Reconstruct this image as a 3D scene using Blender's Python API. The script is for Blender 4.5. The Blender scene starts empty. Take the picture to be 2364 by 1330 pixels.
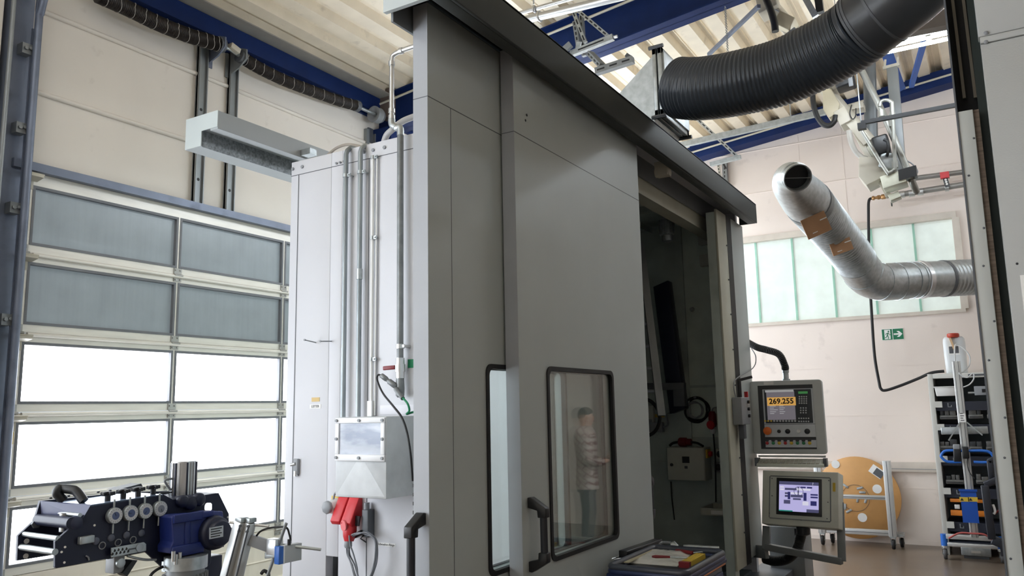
import bpy, bmesh, math, random
from mathutils import Vector, Matrix, Quaternion

# ------------------------------------------------------------------ camera, light, exposure
SC = bpy.context.scene
COL = SC.collection
V = Vector
IMG_W, IMG_H = 2364.0, 1330.0
FOC = 1839.98
YAW, PITCH, ROLL = math.radians(30.82615568), math.radians(8.63379766), math.radians(-1.14207563)
EYE = V((0, 0, 1.6))
_fw = V((-math.sin(YAW) * math.cos(PITCH), math.cos(YAW) * math.cos(PITCH), math.sin(PITCH)))
_r = V((math.cos(YAW), math.sin(YAW), 0))
_u = _r.cross(_fw)
_r2 = _r * math.cos(ROLL) + _u * math.sin(ROLL)
_u2 = -_r * math.sin(ROLL) + _u * math.cos(ROLL)
cam = bpy.data.cameras.new('camera')
cam.sensor_width = 36.0
cam.lens = FOC * 36.0 / IMG_W
cam.clip_start = 0.05
cam_ob = bpy.data.objects.new('camera', cam)
COL.objects.link(cam_ob)
cam_ob.matrix_world = Matrix(((_r2.x, _u2.x, -_fw.x, EYE.x), (_r2.y, _u2.y, -_fw.y, EYE.y), (_r2.z, _u2.z, -_fw.z, EYE.z), (0, 0, 0, 1)))
SC.camera = cam_ob

SC.view_settings.view_transform = 'Standard'
SC.view_settings.look = 'None'
SC.view_settings.gamma = 1.0
SC.view_settings.use_curve_mapping = False
SC.view_settings.exposure = 0.0
try:
    SC.cycles.max_bounces = 8
    SC.cycles.diffuse_bounces = 5
    SC.cycles.glossy_bounces = 4
    SC.cycles.transparent_max_bounces = 12
    SC.cycles.caustics_reflective = False
    SC.cycles.caustics_refractive = False
    SC.cycles.sample_clamp_indirect = 4.0
    SC.cycles.use_denoising = True
except Exception:
    pass

world = bpy.data.worlds.new('world')
SC.world = world
world.use_nodes = True
world.node_tree.nodes['Background'].inputs[0].default_value = (0.75, 0.86, 1.0, 1)
world.node_tree.nodes['Background'].inputs[1].default_value = 1.2

PANE_BRIGHT = 7.2      # daylight through the lower garage-door panes
PANE_SHADED = 0.17      # dimmer glow of the upper panes, shaded from outside
ADDED_PANE = 8.0        # glow of the added, unseen garage doors
FAR_WINDOW = 0.36
TUBE = 62.0            # fluorescent tubes


def at(x, y, X=None, Y=None, Z=None, D=None):
    """where the sight line through a photograph pixel meets a plane of the hall (or a distance)"""
    d = _r2 * ((x - 1182.0) / FOC) - _u2 * ((y - 665.0) / FOC) + _fw
    if D is not None:
        t = D
    elif X is not None:
        t = (X - EYE.x) / d.x
    elif Y is not None:
        t = (Y - EYE.y) / d.y
    else:
        t = (Z - EYE.z) / d.z
    return EYE + d * t


# ------------------------------------------------------------------ materials
def srgb(r, g, b):
    def f(c):
        c /= 255.0
        return c / 12.92 if c <= 0.04045 else ((c + 0.055) / 1.055) ** 2.4
    return (f(r), f(g), f(b))


MATS = {}


def mat(name, rgb, rough=0.5, metal=0.0, var=0.08, scale=6.0, bump=0.0, bscale=60.0, stretch=None, spec=0.5, dirt=None, dscale=3.0, damt=0.5, dlo=0.55, dhi=0.75):
    if name in MATS:
        return MATS[name]
    m = bpy.data.materials.new(name)
    m.use_nodes = True
    nt = m.node_tree
    bs = nt.nodes['Principled BSDF']
    c = srgb(*rgb)
    bs.inputs['Roughness'].default_value = rough
    bs.inputs['Metallic'].default_value = metal
    bs.inputs['Specular IOR Level'].default_value = spec
    tc = nt.nodes.new('ShaderNodeTexCoord')
    mp = nt.nodes.new('ShaderNodeMapping')
    nt.links.new(tc.outputs['Object'], mp.inputs[0])
    if stretch:
        mp.inputs['Scale'].default_value = stretch
    nz = nt.nodes.new('ShaderNodeTexNoise')
    nz.inputs['Scale'].default_value = scale
    nz.inputs['Detail'].default_value = 5
    nt.links.new(mp.outputs[0], nz.inputs['Vector'])
    rp = nt.nodes.new('ShaderNodeValToRGB')
    rp.color_ramp.elements[0].position = 0.3
    rp.color_ramp.elements[1].position = 0.7
    rp.color_ramp.elements[0].color = tuple(max(0, x * (1 - var)) for x in c) + (1,)
    rp.color_ramp.elements[1].color = tuple(min(1, x * (1 + var)) for x in c) + (1,)
    nt.links.new(nz.outputs[0], rp.inputs[0])
    out = rp.outputs[0]
    if dirt:
        n2 = nt.nodes.new('ShaderNodeTexNoise')
        n2.inputs['Scale'].default_value = dscale
        n2.inputs['Detail'].default_value = 8
        nt.links.new(mp.outputs[0], n2.inputs['Vector'])
        mr = nt.nodes.new('ShaderNodeMapRange')
        mr.inputs[1].default_value = dlo
        mr.inputs[2].default_value = dhi
        mr.inputs[4].default_value = damt
        nt.links.new(n2.outputs[0], mr.inputs[0])
        mx = nt.nodes.new('ShaderNodeMixRGB')
        mx.inputs[2].default_value = srgb(*dirt) + (1,)
        nt.links.new(mr.outputs[0], mx.inputs[0])
        nt.links.new(out, mx.inputs[1])
        out = mx.outputs[0]
    nt.links.new(out, bs.inputs['Base Color'])
    if bump:
        n3 = nt.nodes.new('ShaderNodeTexNoise')
        n3.inputs['Scale'].default_value = bscale
        nt.links.new(tc.outputs['Object'], n3.inputs['Vector'])
        bp = nt.nodes.new('ShaderNodeBump')
        bp.inputs['Strength'].default_value = bump
        bp.inputs['Distance'].default_value = 0.01
        nt.links.new(n3.outputs[0], bp.inputs['Height'])
        nt.links.new(bp.outputs[0], bs.inputs['Normal'])
    MATS[name] = m
    return m


def emis(name, rgb, strength, base=(200, 200, 200), var=0.0, stretch=(1, 1, 1), scale=3.0, rough=0.3):
    """a lit pane, tube or screen"""
    if name in MATS:
        return MATS[name]
    m = mat(name, base, rough)
    nt = m.node_tree
    bs = nt.nodes['Principled BSDF']
    c = srgb(*rgb)
    bs.inputs['Emission Strength'].default_value = strength
    bs.inputs['Emission Color'].default_value = c + (1,)
    if var:
        tc = nt.nodes.new('ShaderNodeTexCoord')
        mp = nt.nodes.new('ShaderNodeMapping')
        mp.inputs['Scale'].default_value = stretch
        nt.links.new(tc.outputs['Object'], mp.inputs[0])
        nz = nt.nodes.new('ShaderNodeTexNoise')
        nz.inputs['Scale'].default_value = scale
        nz.inputs['Detail'].default_value = 6
        nt.links.new(mp.outputs[0], nz.inputs['Vector'])
        rp = nt.nodes.new('ShaderNodeValToRGB')
        rp.color_ramp.elements[0].position = 0.35
        rp.color_ramp.elements[1].position = 0.65
        rp.color_ramp.elements[0].color = tuple(x * (1 - var) for x in c) + (1,)
        rp.color_ramp.elements[1].color = tuple(x * (1 + var) for x in c) + (1,)
        nt.links.new(nz.outputs[0], rp.inputs[0])
        nt.links.new(rp.outputs[0], bs.inputs['Emission Color'])
    return m


def glass_mat(name, tint=(0.965, 0.985, 0.978), refl=1.0):
    m = bpy.data.materials.new(name)
    m.use_nodes = True
    nt = m.node_tree
    nt.nodes.clear()
    o = nt.nodes.new('ShaderNodeOutputMaterial')
    t = nt.nodes.new('ShaderNodeBsdfTransparent')
    t.inputs[0].default_value = tint + (1,)
    g = nt.nodes.new('ShaderNodeBsdfGlossy')
    g.inputs['Roughness'].default_value = 0.01
    lw = nt.nodes.new('ShaderNodeLayerWeight')
    lw.inputs[0].default_value = 0.5
    pw = nt.nodes.new('ShaderNodeMath')
    pw.operation = 'POWER'
    pw.inputs[1].default_value = 4.0
    ma = nt.nodes.new('ShaderNodeMath')
    ma.operation = 'MULTIPLY_ADD'
    ma.inputs[1].default_value = 0.95
    ma.inputs[2].default_value = 0.05
    nt.links.new(lw.outputs['Facing'], pw.inputs[0])
    nt.links.new(pw.outputs[0], ma.inputs[0])
    mx = nt.nodes.new('ShaderNodeMixShader')
    nt.links.new(ma.outputs[0], mx.inputs[0])
    nt.links.new(t.outputs[0], mx.inputs[1])
    nt.links.new(g.outputs[0], mx.inputs[2])
    nt.links.new(mx.outputs[0], o.inputs[0])
    MATS[name] = m
    return m


M_booth = mat('booth_paint', (184, 192, 192), 0.42, var=0.03, scale=3, bump=0.02, bscale=250)
M_boothside = mat('booth_side_paint', (207, 208, 213), 0.45, var=0.03, scale=2)
M_fascia = mat('fascia_paint', (68, 71, 70), 0.6, var=0.04, spec=0.25)
M_wall = mat('white_wall', (226, 219, 210), 0.6, var=0.03, scale=2, dirt=(150, 135, 120), dscale=7, damt=0.25, dlo=0.66, dhi=0.8)
M_farwall = mat('far_wall_paint', (233, 221, 212), 0.65, var=0.03, scale=1.5, dirt=(150, 138, 128), dscale=5, damt=0.3, dlo=0.64, dhi=0.8)
M_deck = mat('roof_deck', (236, 224, 202), 0.5, var=0.07, scale=4, dirt=(120, 105, 85), dscale=6, damt=0.4, dlo=0.62, dhi=0.8)
M_floor = mat('floor_coating', (108, 95, 82), 0.28, var=0.1, scale=2.5, dirt=(85, 78, 72), dscale=1.5, damt=0.5)
M_blue = mat('blue_steel', (16, 38, 86), 0.6, var=0.12, spec=0.2)
M_galv = mat('galvanised_steel', (176, 182, 184), 0.38, 0.75, var=0.16, scale=25)
M_galvd = mat('speckled_zinc', (128, 132, 134), 0.45, 0.6, var=0.4, scale=70)
M_alu = mat('aluminium', (214, 216, 218), 0.3, 0.85, var=0.04)
M_chrome = mat('polished_steel', (205, 206, 206), 0.36, 1.0, var=0.02)
M_steelblue = mat('blue_grey_steel', (112, 120, 138), 0.45, 0.3, var=0.12, dirt=(60, 66, 84), dscale=5, damt=0.6)
M_post = mat('stained_zinc', (138, 142, 144), 0.45, 0.4, var=0.15, dirt=(70, 72, 76), dscale=6, damt=0.6, stretch=(1, 1, 0.2))
M_black = mat('black_plastic', (24, 25, 28), 0.4, var=0.1)
M_rubber = mat('black_rubber', (18, 18, 20), 0.6, var=0.1)
M_duct = mat('black_duct_plastic', (54, 60, 68), 0.3, var=0.08, scale=12)
M_cream = mat('cream_paint', (198, 192, 177), 0.45, var=0.05)
M_doorframe = mat('door_frame_alu', (240, 235, 226), 0.4, 0.15, var=0.06, scale=10, stretch=(1, 0.4, 3))
M_gasket = mat('grey_gasket', (120, 122, 128), 0.6)
M_white = mat('white_plastic', (232, 232, 230), 0.4, var=0.02)
M_grey = mat('grey_plastic', (140, 143, 147), 0.45)
M_dgrey = mat('dark_grey_plastic', (84, 87, 92), 0.45)
M_red = mat('red_plastic', (196, 40, 48), 0.4, var=0.05)
M_dred = mat('dark_red_plastic', (120, 22, 30), 0.4)
M_pink = mat('pale_red_cap', (222, 104, 108), 0.4)
M_spring = mat('oiled_spring_steel', (50, 46, 45), 0.42, 0.45, var=0.25, scale=40)
M_green = mat('green_plastic', (16, 128, 84), 0.5)
M_dgreen = mat('dark_green', (10, 26, 22), 0.6)
M_yellow = mat('yellow_sticker', (214, 182, 62), 0.5, var=0.03)
M_orange = mat('orange_paint', (222, 130, 40), 0.5)
M_paper = mat('paper_label', (240, 240, 238), 0.6, var=0.02)
M_ink = mat('black_ink', (25, 25, 28), 0.6, var=0.0)
M_card = mat('cardboard', (172, 132, 98), 0.8, var=0.08, scale=9)
M_wood = mat('disc_board', (205, 155, 96), 0.5, var=0.08, scale=4, dirt=(160, 110, 60), dscale=3, damt=0.5)
M_straight = mat('dark_blue_coating', (24, 28, 50), 0.42, var=0.1, spec=0.4)
M_gear = mat('gearbox_blue', (22, 38, 104), 0.45, var=0.1)
M_inner = mat('booth_inner_sheet', (186, 196, 190), 0.5, 0.2, var=0.12, scale=4, dirt=(100, 110, 106), dscale=2.5, damt=0.6)
M_innerdark = mat('booth_inner_dark', (84, 94, 98), 0.5, 0.1, var=0.15)
M_post_c = mat('cream_post', (182, 182, 166), 0.45, var=0.06)
M_cabgrey = mat('cabinet_grey', (196, 198, 188), 0.45, var=0.03)
M_panelgrey = mat('panel_grey', (198, 202, 202), 0.42, var=0.03)
M_framegrey = mat('panel_frame_grey', (120, 124, 126), 0.45)
M_toolblue = mat('trolley_blue', (34, 48, 92), 0.35)
M_brightblue = mat('bright_blue_paint', (36, 104, 196), 0.4)
M_signblue = mat('blue_sheet', (24, 78, 170), 0.45)
M_machine = mat('machine_panel_paint', (168, 169, 167), 0.33, var=0.03, bump=0.06, bscale=160)
M_brush = mat('brush_bristles', (96, 82, 70), 0.8, var=0.35, scale=8, stretch=(1, 1, 18))
M_glass = glass_mat('door_glass')
M_film = mat('clear_bag_film', (226, 224, 216), 0.12, var=0.05, bump=0.6, bscale=18)


# ------------------------------------------------------------------ mesh builder
class MB:
    def __init__(s):
        s.v = []
        s.f = []

    def add(s, vs, fs):
        n = len(s.v)
        s.v += [V(p) for p in vs]
        s.f += [tuple(i + n for i in q) for q in fs]
        return s

    def box(s, x0, x1, y0, y1, z0, z1):
        vs = [(x, y, z) for x in (min(x0, x1), max(x0, x1)) for y in (min(y0, y1), max(y0, y1)) for z in (min(z0, z1), max(z0, z1))]
        return s.add(vs, [(0, 1, 3, 2), (4, 6, 7, 5), (0, 4, 5, 1), (2, 3, 7, 6), (0, 2, 6, 4), (1, 5, 7, 3)])

    def obox(s, c, ex, ey, ez):
        """box about centre c with half-edge vectors ex, ey, ez"""
        c, ex, ey, ez = V(c), V(ex), V(ey), V(ez)
        if ex.cross(ey).dot(ez) < 0:
            ez = -ez
        vs = [c + ex * a + ey * b + ez * d for a in (-1, 1) for b in (-1, 1) for d in (-1, 1)]
        return s.add(vs, [(0, 1, 3, 2), (4, 6, 7, 5), (0, 4, 5, 1), (2, 3, 7, 6), (0, 2, 6, 4), (1, 5, 7, 3)])

    def bar(s, p, q, w, h, up=(0, 0, 1)):
        p, q, up = V(p), V(q), V(up)
        d = (q - p)
        dn = d.normalized()
        a = dn.cross(up)
        if a.length < 1e-5:
            a = dn.cross(V((1, 0, 0)))
        a.normalize()
        b = a.cross(dn)
        return s.obox((p + q) / 2, d / 2, a * w / 2, b * h / 2)

    def cyl(s, p, q, r, n=16, r2=None, caps=True):
        return s.tube([p, q], r if r2 is None else [r, r2], n, caps)

    def tube(s, pts, r, n=10, caps=True, closed=False):
        pts = [V(p) for p in pts]
        m = len(pts)
        rs = r if isinstance(r, (list, tuple)) else [r] * m
        t = []
        for i in range(m):
            if closed:
                d = pts[(i + 1) % m] - pts[i - 1]
            else:
                d = pts[min(i + 1, m - 1)] - pts[max(i - 1, 0)]
            if d.length < 1e-9:
                d = V((0, 0, 1))
            t.append(d.normalized())
        a = t[0].cross(V((0, 0, 1)))
        if a.length < 1e-3:
            a = t[0].cross(V((0, 1, 0)))
        a.normalize()
        vs = []
        for i in range(m):
            if i:
                a = a - t[i] * a.dot(t[i])
                if a.length < 1e-6:
                    a = t[i].cross(V((0, 1, 0.1)))
                a.normalize()
            b = t[i].cross(a)
            for k in range(n):
                w = 2 * math.pi * k / n
                vs.append(pts[i] + (a * math.cos(w) + b * math.sin(w)) * rs[i])
        fs = []
        for i in range(m if closed else m - 1):
            j = (i + 1) % m
            for k in range(n):
                l = (k + 1) % n
                fs.append((i * n + k, i * n + l, j * n + l, j * n + k))
        if caps and not closed:
            fs.append(tuple(reversed(range(n))))
            fs.append(tuple((m - 1) * n + k for k in range(n)))
        return s.add(vs, fs)

    def prism(s, poly, vec):
        poly = [V(p) for p in poly]
        vec = V(vec)
        n = len(poly)
        nrm = V((0, 0, 0))
        for i in range(n):
            nrm += poly[i].cross(poly[(i + 1) % n])
        if nrm.dot(vec) > 0:
            poly = poly[::-1]
        vs = poly + [p + vec for p in poly]
        fs = [tuple(range(n)), tuple(reversed(range(n, 2 * n)))]
        fs += [(i, i + n, (i + 1) % n + n, (i + 1) % n) for i in range(n)]
        return s.add(vs, fs)

    def lathe(s, o, d, prof, n=20, caps=True):
        """prof: list of (radius, distance along d)"""
        o, d = V(o), V(d).normalized()
        a = d.cross(V((0, 0, 1)))
        if a.length < 1e-3:
            a = d.cross(V((0, 1, 0)))
        a.normalize()
        b = d.cross(a)
        vs = []
        for r, h in prof:
            for k in range(n):
                w = 2 * math.pi * k / n
                vs.append(o + d * h + (a * math.cos(w) + b * math.sin(w)) * r)
        fs = []
        for i in range(len(prof) - 1):
            for k in range(n):
                l = (k + 1) % n
                fs.append((i * n + k, i * n + l, (i + 1) * n + l, (i + 1) * n + k))
        if caps:
            fs.append(tuple(reversed(range(n))))
            fs.append(tuple((len(prof) - 1) * n + k for k in range(n)))
        return s.add(vs, fs)

    def quad(s, a, b, c, d):
        return s.add([a, b, c, d], [(0, 1, 2, 3)])

    def build(s, name, m, parent=None, bevel=0.0, seg=2, smooth=50):
        off = V((0, 0, 0))
        p = parent
        while p is not None:
            off += p.location
            p = p.parent
        me = bpy.data.meshes.new(name)
        me.from_pydata([tuple(q - off) for q in s.v], [], s.f)
        bm = bmesh.new()
        bm.from_mesh(me)
        bmesh.ops.recalc_face_normals(bm, faces=bm.faces)
        if bevel:
            es = [e for e in bm.edges if len(e.link_faces) == 2 and e.calc_face_angle(0) > 0.6]
            bmesh.ops.bevel(bm, geom=es, offset=bevel, segments=seg, profile=0.5, affect='EDGES', clamp_overlap=True)
        bm.to_mesh(me)
        bm.free()
        if smooth:
            me.polygons.foreach_set('use_smooth', [True] * len(me.polygons))
            try:
                me.set_sharp_from_angle(angle=math.radians(smooth))
            except Exception:
                pass
        me.materials.append(m)
        o = bpy.data.objects.new(name, me)
        COL.objects.link(o)
        if parent is not None:
            o.parent = parent
        return o


def tag(o, label=None, cat=None, group=None, kind=None):
    if label:
        o['label'] = label
    if cat:
        o['category'] = cat
    if group:
        o['group'] = group
    if kind:
        o['kind'] = kind
    return o


def thing(name, loc, label, cat, group=None, kind=None):
    o = bpy.data.objects.new(name, None)
    o.empty_display_size = 0.1
    COL.objects.link(o)
    o.location = V(loc)
    return tag(o, label, cat, group, kind)


def copy_tree(o, parent=None):
    c = o.copy()
    COL.objects.link(c)
    if parent is not None:
        c.parent = parent
    for ch in list(o.children):
        copy_tree(ch, c)
    return c


def B(x0, x1, y0, y1, z0, z1):
    return MB().box(x0, x1, y0, y1, z0, z1)


def spline(pts, n=8, closed=False):
    """Catmull-Rom through the points"""
    pts = [V(p) for p in pts]
    m = len(pts)
    out = []
    for i in range(m if closed else m - 1):
        if closed:
            p0, p1, p2, p3 = pts[i - 1], pts[i], pts[(i + 1) % m], pts[(i + 2) % m]
        else:
            p0, p1, p2, p3 = pts[max(i - 1, 0)], pts[i], pts[i + 1], pts[min(i + 2, m - 1)]
        for k in range(n):
            t = k / n
            out.append(0.5 * ((2 * p1) + (p2 - p0) * t + (2 * p0 - 5 * p1 + 4 * p2 - p3) * t * t + (3 * p1 - p0 - 3 * p2 + p3) * t ** 3))
    if not closed:
        out.append(pts[-1])
    return out


def text(name, body, size, centre, right, up, m, parent=None, depth=0.0005, align='CENTER', bold=0.0):
    cu = bpy.data.curves.new(name, 'FONT')
    cu.body = body
    cu.size = size
    cu.extrude = depth
    cu.offset = bold
    cu.align_x = align
    cu.align_y = 'CENTER'
    cu.resolution_u = 2
    tmp = bpy.data.objects.new(name, cu)
    COL.objects.link(tmp)
    bpy.context.view_layer.update()
    me = bpy.data.meshes.new_from_object(tmp.evaluated_get(bpy.context.evaluated_depsgraph_get()))
    bpy.data.objects.remove(tmp)
    bpy.data.curves.remove(cu)
    r, u = V(right).normalized(), V(up).normalized()
    u = (u - r * u.dot(r)).normalized()
    w = r.cross(u)
    off = V((0, 0, 0))
    p = parent
    while p is not None:
        off += p.location
        p = p.parent
    c = V(centre) - off
    for v in me.vertices:
        q = v.co
        v.co = c + r * q.x + u * q.y + w * q.z
    me.materials.clear()
    me.materials.append(m)
    me.name = name
    o = bpy.data.objects.new(name, me)
    COL.objects.link(o)
    if parent is not None:
        o.parent = parent
    return o


XAX, YAX, ZAX = V((1, 0, 0)), V((0, 1, 0)), V((0, 0, 1))


def roofz(x):
    return 5.39 + 0.115 * x

# ------------------------------------------------------------------ the hall
XG, YF = -5.2, 10.3
floor = tag(B(-5.4, 8.2, -6.2, 10.5, -0.1, 0).build('floor', M_floor), 'grey brown coated workshop floor', 'floor', kind='structure')

# roof deck: trapezoidal sheet, ribs along the hall
mb = MB()
x = -5.4
prof = []
while x < 8.3:
    z = roofz(x)
    prof += [(x, z), (x + 0.095, z + 0.011), (x + 0.118, z + 0.093), (x + 0.145, z + 0.096), (x + 0.15, z + 0.09), (x + 0.165, z + 0.09), (x + 0.17, z + 0.099), (x + 0.217, z + 0.105), (x + 0.24, z + 0.027)]
    x += 0.2635
vs, fs = [], []
for (a, z) in prof:
    vs += [(a, -6.2, z), (a, 10.5, z), (a, -6.2, z + 0.012), (a, 10.5, z + 0.012)]
for i in range(len(prof) - 1):
    k = i * 4
    fs += [(k, k + 1, k + 5, k + 4), (k + 2, k + 6, k + 7, k + 3)]
mb.add(vs, fs)
ceiling = tag(mb.build('ceiling', M_deck, smooth=20), 'cream trapezoidal metal roof deck', 'ceiling', kind='structure')

# left wall with the opening of the garage door (Y 2.62-6.0) and the added unseen doors
DY0, DY1, DZ1 = 2.63, 6.02, 3.18
mb = MB()
mb.box(XG - 0.2, XG, DY0, DY1, DZ1, 4.9)
mb.box(XG - 0.2, XG, DY1, 6.6, 0, 4.9)
mb.box(XG - 0.2, XG, 6.6, 10.0, 3.6, 4.9)
mb.box(XG - 0.2, XG, 10.0, YF + 0.2, 0, 4.9)
mb.box(XG - 0.2, XG, 1.9, DY0, 0, 4.9)
mb.box(XG - 0.2, XG, -6.2, 1.9, 3.6, 4.9)
mb.box(XG - 0.2, XG, -2.15, -1.75, 0, 3.6)
mb.box(XG - 0.2, XG, -6.2, -5.8, 0, 3.6)
for z in (3.715, 4.28):
    mb.tube([(XG + 0.008, 2.64, z), (XG + 0.008, YF, z)], 0.017, 10)
wall_left = tag(mb.build('wall_left', M_wall), 'white panel wall above the garage door', 'wall', kind='structure')

# far wall with window opening
WX0, WX1, WZ0, WZ1 = -4.6, -0.19, 2.61, 3.715
mb = MB()
mb.box(-5.4, WX0, YF, YF + 0.2, 0, 6.4)
mb.box(WX1, 8.2, YF, YF + 0.2, 0, 6.4)
mb.box(WX0, WX1, YF, YF + 0.2, 0, WZ0)
mb.box(WX0, WX1, YF, YF + 0.2, WZ1, 6.4)
for z in (4.885, 4.315):
    mb.tube([(-5.4, YF, z), (8.2, YF, z)], 0.009, 6)
for z in (2.015, 1.443, 0.62):
    mb.box(-5.4, 8.2, YF - 0.003, YF, z - 0.004, z + 0.004)
mb.box(-5.4, 8.2, YF - 0.004, YF, 0.0, 0.05)
mb.box(-0.19, 8.2, YF - 0.02, YF, 3.93, 4.02)
mb.box(-0.19, 8.2, YF - 0.02, YF, 4.10, 4.14)
for px in (1840, 1941):
    xx = at(px, 300, Y=YF).x
    mb.box(xx - 0.003, xx + 0.003, YF - 0.003, YF, 3.75, 5.2)
wall_far = tag(mb.build('wall_far', M_farwall), 'pale painted end wall with ribbon window', 'wall', kind='structure')
wall_right = tag(B(8.0, 8.2, -6.2, 10.5, 0, 6.4).build('wall_right', M_farwall), 'pale side wall across the hall', 'wall', kind='structure')
wall_back = tag(B(-5.4, 8.2, -6.2, -6.0, 0, 6.4).build('wall_back', M_wall), 'white wall behind the viewer', 'wall', kind='structure')

# ribbon window of profiled glass
win = thing('window_1', ((WX0 + WX1) / 2, YF, WZ0), 'greenish ribbon window of upright profiled glass', 'window', kind='structure')
mb = MB()
mb.box(WX0, WX1, YF - 0.03, YF + 0.12, WZ1 - 0.045, WZ1 + 0.03)
mb.box(WX0, WX1, YF - 0.03, YF + 0.12, WZ0 - 0.03, WZ0 + 0.01)
mb.box(WX1 - 0.045, WX1 + 0.03, YF - 0.03, YF + 0.12, WZ0 + 0.01, WZ1 - 0.045)
mb.build('window_frame', mat('window_frame_paint', (205, 196, 184), 0.5), win)
M_prof = emis('profiled_glass', (240, 240, 232), FAR_WINDOW, (190, 205, 200), var=0.10, stretch=(2, 1, 0.6), scale=1.5)
B(WX0, WX1, YF + 0.05, YF + 0.06, WZ0, WZ1).build('glazing', M_prof, win)
mb = MB()
for px in (1755, 1840.5, 1932, 2027.5, 2128):
    xx = at(px, 730, Y=YF + 0.04).x
    mb.box(xx - 0.012, xx + 0.012, YF + 0.035, YF + 0.055, WZ0, WZ1)
mb.build('glass_joint', mat('green_glass_edge', (150, 196, 176), 0.3), win)

# ------------------------------------------------------------------ garage doors
M_brightpane = emis('bright_pane', (244, 249, 255), PANE_BRIGHT, (200, 200, 200))
M_shadedpane = emis('shaded_pane', (186, 200, 208), PANE_SHADED, (132, 140, 145), var=0.10, stretch=(1, 14, 0.7), scale=2.2, rough=0.35)  # outside shade put into the glow and grey of the upper panes
M_addedpane = emis('added_door_pane', (238, 246, 255), ADDED_PANE, (200, 200, 200))
SEAM = [DZ1, 2.650, 2.138, 1.638, 1.124, 0.655]
MUL = [3.80, 4.855, 5.92]
door = thing('door_1', (XG, (DY0 + DY1) / 2, 0), 'large sectional garage door with bright lower and shaded upper frosted panes', 'garage door', kind='structure')
xf0, xf1 = XG - 0.06, XG - 0.012
for i in range(5):
    zt, zb = SEAM[i], SEAM[i + 1]
    top = 0.085 if i == 0 else 0.058
    bot = 0.052
    mb = MB()
    mb.box(xf0, xf1, DY0, DY1, zt - top, zt - 0.004)
    mb.box(xf0, xf1, DY0, DY1, zb + 0.004, zb + bot)
    mb.box(xf0, xf1, DY0, DY0 + 0.078, zb + bot, zt - top)
    for my in MUL:
        mb.box(xf0, xf1, my - 0.008, my + 0.008, zb + bot, zt - top)
    mb.box(xf0, xf1, 5.99, DY1, zb + bot, zt - top)
    sec = mb.build('door_section', M_doorframe, door)
    ys = [DY0 + 0.078] + MUL + [5.99]
    for j in range(3):
        a, b = ys[j] + (0 if j == 0 else 0.008), ys[j + 1] - 0.008
        g = MB()
        for (ya, yb, za, zc) in ((a, b, zt - top - 0.018, zt - top), (a, b, zb + bot, zb + bot + 0.018), (a, a + 0.016, zb + bot + 0.018, zt - top - 0.018), (b - 0.016, b, zb + bot + 0.018, zt - top - 0.018)):
            g.box(xf0 + 0.01, xf1 + 0.004, ya, yb, za, zc)
        g.build('gasket', M_gasket, sec)
        B(xf0 + 0.015, xf0 + 0.022, a + 0.012, b - 0.012, zb + bot + 0.012, zt - top - 0.012).build('pane', M_shadedpane if i < 2 else M_brightpane, sec)
for i in range(1, 5):
    z = SEAM[i]
    mb = MB()
    mb.tube([(XG - 0.002, DY0 + 0.1, z - 0.012), (XG - 0.002, DY1, z - 0.012)], 0.014, 10)
    mb.box(XG - 0.02, XG - 0.008, DY0 + 0.02, DY1, z - 0.002, z + 0.002)
    mb.build('rail', M_doorframe, door)
mb = MB()
mb.box(xf0, xf1, DY0, DY1, 0.0, 0.655)
for z in (0.11, 0.27, 0.42, 0.55):
    mb.tube([(XG - 0.012, DY0, z), (XG - 0.012, DY1, z)], 0.008, 6)
mb.build('bottom_section', mat('door_sandwich', (246, 238, 224), 0.6, var=0.03, dirt=(190, 182, 166), dscale=4, damt=0.5, stretch=(1, 1, 0.2)), door)
M_hinge = mat('hinge_steel', (170, 168, 164), 0.4, 0.5)
for i in range(1, 6):
    z = SEAM[i]
    for my in [DY0 + 0.04] + MUL[:2]:
        mb = MB()
        mb.box(XG - 0.012, XG - 0.004, my - 0.032, my + 0.032, z + 0.006, z + 0.05)
        mb.box(XG - 0.012, XG - 0.004, my - 0.032, my + 0.032, z - 0.05, z - 0.012)
        mb.cyl((XG + 0.006, my - 0.035, z - 0.004), (XG + 0.006, my + 0.035, z - 0.004), 0.009, 10)
        for dy in (-0.02, 0.02):
            for dz in (0.035, -0.036):
                mb.cyl((XG - 0.006, my + dy, z + dz), (XG + 0.004, my + dy, z + dz), 0.006, 8)
        mb.build('hinge', M_hinge, door)
for i in range(0, 5):
    z = SEAM[i] - 0.03
    mb = MB()
    mb.prism([(XG - 0.01, DY0 + 0.0, z - 0.03), (XG + 0.07, DY0 + 0.0, z - 0.015), (XG + 0.07, DY0 + 0.0, z - 0.0), (XG - 0.01, DY0 + 0.0, z)], (0, 0.10, 0))
    mb.box(XG - 0.012, XG - 0.004, DY0 + 0.0, DY0 + 0.075, z - 0.085, z - 0.03)
    mb.cyl((XG + 0.05, DY0 - 0.02, z + 0.006), (XG + 0.05, DY0 + 0.11, z + 0.006), 0.008, 8)
    mb.build('roller_bracket', M_cream, door)

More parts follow.
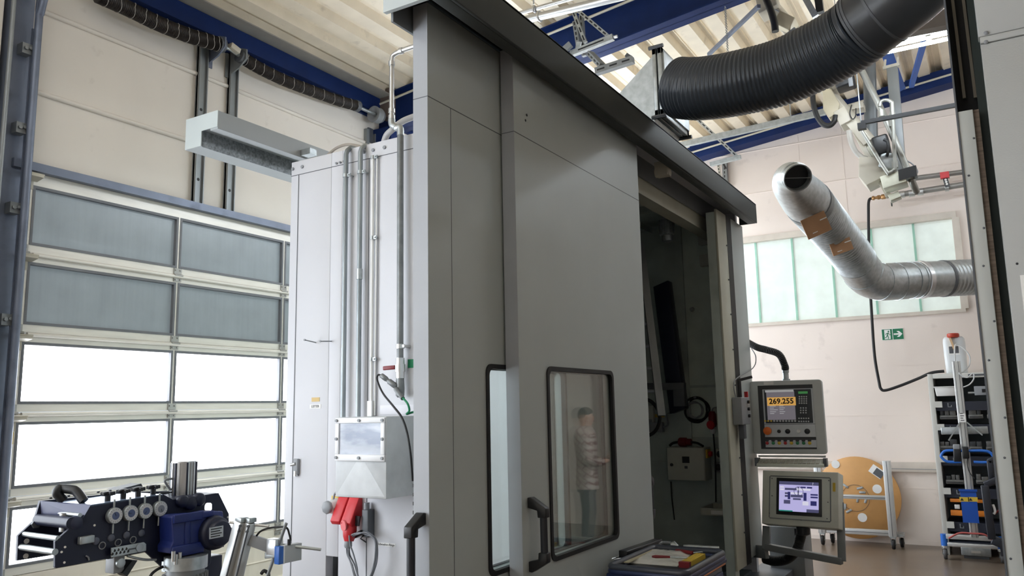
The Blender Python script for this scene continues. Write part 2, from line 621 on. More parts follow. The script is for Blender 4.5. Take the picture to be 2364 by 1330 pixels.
for (ya, yb, lab) in ((-5.75, -2.2, 'added unseen garage door with glowing panes on the left wall, behind the viewer'), (-1.7, 1.85, 'added unseen garage door with glowing panes just left of the view'), (6.6, 10.0, 'added garage door with glowing panes in the far bay, hidden by the booth')):  # added unseen doors, their panes glow to brighten booth side and end wall
    d2 = thing({-5.75: 'added_door_2', -1.7: 'added_door_3'}.get(ya, 'added_door_4'), (XG, (ya + yb) / 2, 0), lab, 'garage door', kind='structure')
    mb = MB()
    for k in range(6):
        z = 0.6 + k * 0.6
        mb.box(XG - 0.06, XG - 0.01, ya, yb, z - 0.05, z + 0.05)
    for k in range(4):
        y = ya + (yb - ya) * k / 3
        mb.box(XG - 0.06, XG - 0.01, max(ya, y - 0.04), min(yb, y + 0.04), 0, 3.6)
    mb.box(XG - 0.06, XG - 0.01, ya, yb, 0, 0.6)
    mb.build('door_frame', M_doorframe, d2)
    for k in range(5):
        z = 0.6 + k * 0.6
        B(XG - 0.045, XG - 0.04, ya, yb, z + 0.05, z + 0.55).build('pane', M_addedpane, d2)

# lintel angle above the door, vertical channels, door track
tag(B(XG, XG + 0.05, 2.55, 6.1, DZ1 - 0.005, DZ1 + 0.05).build('trim_1', M_steelblue), 'blue grey steel angle above the garage door', 'trim', kind='structure')

tr = thing('door_track', (XG + 0.08, 2.52, 0), 'blue grey steel track at the left edge of the garage door', 'track')
mb = MB()
mb.box(XG + 0.005, XG + 0.02, 2.44, 2.62, 0, 4.7)
mb.box(XG + 0.02, XG + 0.09, 2.44, 2.452, 0, 4.7)
mb.build('angle_plate', M_steelblue, tr)
mb = MB()
pts = [(XG + 0.11, 2.605, 0.0), (XG + 0.11, 2.605, 4.05), (XG + 0.12, 2.607, 4.2), (XG + 0.17, 2.61, 4.36), (XG + 0.26, 2.61, 4.5), (XG + 0.42, 2.61, 4.62)]
mb.tube(spline(pts, 6), 0.024, 10)
mb.bar((XG + 0.075, 2.60, 0), (XG + 0.075, 2.60, 4.1), 0.03, 0.012, (1, 0, 0))
mb.build('guide_rail', M_steelblue, tr)
for z in (3.95, 3.42, 2.9, 2.2, 1.0):
    mb = MB()
    mb.box(XG + 0.02, XG + 0.085, 2.53, 2.59, z - 0.035, z + 0.035)
    mb.cyl((XG + 0.085, 2.55, z), (XG + 0.1, 2.55, z), 0.012, 8)
    mb.cyl((XG + 0.085, 2.575, z + 0.005), (XG + 0.1, 2.575, z + 0.005), 0.01, 8)
    mb.build('bracket', M_post, tr)

# wall column left of the door: white cladding, blue steel column behind, conduit
tag(B(XG, XG + 0.10, 2.20, 2.40, 0, 4.65).build('trim_2', M_wall, bevel=0.01), 'white cladding strip left of the door track', 'trim', kind='structure')
tag(B(XG, XG + 0.22, 1.98, 2.18, 0, 4.75).build('steel_column', M_blue), 'blue steel hall column at the left edge', 'column', kind='structure')
mb = MB()
p0, p1 = at(32, 0, X=XG + 0.14), at(0, 420, X=XG + 0.14)
mb.tube([V((XG + 0.14, p0.y, 4.6)), V((XG + 0.14, (p0.y + p1.y) / 2, 3.9)), V((XG + 0.14, p1.y - 0.01, 1.5))], 0.014, 10)
cd = mb.build('conduit', M_post)
tag(cd, 'thin grey conduit on the white cladding at the left edge', 'conduit')
for z in (4.25, 3.65):
    B(XG + 0.1, XG + 0.16, 2.24, 2.29, z - 0.012, z + 0.012).build('clip', M_post, cd)

# roof steel
def ibeam(x0, x1, y, depth, fl, drop):
    mb = MB()
    for (dz0, dz1, w) in ((-depth, -depth + 0.014, fl), (-0.014, 0, fl), (-depth, 0, 0.012)):
        vs = []
        for xx in (x0, x1):
            for yy in (y - w / 2, y + w / 2):
                for dz in (dz0, dz1):
                    vs.append((xx, yy, roofz(xx) - drop + dz))
        mb.add(vs, [(0, 1, 3, 2), (4, 6, 7, 5), (0, 4, 5, 1), (2, 3, 7, 6), (0, 2, 6, 4), (1, 5, 7, 3)])
    return mb


mid = thing('roof_beam', (-2, 6.1, 4.6), 'dark blue steel roof beam crossing above the booth', 'beam', kind='structure')
ibeam(XG, 8.0, 6.1, 0.40, 0.18, 0.0).build('girder', M_blue, mid)
mb = MB()
mb.tube([(a, 5.99, roofz(a) - 0.10) for a in (XG + 0.1, 0, 8)], 0.012, 8)
mb.build('cable_pipe', M_cream, mid)
fb = thing('wall_beam', (-2, 10.2, 4.8), 'blue steel beam along the top of the end wall', 'beam', kind='structure')
mb = MB()
mb.add([(a, b, roofz(a) + c) for a in (XG, 8.0) for b in (10.08, 10.3) for c in (-0.17, 0.012)], [(0, 1, 3, 2), (4, 6, 7, 5), (0, 4, 5, 1), (2, 3, 7, 6), (0, 2, 6, 4), (1, 5, 7, 3)])
mb.build('girder', M_blue, fb)
mb = MB()
mb.tube([(a, 10.06, roofz(a) - 0.085) for a in (XG, 8.0)], 0.013, 8)
mb.build('cable_pipe', M_cream, fb)
ev = thing('eaves_beam', (XG + 0.1, 4, 4.7), 'blue steel eaves beam above the garage door', 'beam', kind='structure')
B(XG, XG + 0.10, -6.0, 10.1, 4.61, 4.76).build('girder', M_blue, ev)
B(XG, XG + 0.03, -6.0, 10.1, 4.565, 4.61).build('flange', M_blue, ev)
B(XG + 0.02, XG + 0.25, -6.0, 10.1, 4.765, 4.775).build('edge_flashing', mat('flashing', (150, 146, 138), 0.5), ev)
tag(B(XG + 0.0, XG + 0.24, 6.0, 6.2, 0, 4.45).build('steel_column', M_blue), 'blue steel column behind the booth', 'column', kind='structure')

# ------------------------------------------------------------------ the machine booth
XF2, XF1 = -1.60, -1.67           # front faces of the two sliding doors
BY0, BY1 = 3.45, 6.36             # booth ends
BXB = -3.655                      # booth back
booth = thing('machine_booth', (-2.6, 4.9, 0), 'tall light grey machine booth with two sliding doors and open right end', 'machine booth')

# end wall carrying the pipes, with a slot near the bottom
sx0, sx1, sz1 = at(752, 1300, Y=BY0).x, at(780, 1300, Y=BY0).x, at(765, 1285, Y=BY0).z
mb = MB()
mb.box(BXB, sx0, BY0, BY0 + 0.06, 0, 3.16)
mb.box(sx1, -1.77, BY0, BY0 + 0.06, 0, 3.16)
mb.box(sx0, sx1, BY0, BY0 + 0.06, sz1, 3.16)
mb.box(sx0, sx1, BY0, BY0 + 0.06, 0, 0.3)
mb.build('end_wall', M_boothside, booth, bevel=0.004)
mb = MB()
mb.box(sx0, sx1, BY0 + 0.14, BY0 + 0.15, 0.3, sz1)
mb.box(sx1, sx1 + 0.01, BY0 + 0.06, BY0 + 0.15, 0.3, sz1)
mb.box(sx0 - 0.01, sx0, BY0 + 0.06, BY0 + 0.15, 0.3, sz1)
mb.build('slot_lining', M_framegrey, booth)
tag(B(sx0 + 0.055, sx1 - 0.002, BY0 + 0.05, BY0 + 0.13, 0.3, sz1 - 0.02).build('slot_post', M_straight, booth), 'dark post inside the slot')
mb = MB()
ja, jb = at(686, 600, Y=BY0).x, at(851, 600, Y=BY0).x
mb.box(ja - 0.003, ja + 0.003, BY0 - 0.0015, BY0, 0, 3.07)
mb.box(jb - 0.003, jb + 0.003, BY0 - 0.0015, BY0, 0, 3.07)
mb.box(BXB, -1.77, BY0 - 0.0015, BY0, 3.068, 3.072)
mb.build('panel_joint', M_dgrey, booth)
for a in (BXB + 0.015, ja + 0.03, jb - 0.04, jb + 0.03, -2.9, -2.4):
    MB().cyl((a, BY0, 3.115), (a, BY0 - 0.008, 3.115), 0.011, 6).build('roof_screw', M_grey, booth)
for a in (-3.27, -3.24, -3.21):
    MB().cyl((a, BY0, 3.085), (a, BY0 - 0.012, 3.085), 0.007, 6).build('roof_screw', M_grey, booth)
B(BXB, -1.62, BY0 + 0.061, BY1 - 0.001, 3.13, 3.158).build('roof', M_boothside, booth)
B(BXB, BXB + 0.05, BY0 + 0.06, BY1, 0, 3.13).build('back_wall', M_inner, booth)
B(BXB, -1.66, BY1 - 0.05, BY1, 0, 3.13).build('far_end_wall', M_boothside, booth)
mb = MB()
mb.box(BXB + 0.05, -1.80, BY0 + 0.06, BY1 - 0.05, 0.0, 0.40)
mb.box(-1.80, -1.70, BY0 + 0.06, BY1, 0.0, 0.36)
mb.build('plinth', M_innerdark, booth)
B(-1.86, -1.77, BY0, BY0 + 0.09, 0.0, 3.13).build('corner_post', M_boothside, booth)
# header and rail above the opening
mb = MB()
mb.box(-1.86, -1.76, BY0 + 0.06, BY1 - 0.05, 2.90, 3.13)
mb.box(-1.92, -1.86, BY0 + 0.06, BY1 - 0.05, 2.97, 3.02)
mb.build('header_beam', M_post_c, booth)
mb = MB()
mb.box(-1.755, -1.745, 2.12, BY1 - 0.02, 3.0, 3.17)
mb.box(-1.63, -1.575, 3.9, BY1 - 0.02, 3.085, 3.10)
mb.build('door_rail', M_framegrey, booth)
rb = MB()
for yy in (4.55,):
    rb.box(-1.66, -1.58, yy - 0.035, yy + 0.035, 2.995, 3.08)
    rb.cyl((-1.575, yy, 3.02), (-1.665, yy, 3.02), 0.03, 12)
rb.build('door_roller', M_cream, booth)
# fascia
fa = MB()
fa.box(-1.515, -1.50, 2.10, BY1, 3.03, 3.185)
fa.box(-1.77, -1.50, 2.10, BY1, 3.172, 3.187)
fb_ = B(-1.77, -1.515, 2.094, 2.112, 3.03, 3.172)
fa.box(-1.64, -1.515, BY1 - 0.012, BY1, 3.03, 3.172)
fa.box(-1.57, -1.515, 2.112, BY1 - 0.012, 3.03, 3.042)
fa.build('fascia', M_fascia, booth, bevel=0.003)
fb_.build('fascia_lit_end', M_booth, booth)  # lighter paint puts the light on this end face into its colour

# right jamb: cream post, black seal, grey outer panel
yc0, yc1 = at(1653, 480, X=-1.62).y, at(1674, 480, X=-1.62).y
yg0 = at(1683, 480, X=-1.62).y
B(-1.636, -1.62, yc0, yc1, 0.47, 3.02).build('cream_post', M_post_c, booth, bevel=0.003)
B(-1.69, -1.6185, yc1, yg0 + 0.012, 0.47, 3.02).build('black_seal', M_rubber, booth)
mb = MB()
mb.box(-1.69, -1.62, yg0, BY1, 0.50, 3.02)
mb.build('outer_panel', M_booth, booth, bevel=0.003)
B(-1.70, -1.637, yc0 + 0.002, yc0 + 0.10, 0.4, 3.0).build('inner_jamb', M_inner, booth)
for k in range(9):
    z = 0.7 + k * 0.26
    MB().cyl((-1.62, yc1 - 0.03, z), (-1.614, yc1 - 0.03, z), 0.006, 8).build('jamb_screw', M_dgrey, booth)
B(-1.72, -1.45, 4.0, 6.9, 0.30, 0.345).build('door_track_rail', M_dgrey, booth)

# lining of the far end, seen through the opening
M_perf = mat('perforated_sheet', (214, 224, 214), 0.5, 0.2, var=0.1)
nt = M_perf.node_tree
vo = nt.nodes.new('ShaderNodeTexVoronoi')
vo.inputs['Scale'].default_value = 75
vo.inputs['Randomness'].default_value = 0.0
tcn = nt.nodes.new('ShaderNodeTexCoord')
nt.links.new(tcn.outputs['Object'], vo.inputs['Vector'])
mr = nt.nodes.new('ShaderNodeMapRange')
mr.inputs[1].default_value = 0.28
mr.inputs[2].default_value = 0.40
mr.inputs[3].default_value = 0.25
nt.links.new(vo.outputs['Distance'], mr.inputs[0])
old = nt.nodes['Principled BSDF'].inputs['Base Color'].links[0].from_socket
mx = nt.nodes.new('ShaderNodeMixRGB')
mx.blend_type = 'MULTIPLY'
mx.inputs[0].default_value = 1.0
nt.links.new(old, mx.inputs[1])
nt.links.new(mr.outputs[0], mx.inputs[2])
nt.links.new(mx.outputs[0], nt.nodes['Principled BSDF'].inputs['Base Color'])
YL = BY1 - 0.06
xs = at(1580, 800, Y=YL).x
mb = MB()
mb.box(BXB + 0.06, -1.70, YL - 0.004, YL, 0.40, 1.55)
mb.box(BXB + 0.06, xs, YL - 0.004, YL, 1.55, 3.1)
mb.build('end_lining', M_inner, booth)
B(xs, -1.70, YL - 0.006, YL, 1.35, 3.1).build('perforated_panel', M_perf, booth)
mb = MB()
mb.box(xs - 0.03, xs + 0.03, YL - 0.03, YL, 1.2, 3.1)
mb.box(BXB + 0.06, -1.70, YL - 0.02, YL, 1.13, 1.15)
mb.box(xs + 0.03, -1.70, YL - 0.012, YL, 1.74, 1.76)
mb.build('lining_rib', M_inner, booth)
B(BXB + 0.06, -1.86, BY0 + 0.07, YL, 3.075, 3.085).build('ceiling_lining', M_inner, booth)
mb = MB()
for yy in (4.7, 5.5):
    mb.box(BXB + 0.1, -1.92, yy - 0.02, yy + 0.02, 3.03, 3.08)
mb.bar((-2.35, 3.7, 3.05), (-2.35, 6.2, 3.05), 0.05, 0.05)
mb.build('ceiling_rib', M_inner, booth)


# ------------------------------------------------------------------ sliding doors
def rrect(y0, y1, z0, z1, r, n=6):
    pts = []
    for cy, cz, a0 in ((y1 - r, z1 - r, 0), (y0 + r, z1 - r, 90), (y0 + r, z0 + r, 180), (y1 - r, z0 + r, 270)):
        for k in range(n + 1):
            a = math.radians(a0 + 90 * k / n)
            pts.append((cy + r * math.cos(a), cz + r * math.sin(a)))
    return pts


def grip(parent, top, bot, out, side=0.0):
    """tubular bar handle: two black brackets and a tube"""
    top, bot, out = V(top), V(bot), V(out)
    w = out.cross(ZAX).normalized()
    g0 = top + out * 0.062 + ZAX * -0.028
    g1 = bot + out * 0.062 + ZAX * 0.028
    h = MB().cyl(g0, g1, 0.0145, 16).build('grip_tube', mat('grip_blueblack', (30, 33, 40), 0.35), parent)
    for base, g, sg in ((top, g0, 1), (bot, g1, -1)):
        prof = [base + ZAX * (0.016 * sg), base + out * 0.014 + ZAX * (0.018 * sg), g + out * 0.018 + ZAX * (0.006 * sg), g + out * 0.018 - ZAX * (0.03 * sg), g - out * 0.018 - ZAX * (0.03 * sg), g - out * 0.02 - ZAX * (0.004 * sg), base - ZAX * (0.022 * sg)]
        MB().prism([q - w * 0.017 for q in prof], w * 0.034).build('handle_bracket', M_black, parent, bevel=0.003)
    return h


def sliding_door(xf, th, y0, y1, gy0, gy1, gz0, gz1, z0=0.37, z1=3.10):
    mb = MB()
    mb.box(xf - th, xf, y0, gy0, z0, z1)
    mb.box(xf - th, xf, gy1, y1, z0, z1)
    mb.box(xf - th, xf, gy0, gy1, gz1, z1)
    mb.box(xf - th, xf, gy0, gy1, z0, gz0)
    d = mb.build('sliding_door', M_booth, booth)
    for ga in (xf - 0.012, xf - th + 0.006):
        MB().box(ga, ga + 0.005, gy0 - 0.002, gy1 + 0.002, gz0 - 0.002, gz1 + 0.002).build('window_glass', M_glass, d, smooth=0)
    g = MB()
    outer, inner = rrect(gy0 - 0.014, gy1 + 0.014, gz0 - 0.014, gz1 + 0.014, 0.035), rrect(gy0 + 0.004, gy1 - 0.004, gz0 + 0.004, gz1 - 0.004, 0.028)
    n = len(outer)
    for xa, xb in ((xf + 0.007, xf - 0.014), (xf - th + 0.014, xf - th - 0.005)):
        vs = [(xa, a, b) for a, b in outer] + [(xa, a, b) for a, b in inner] + [(xb, a, b) for a, b in outer] + [(xb, a, b) for a, b in inner]
        fs = []
        for i in range(n):
            j = (i + 1) % n
            fs += [(i, j, n + j, n + i), (2 * n + i, 3 * n + i, 3 * n + j, 2 * n + j), (i, 2 * n + i, 2 * n + j, j), (n + i, n + j, 3 * n + j, 3 * n + i)]
        g.add(vs, fs)
    g.build('window_gasket', M_rubber, d, smooth=25)
    B(xf - th, xf - 0.0005, y0 - 0.0012, y0, z0, z1).build('edge_dim_strip', mat('door_edge_dimmed', (160, 163, 168), 0.45, var=0.04), d)  # thin darker strip tones down the strongly lit end face by colour
    j = MB()
    zs = at(1050, 255, X=XF1).z
    j.box(xf - 0.0008, xf + 0.0008, y0, y1, zs - 0.0015, zs + 0.0015)
    j.box(xf - th, xf, y0 - 0.0018, y0 - 0.001, zs - 0.0015, zs + 0.0015)
    if xf == XF1:
        yv = at(1042, 500, X=xf).y
        j.box(xf - 0.0008, xf + 0.0008, yv - 0.0012, yv + 0.0012, 0.4, zs)
    j.build('panel_joint', M_dgrey, d)
    return d


D2Y0, D2Y1 = at(1191, 500, X=XF2).y, at(1490, 800, X=XF2).y
d2g = (at(1268, 1000, X=XF2).y, at(1416, 1000, X=XF2).y, at(1272, 1297, X=XF2).z, at(1266, 848, X=XF2).z)
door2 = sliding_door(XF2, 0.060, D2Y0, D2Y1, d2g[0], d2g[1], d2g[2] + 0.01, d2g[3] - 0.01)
D1Y0 = at(989, 600, X=XF1).y
g1y = at(1126, 900, X=XF1).y
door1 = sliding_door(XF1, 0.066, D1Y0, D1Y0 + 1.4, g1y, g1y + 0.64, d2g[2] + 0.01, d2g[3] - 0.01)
q0, q1 = at(1222, 1158, X=XF2), at(1228, 1308, X=XF2)
grip(door2, q0, V((q0.x, q0.y, q1.z)), (1, 0, 0))
q0, q1 = at(1496, 1098, Y=D2Y1), at(1502, 1205, Y=D2Y1)
grip(door2, (-1.632, D2Y1, q0.z), (-1.632, D2Y1, q1.z), (0, 1, 0))
q0 = at(975, 1195, Y=D1Y0)
grip(door1, (-1.70, D1Y0, q0.z), (-1.70, D1Y0, q0.z - 0.30), (0, -1, 0))
mb = MB()
for k in range(14):
    mb.cyl((-1.742, D1Y0 + 0.012, 0.95 + k * 0.03), (-1.742, D1Y0 + 0.012, 0.962 + k * 0.03), 0.007, 6)
mb.build('brush_seal', M_rubber, door1)
mb = MB()
for (px, py) in ((1216, 266), (1213, 278)):
    c = at(px, py, X=XF2)
    mb.cyl(c, c + V((0.001, 0, 0)), 0.006, 8)
mb.build('screw_hole', M_ink, door2)

# ------------------------------------------------------------------ things on the booth's end wall
M_conduit = mat('galvanised_conduit', (158, 166, 170), 0.42, 0.55, var=0.14, scale=14, dirt=(104, 112, 118), dscale=6, damt=0.6, stretch=(1, 1, 0.3))
M_riser = mat('weathered_pipe', (124, 127, 128), 0.45, 0.5, var=0.2, scale=16, dirt=(70, 72, 74), dscale=6, damt=0.5)


def pipe_on_wall(px0, py0, px1, py1, r, off, m, clips, label, cat='pipe', name='pipe', elbow=True):
    a, b = at(px0, py0, Y=BY0 - off), at(px1, py1, Y=BY0 - off)
    xx = (a.x + b.x) / 2
    pts = [V((xx, BY0 - off, b.z)), V((xx, BY0 - off, a.z - 0.03))]
    if elbow:
        pts += [V((xx, BY0 - off + 0.01, a.z - 0.005)), V((xx, BY0 - off + 0.04, a.z + 0.022)), V((xx, BY0 + 0.09, a.z + 0.03))]
    o = MB().tube(pts, r, 14).build(name, m)
    tag(o, label, cat)
    for cz in clips:
        mb = MB()
        mb.cyl((xx, BY0 - off, cz - 0.01), (xx, BY0 - off, cz + 0.01), r + 0.004, 14)
        mb.box(xx, xx + r + 0.022, BY0 - off - 0.006, BY0 - off + 0.004, cz - 0.01, cz + 0.01)
        mb.cyl((xx + r + 0.012, BY0, cz), (xx + r + 0.012, BY0 - off - 0.012, cz), 0.005, 8)
        mb.build('pipe_clip', M_galv, o)
    return o, xx


z_c = [at(799, 411, Y=BY0).z, at(795, 700, Y=BY0).z - 0.4]
pipe_on_wall(799, 345, 792, 965, 0.0145, 0.035, M_conduit, [z_c[0]], 'leftmost galvanised conduit down the booth end wall into the fuse box')
o, xx = pipe_on_wall(833, 340, 826, 965, 0.0145, 0.035, M_conduit, [at(833, 403, Y=BY0).z], 'second galvanised conduit beside the leftmost one on the booth wall')
zj = at(830, 636, Y=BY0).z
MB().cyl((xx, BY0 - 0.035, zj - 0.03), (xx, BY0 - 0.035, zj + 0.03), 0.018, 14).build('pipe_sleeve', M_galv, o)
o, xx = pipe_on_wall(866, 352, 852, 960, 0.010, 0.018, M_white, [at(868, 365, Y=BY0).z, at(869, 550, Y=BY0).z, at(860, 830, Y=BY0).z], 'thin white plastic conduit on the booth wall beside the thick pipe', elbow=False)
MB().tube([(xx + 0.026, BY0 - 0.012, at(872, 368, Y=BY0).z), (xx + 0.020, BY0 - 0.012, 1.58)], 0.005, 8).build('thin_cable', M_white, o)
MB().box(xx - 0.02, xx + 0.012, BY0 - 0.03, BY0, 1.575, 1.66).build('end_box', M_white, o)

# compressed-air pipe with elbow, valve and hose coupling
ap = thing('air_pipe', at(925, 600, Y=BY0), 'thick galvanised air pipe with steel elbows and red-handled valve', 'pipe')
YP = BY0 - 0.045
a0, a1, a2 = at(960, 107, Y=YP), at(914, 121, Y=YP), at(904, 275, Y=YP)
b0, b1 = at(928, 292, Y=YP), at(920, 800, Y=YP)
xx = (b0.x + b1.x) / 2
mb = MB()
mb.tube(spline([V((a0.x + 0.3, YP, a0.z)), V((a1.x + 0.03, YP, a0.z)), V((a2.x, YP, a0.z - 0.045)), V((a2.x, YP, a0.z - 0.1)), V((a2.x, YP, a2.z))], 6), 0.014, 12)
for z in (a0.z - 0.06, a2.z + 0.05, a2.z + 0.01):
    mb.cyl((a2.x, YP, z - 0.012), (a2.x, YP, z + 0.012), 0.019, 12)
mb.cyl((a2.x + 0.06, YP, a0.z), (a2.x + 0.08, YP, a0.z), 0.019, 12)
mb.build('steel_pipe', M_chrome, ap)
mb = MB()
mb.tube(spline([V((a2.x, YP, a2.z)), V((a2.x + 0.005, YP, a2.z - 0.035)), V((a2.x + 0.035, YP, a2.z - 0.055)), V((xx - 0.03, YP, b0.z + 0.0)), V((xx - 0.004, YP, b0.z - 0.006)), V((xx, YP, b0.z - 0.05))], 6), 0.020, 12)
mb.build('elbow', M_galv, ap)
zv = at(921, 850, Y=YP).z
MB().cyl((xx, YP, b0.z - 0.04), (xx, YP, at(918, 917, Y=YP).z + 0.01), 0.0185, 14).build('riser', M_riser, ap)
mb = MB()
mb.cyl((xx, YP, zv - 0.055), (xx, YP, zv + 0.055), 0.024, 8)
mb.cyl((xx, YP, zv - 0.02), (xx, YP, zv + 0.02), 0.028, 14)
mb.build('valve_body', M_chrome, ap)
vh = MB()
vh.bar((xx - 0.025, YP - 0.01, zv + 0.005), (xx - 0.10, YP - 0.02, zv + 0.002), 0.016, 0.022)
vh.build('valve_lever', M_dred, ap, bevel=0.004)
zc = at(922, 800, Y=YP).z
mb = MB()
mb.cyl((xx, YP, zc - 0.012), (xx, YP, zc + 0.012), 0.024, 14)
mb.cyl((xx + 0.03, YP - 0.012, zc), (xx + 0.03, BY0, zc), 0.008, 8)
mb.build('pipe_clamp', M_chrome, ap)
e0 = at(918, 905, Y=YP)
mb = MB()
mb.lathe((xx, YP, e0.z - 0.03), ZAX, [(0.015, 0), (0.024, 0.01), (0.025, 0.05), (0.022, 0.1), (0.022, 0.13)], 14)
mb.build('tee', M_riser, ap)
mb = MB()
c0, c1 = at(915, 893, Y=YP - 0.02), at(882, 868, Y=YP - 0.05)
mb.lathe(c0, c1 - c0, [(0.012, 0), (0.016, 0.01), (0.016, 0.05), (0.011, 0.055), (0.011, 0.065), (0.014, 0.07), (0.014, 0.105), (0.008, 0.11), (0.008, (c1 - c0).length)], 12)
c2, c3 = at(914, 898, Y=YP - 0.03), at(930, 920, Y=YP - 0.06)
mb.lathe(c2, c3 - c2, [(0.014, 0), (0.015, 0.03), (0.012, (c3 - c2).length)], 12)
mb.build('hose_coupling', M_riser, ap)
MB().tube(spline([at(882, 868, Y=YP - 0.05), at(873, 866, Y=YP - 0.055), at(871, 878, Y=YP - 0.06), at(884, 908, Y=YP - 0.10), at(908, 938, Y=3.12), at(928, 965, Y=3.1), at(940, 1000, Y=3.1), at(948, 1050, Y=3.1), at(953, 1110, Y=3.14)], 8), 0.0055, 8).build('air_hose', M_rubber)
tag(bpy.data.objects['air_hose'], 'thin black hose arching from the pipe coupling down past the fuse box', 'hose')
tag(MB().tube(spline([at(930, 919, Y=YP - 0.06), at(941, 932, Y=YP - 0.06), at(945, 948, Y=YP - 0.05), at(939, 956, Y=YP - 0.04), at(952, 952, Y=YP - 0.03), at(975, 948, Y=YP - 0.03)], 6), 0.006, 8).build('green_hose', M_green), 'short green hose below the pipe coupling', 'hose')

# conduit arch over the roof edge, loose cable behind the top edge
tag(MB().tube(spline([at(757, 358, Y=3.6), at(775, 343, Y=3.6), at(800, 334, Y=3.6), at(830, 338, Y=3.6), at(845, 348, Y=3.6)], 6), 0.009, 8).build('loose_cable', mat('cable_sheath', (168, 160, 150), 0.5)), 'loose grey cable arching over the top edge of the booth', 'cable')
tag(MB().tube(spline([V((at(880, 330, Y=3.7).x, 3.7, 3.165)), at(890, 318, Y=3.7), at(905, 300, Y=3.7), at(930, 280, Y=3.75), at(960, 268, Y=3.8)], 6), 0.02, 10).build('hose_arch', mat('clear_hose', (190, 192, 196), 0.35)), 'translucent grey hose arching over the booth roof by the steel pipe', 'hose')

# fuse box
FX0, FX1, FYF, FZ0, FZ1 = -3.005, -2.662, 3.19, 1.165, 1.575
fz = thing('fuse_box', (-2.83, BY0, FZ0), 'large grey sheet metal fuse box with clouded window on booth wall', 'fuse box')
M_fuse = mat('fuse_box_metal', (200, 203, 205), 0.5, 0.05, var=0.08, scale=8, dirt=(160, 164, 168), dscale=5, damt=0.5)
B(FX0, FX1, FYF, BY0, FZ0, FZ1).build('housing', M_fuse, fz, bevel=0.004)
fm = FZ0 + 0.185
mb = MB()
for (a, b, c, d) in ((FX0 + 0.004, FX1 - 0.004, FZ1 - 0.032, FZ1 - 0.004), (FX0 + 0.004, FX1 - 0.004, fm, fm + 0.034), (FX0 + 0.004, FX0 + 0.03, fm + 0.034, FZ1 - 0.032), (FX1 - 0.03, FX1 - 0.004, fm + 0.034, FZ1 - 0.032)):
    mb.box(a, b, FYF - 0.012, FYF, c, d)
fr = mb.build('window_frame', mat('worn_white_frame', (232, 232, 234), 0.35, var=0.06), fz, bevel=0.003)
B(FX0 + 0.026, FX1 - 0.026, FYF - 0.005, FYF - 0.001, fm + 0.03, FZ1 - 0.028).build('clouded_window', mat('clouded_acrylic', (186, 192, 204), 0.15, var=0.14, scale=9, dirt=(112, 124, 150), dscale=5, damt=0.75, dlo=0.46, dhi=0.58, stretch=(0.6, 1, 2.2)), fz)
mb = MB()
for a in (FX0 + 0.016, (FX0 + FX1) / 2, FX1 - 0.016):
    for c in (FZ1 - 0.018, fm + 0.017):
        mb.cyl((a, FYF - 0.012, c), (a, FYF - 0.02, c), 0.008, 10)
for a in (FX0 + 0.016, FX1 - 0.016):
    mb.cyl((a, FYF - 0.012, (fm + FZ1) / 2), (a, FYF - 0.02, (fm + FZ1) / 2), 0.008, 10)
mb.build('frame_screw', M_grey, fz)
mb = MB()
cx = (FX0 + FX1) / 2
mb.add([(FX0 + 0.01, FYF, FZ0 + 0.012), (FX1 - 0.01, FYF, FZ0 + 0.012), (cx + 0.02, FYF - 0.0035, fm - 0.012), (cx - 0.02, FYF - 0.0035, fm - 0.012), (cx + 0.03, FYF, fm - 0.006), (cx - 0.03, FYF, fm - 0.006)], [(0, 1, 2, 3), (2, 1, 4), (3, 5, 0), (3, 2, 4, 5)])
mb.build('pressed_panel', M_fuse, fz)
mb = MB()
for k in range(16):
    mb.cyl((FX1 + 0.002, BY0 - 0.004, FZ0 + 0.01 + k * 0.026), (FX1 + 0.006, BY0 - 0.02, FZ0 + 0.01 + k * 0.026), 0.004, 6)
mb.build('edge_clip', M_rubber, fz)


# sockets
def cee(px, py, s, label, plug):
    c = at(px, py, Y=BY0)
    t = thing('power_socket', c, label, 'socket', 'red power sockets under the fuse box')
    w = 0.036 * s
    prof = [(0, 0.06), (-0.03, 0.055), (-0.10, -0.075), (-0.085, -0.095), (-0.035, -0.10), (-0.01, -0.05), (0, -0.05)]
    MB().prism([V((c.x - w, BY0 + a * s, c.z + b * s)) for a, b in prof], (2 * w, 0, 0)).build('housing', M_red, t, bevel=0.006)
    MB().cyl((c.x, BY0 - 0.02 * s, c.z + 0.055 * s), (c.x, BY0 - 0.02 * s, c.z + 0.1 * s), 0.017 * s, 10).build('cable_gland', M_white, t)
    if plug:
        k = V((c.x, BY0 - 0.06 * s, c.z - 0.09 * s))
        MB().lathe(k, (0.05, -0.15, -1), [(0.036 * s, 0), (0.038 * s, 0.03), (0.034 * s, 0.06), (0.025 * s, 0.085)], 16).build('plug', M_red, t)
        MB().lathe(k + V((0.0, -0.012, -0.08)), (0.05, -0.15, -1), [(0.02, 0), (0.022, 0.03), (0.016, 0.04)], 12).build('plug_gland', M_grey, t)
        MB().lathe(k + V((-0.012, -0.03, -0.0)), (-0.35, -1, -0.1), [(0.03 * s, 0), (0.032 * s, 0.004), (0.03 * s, 0.01)], 16).build('cap', M_pink, t)
    return t, c


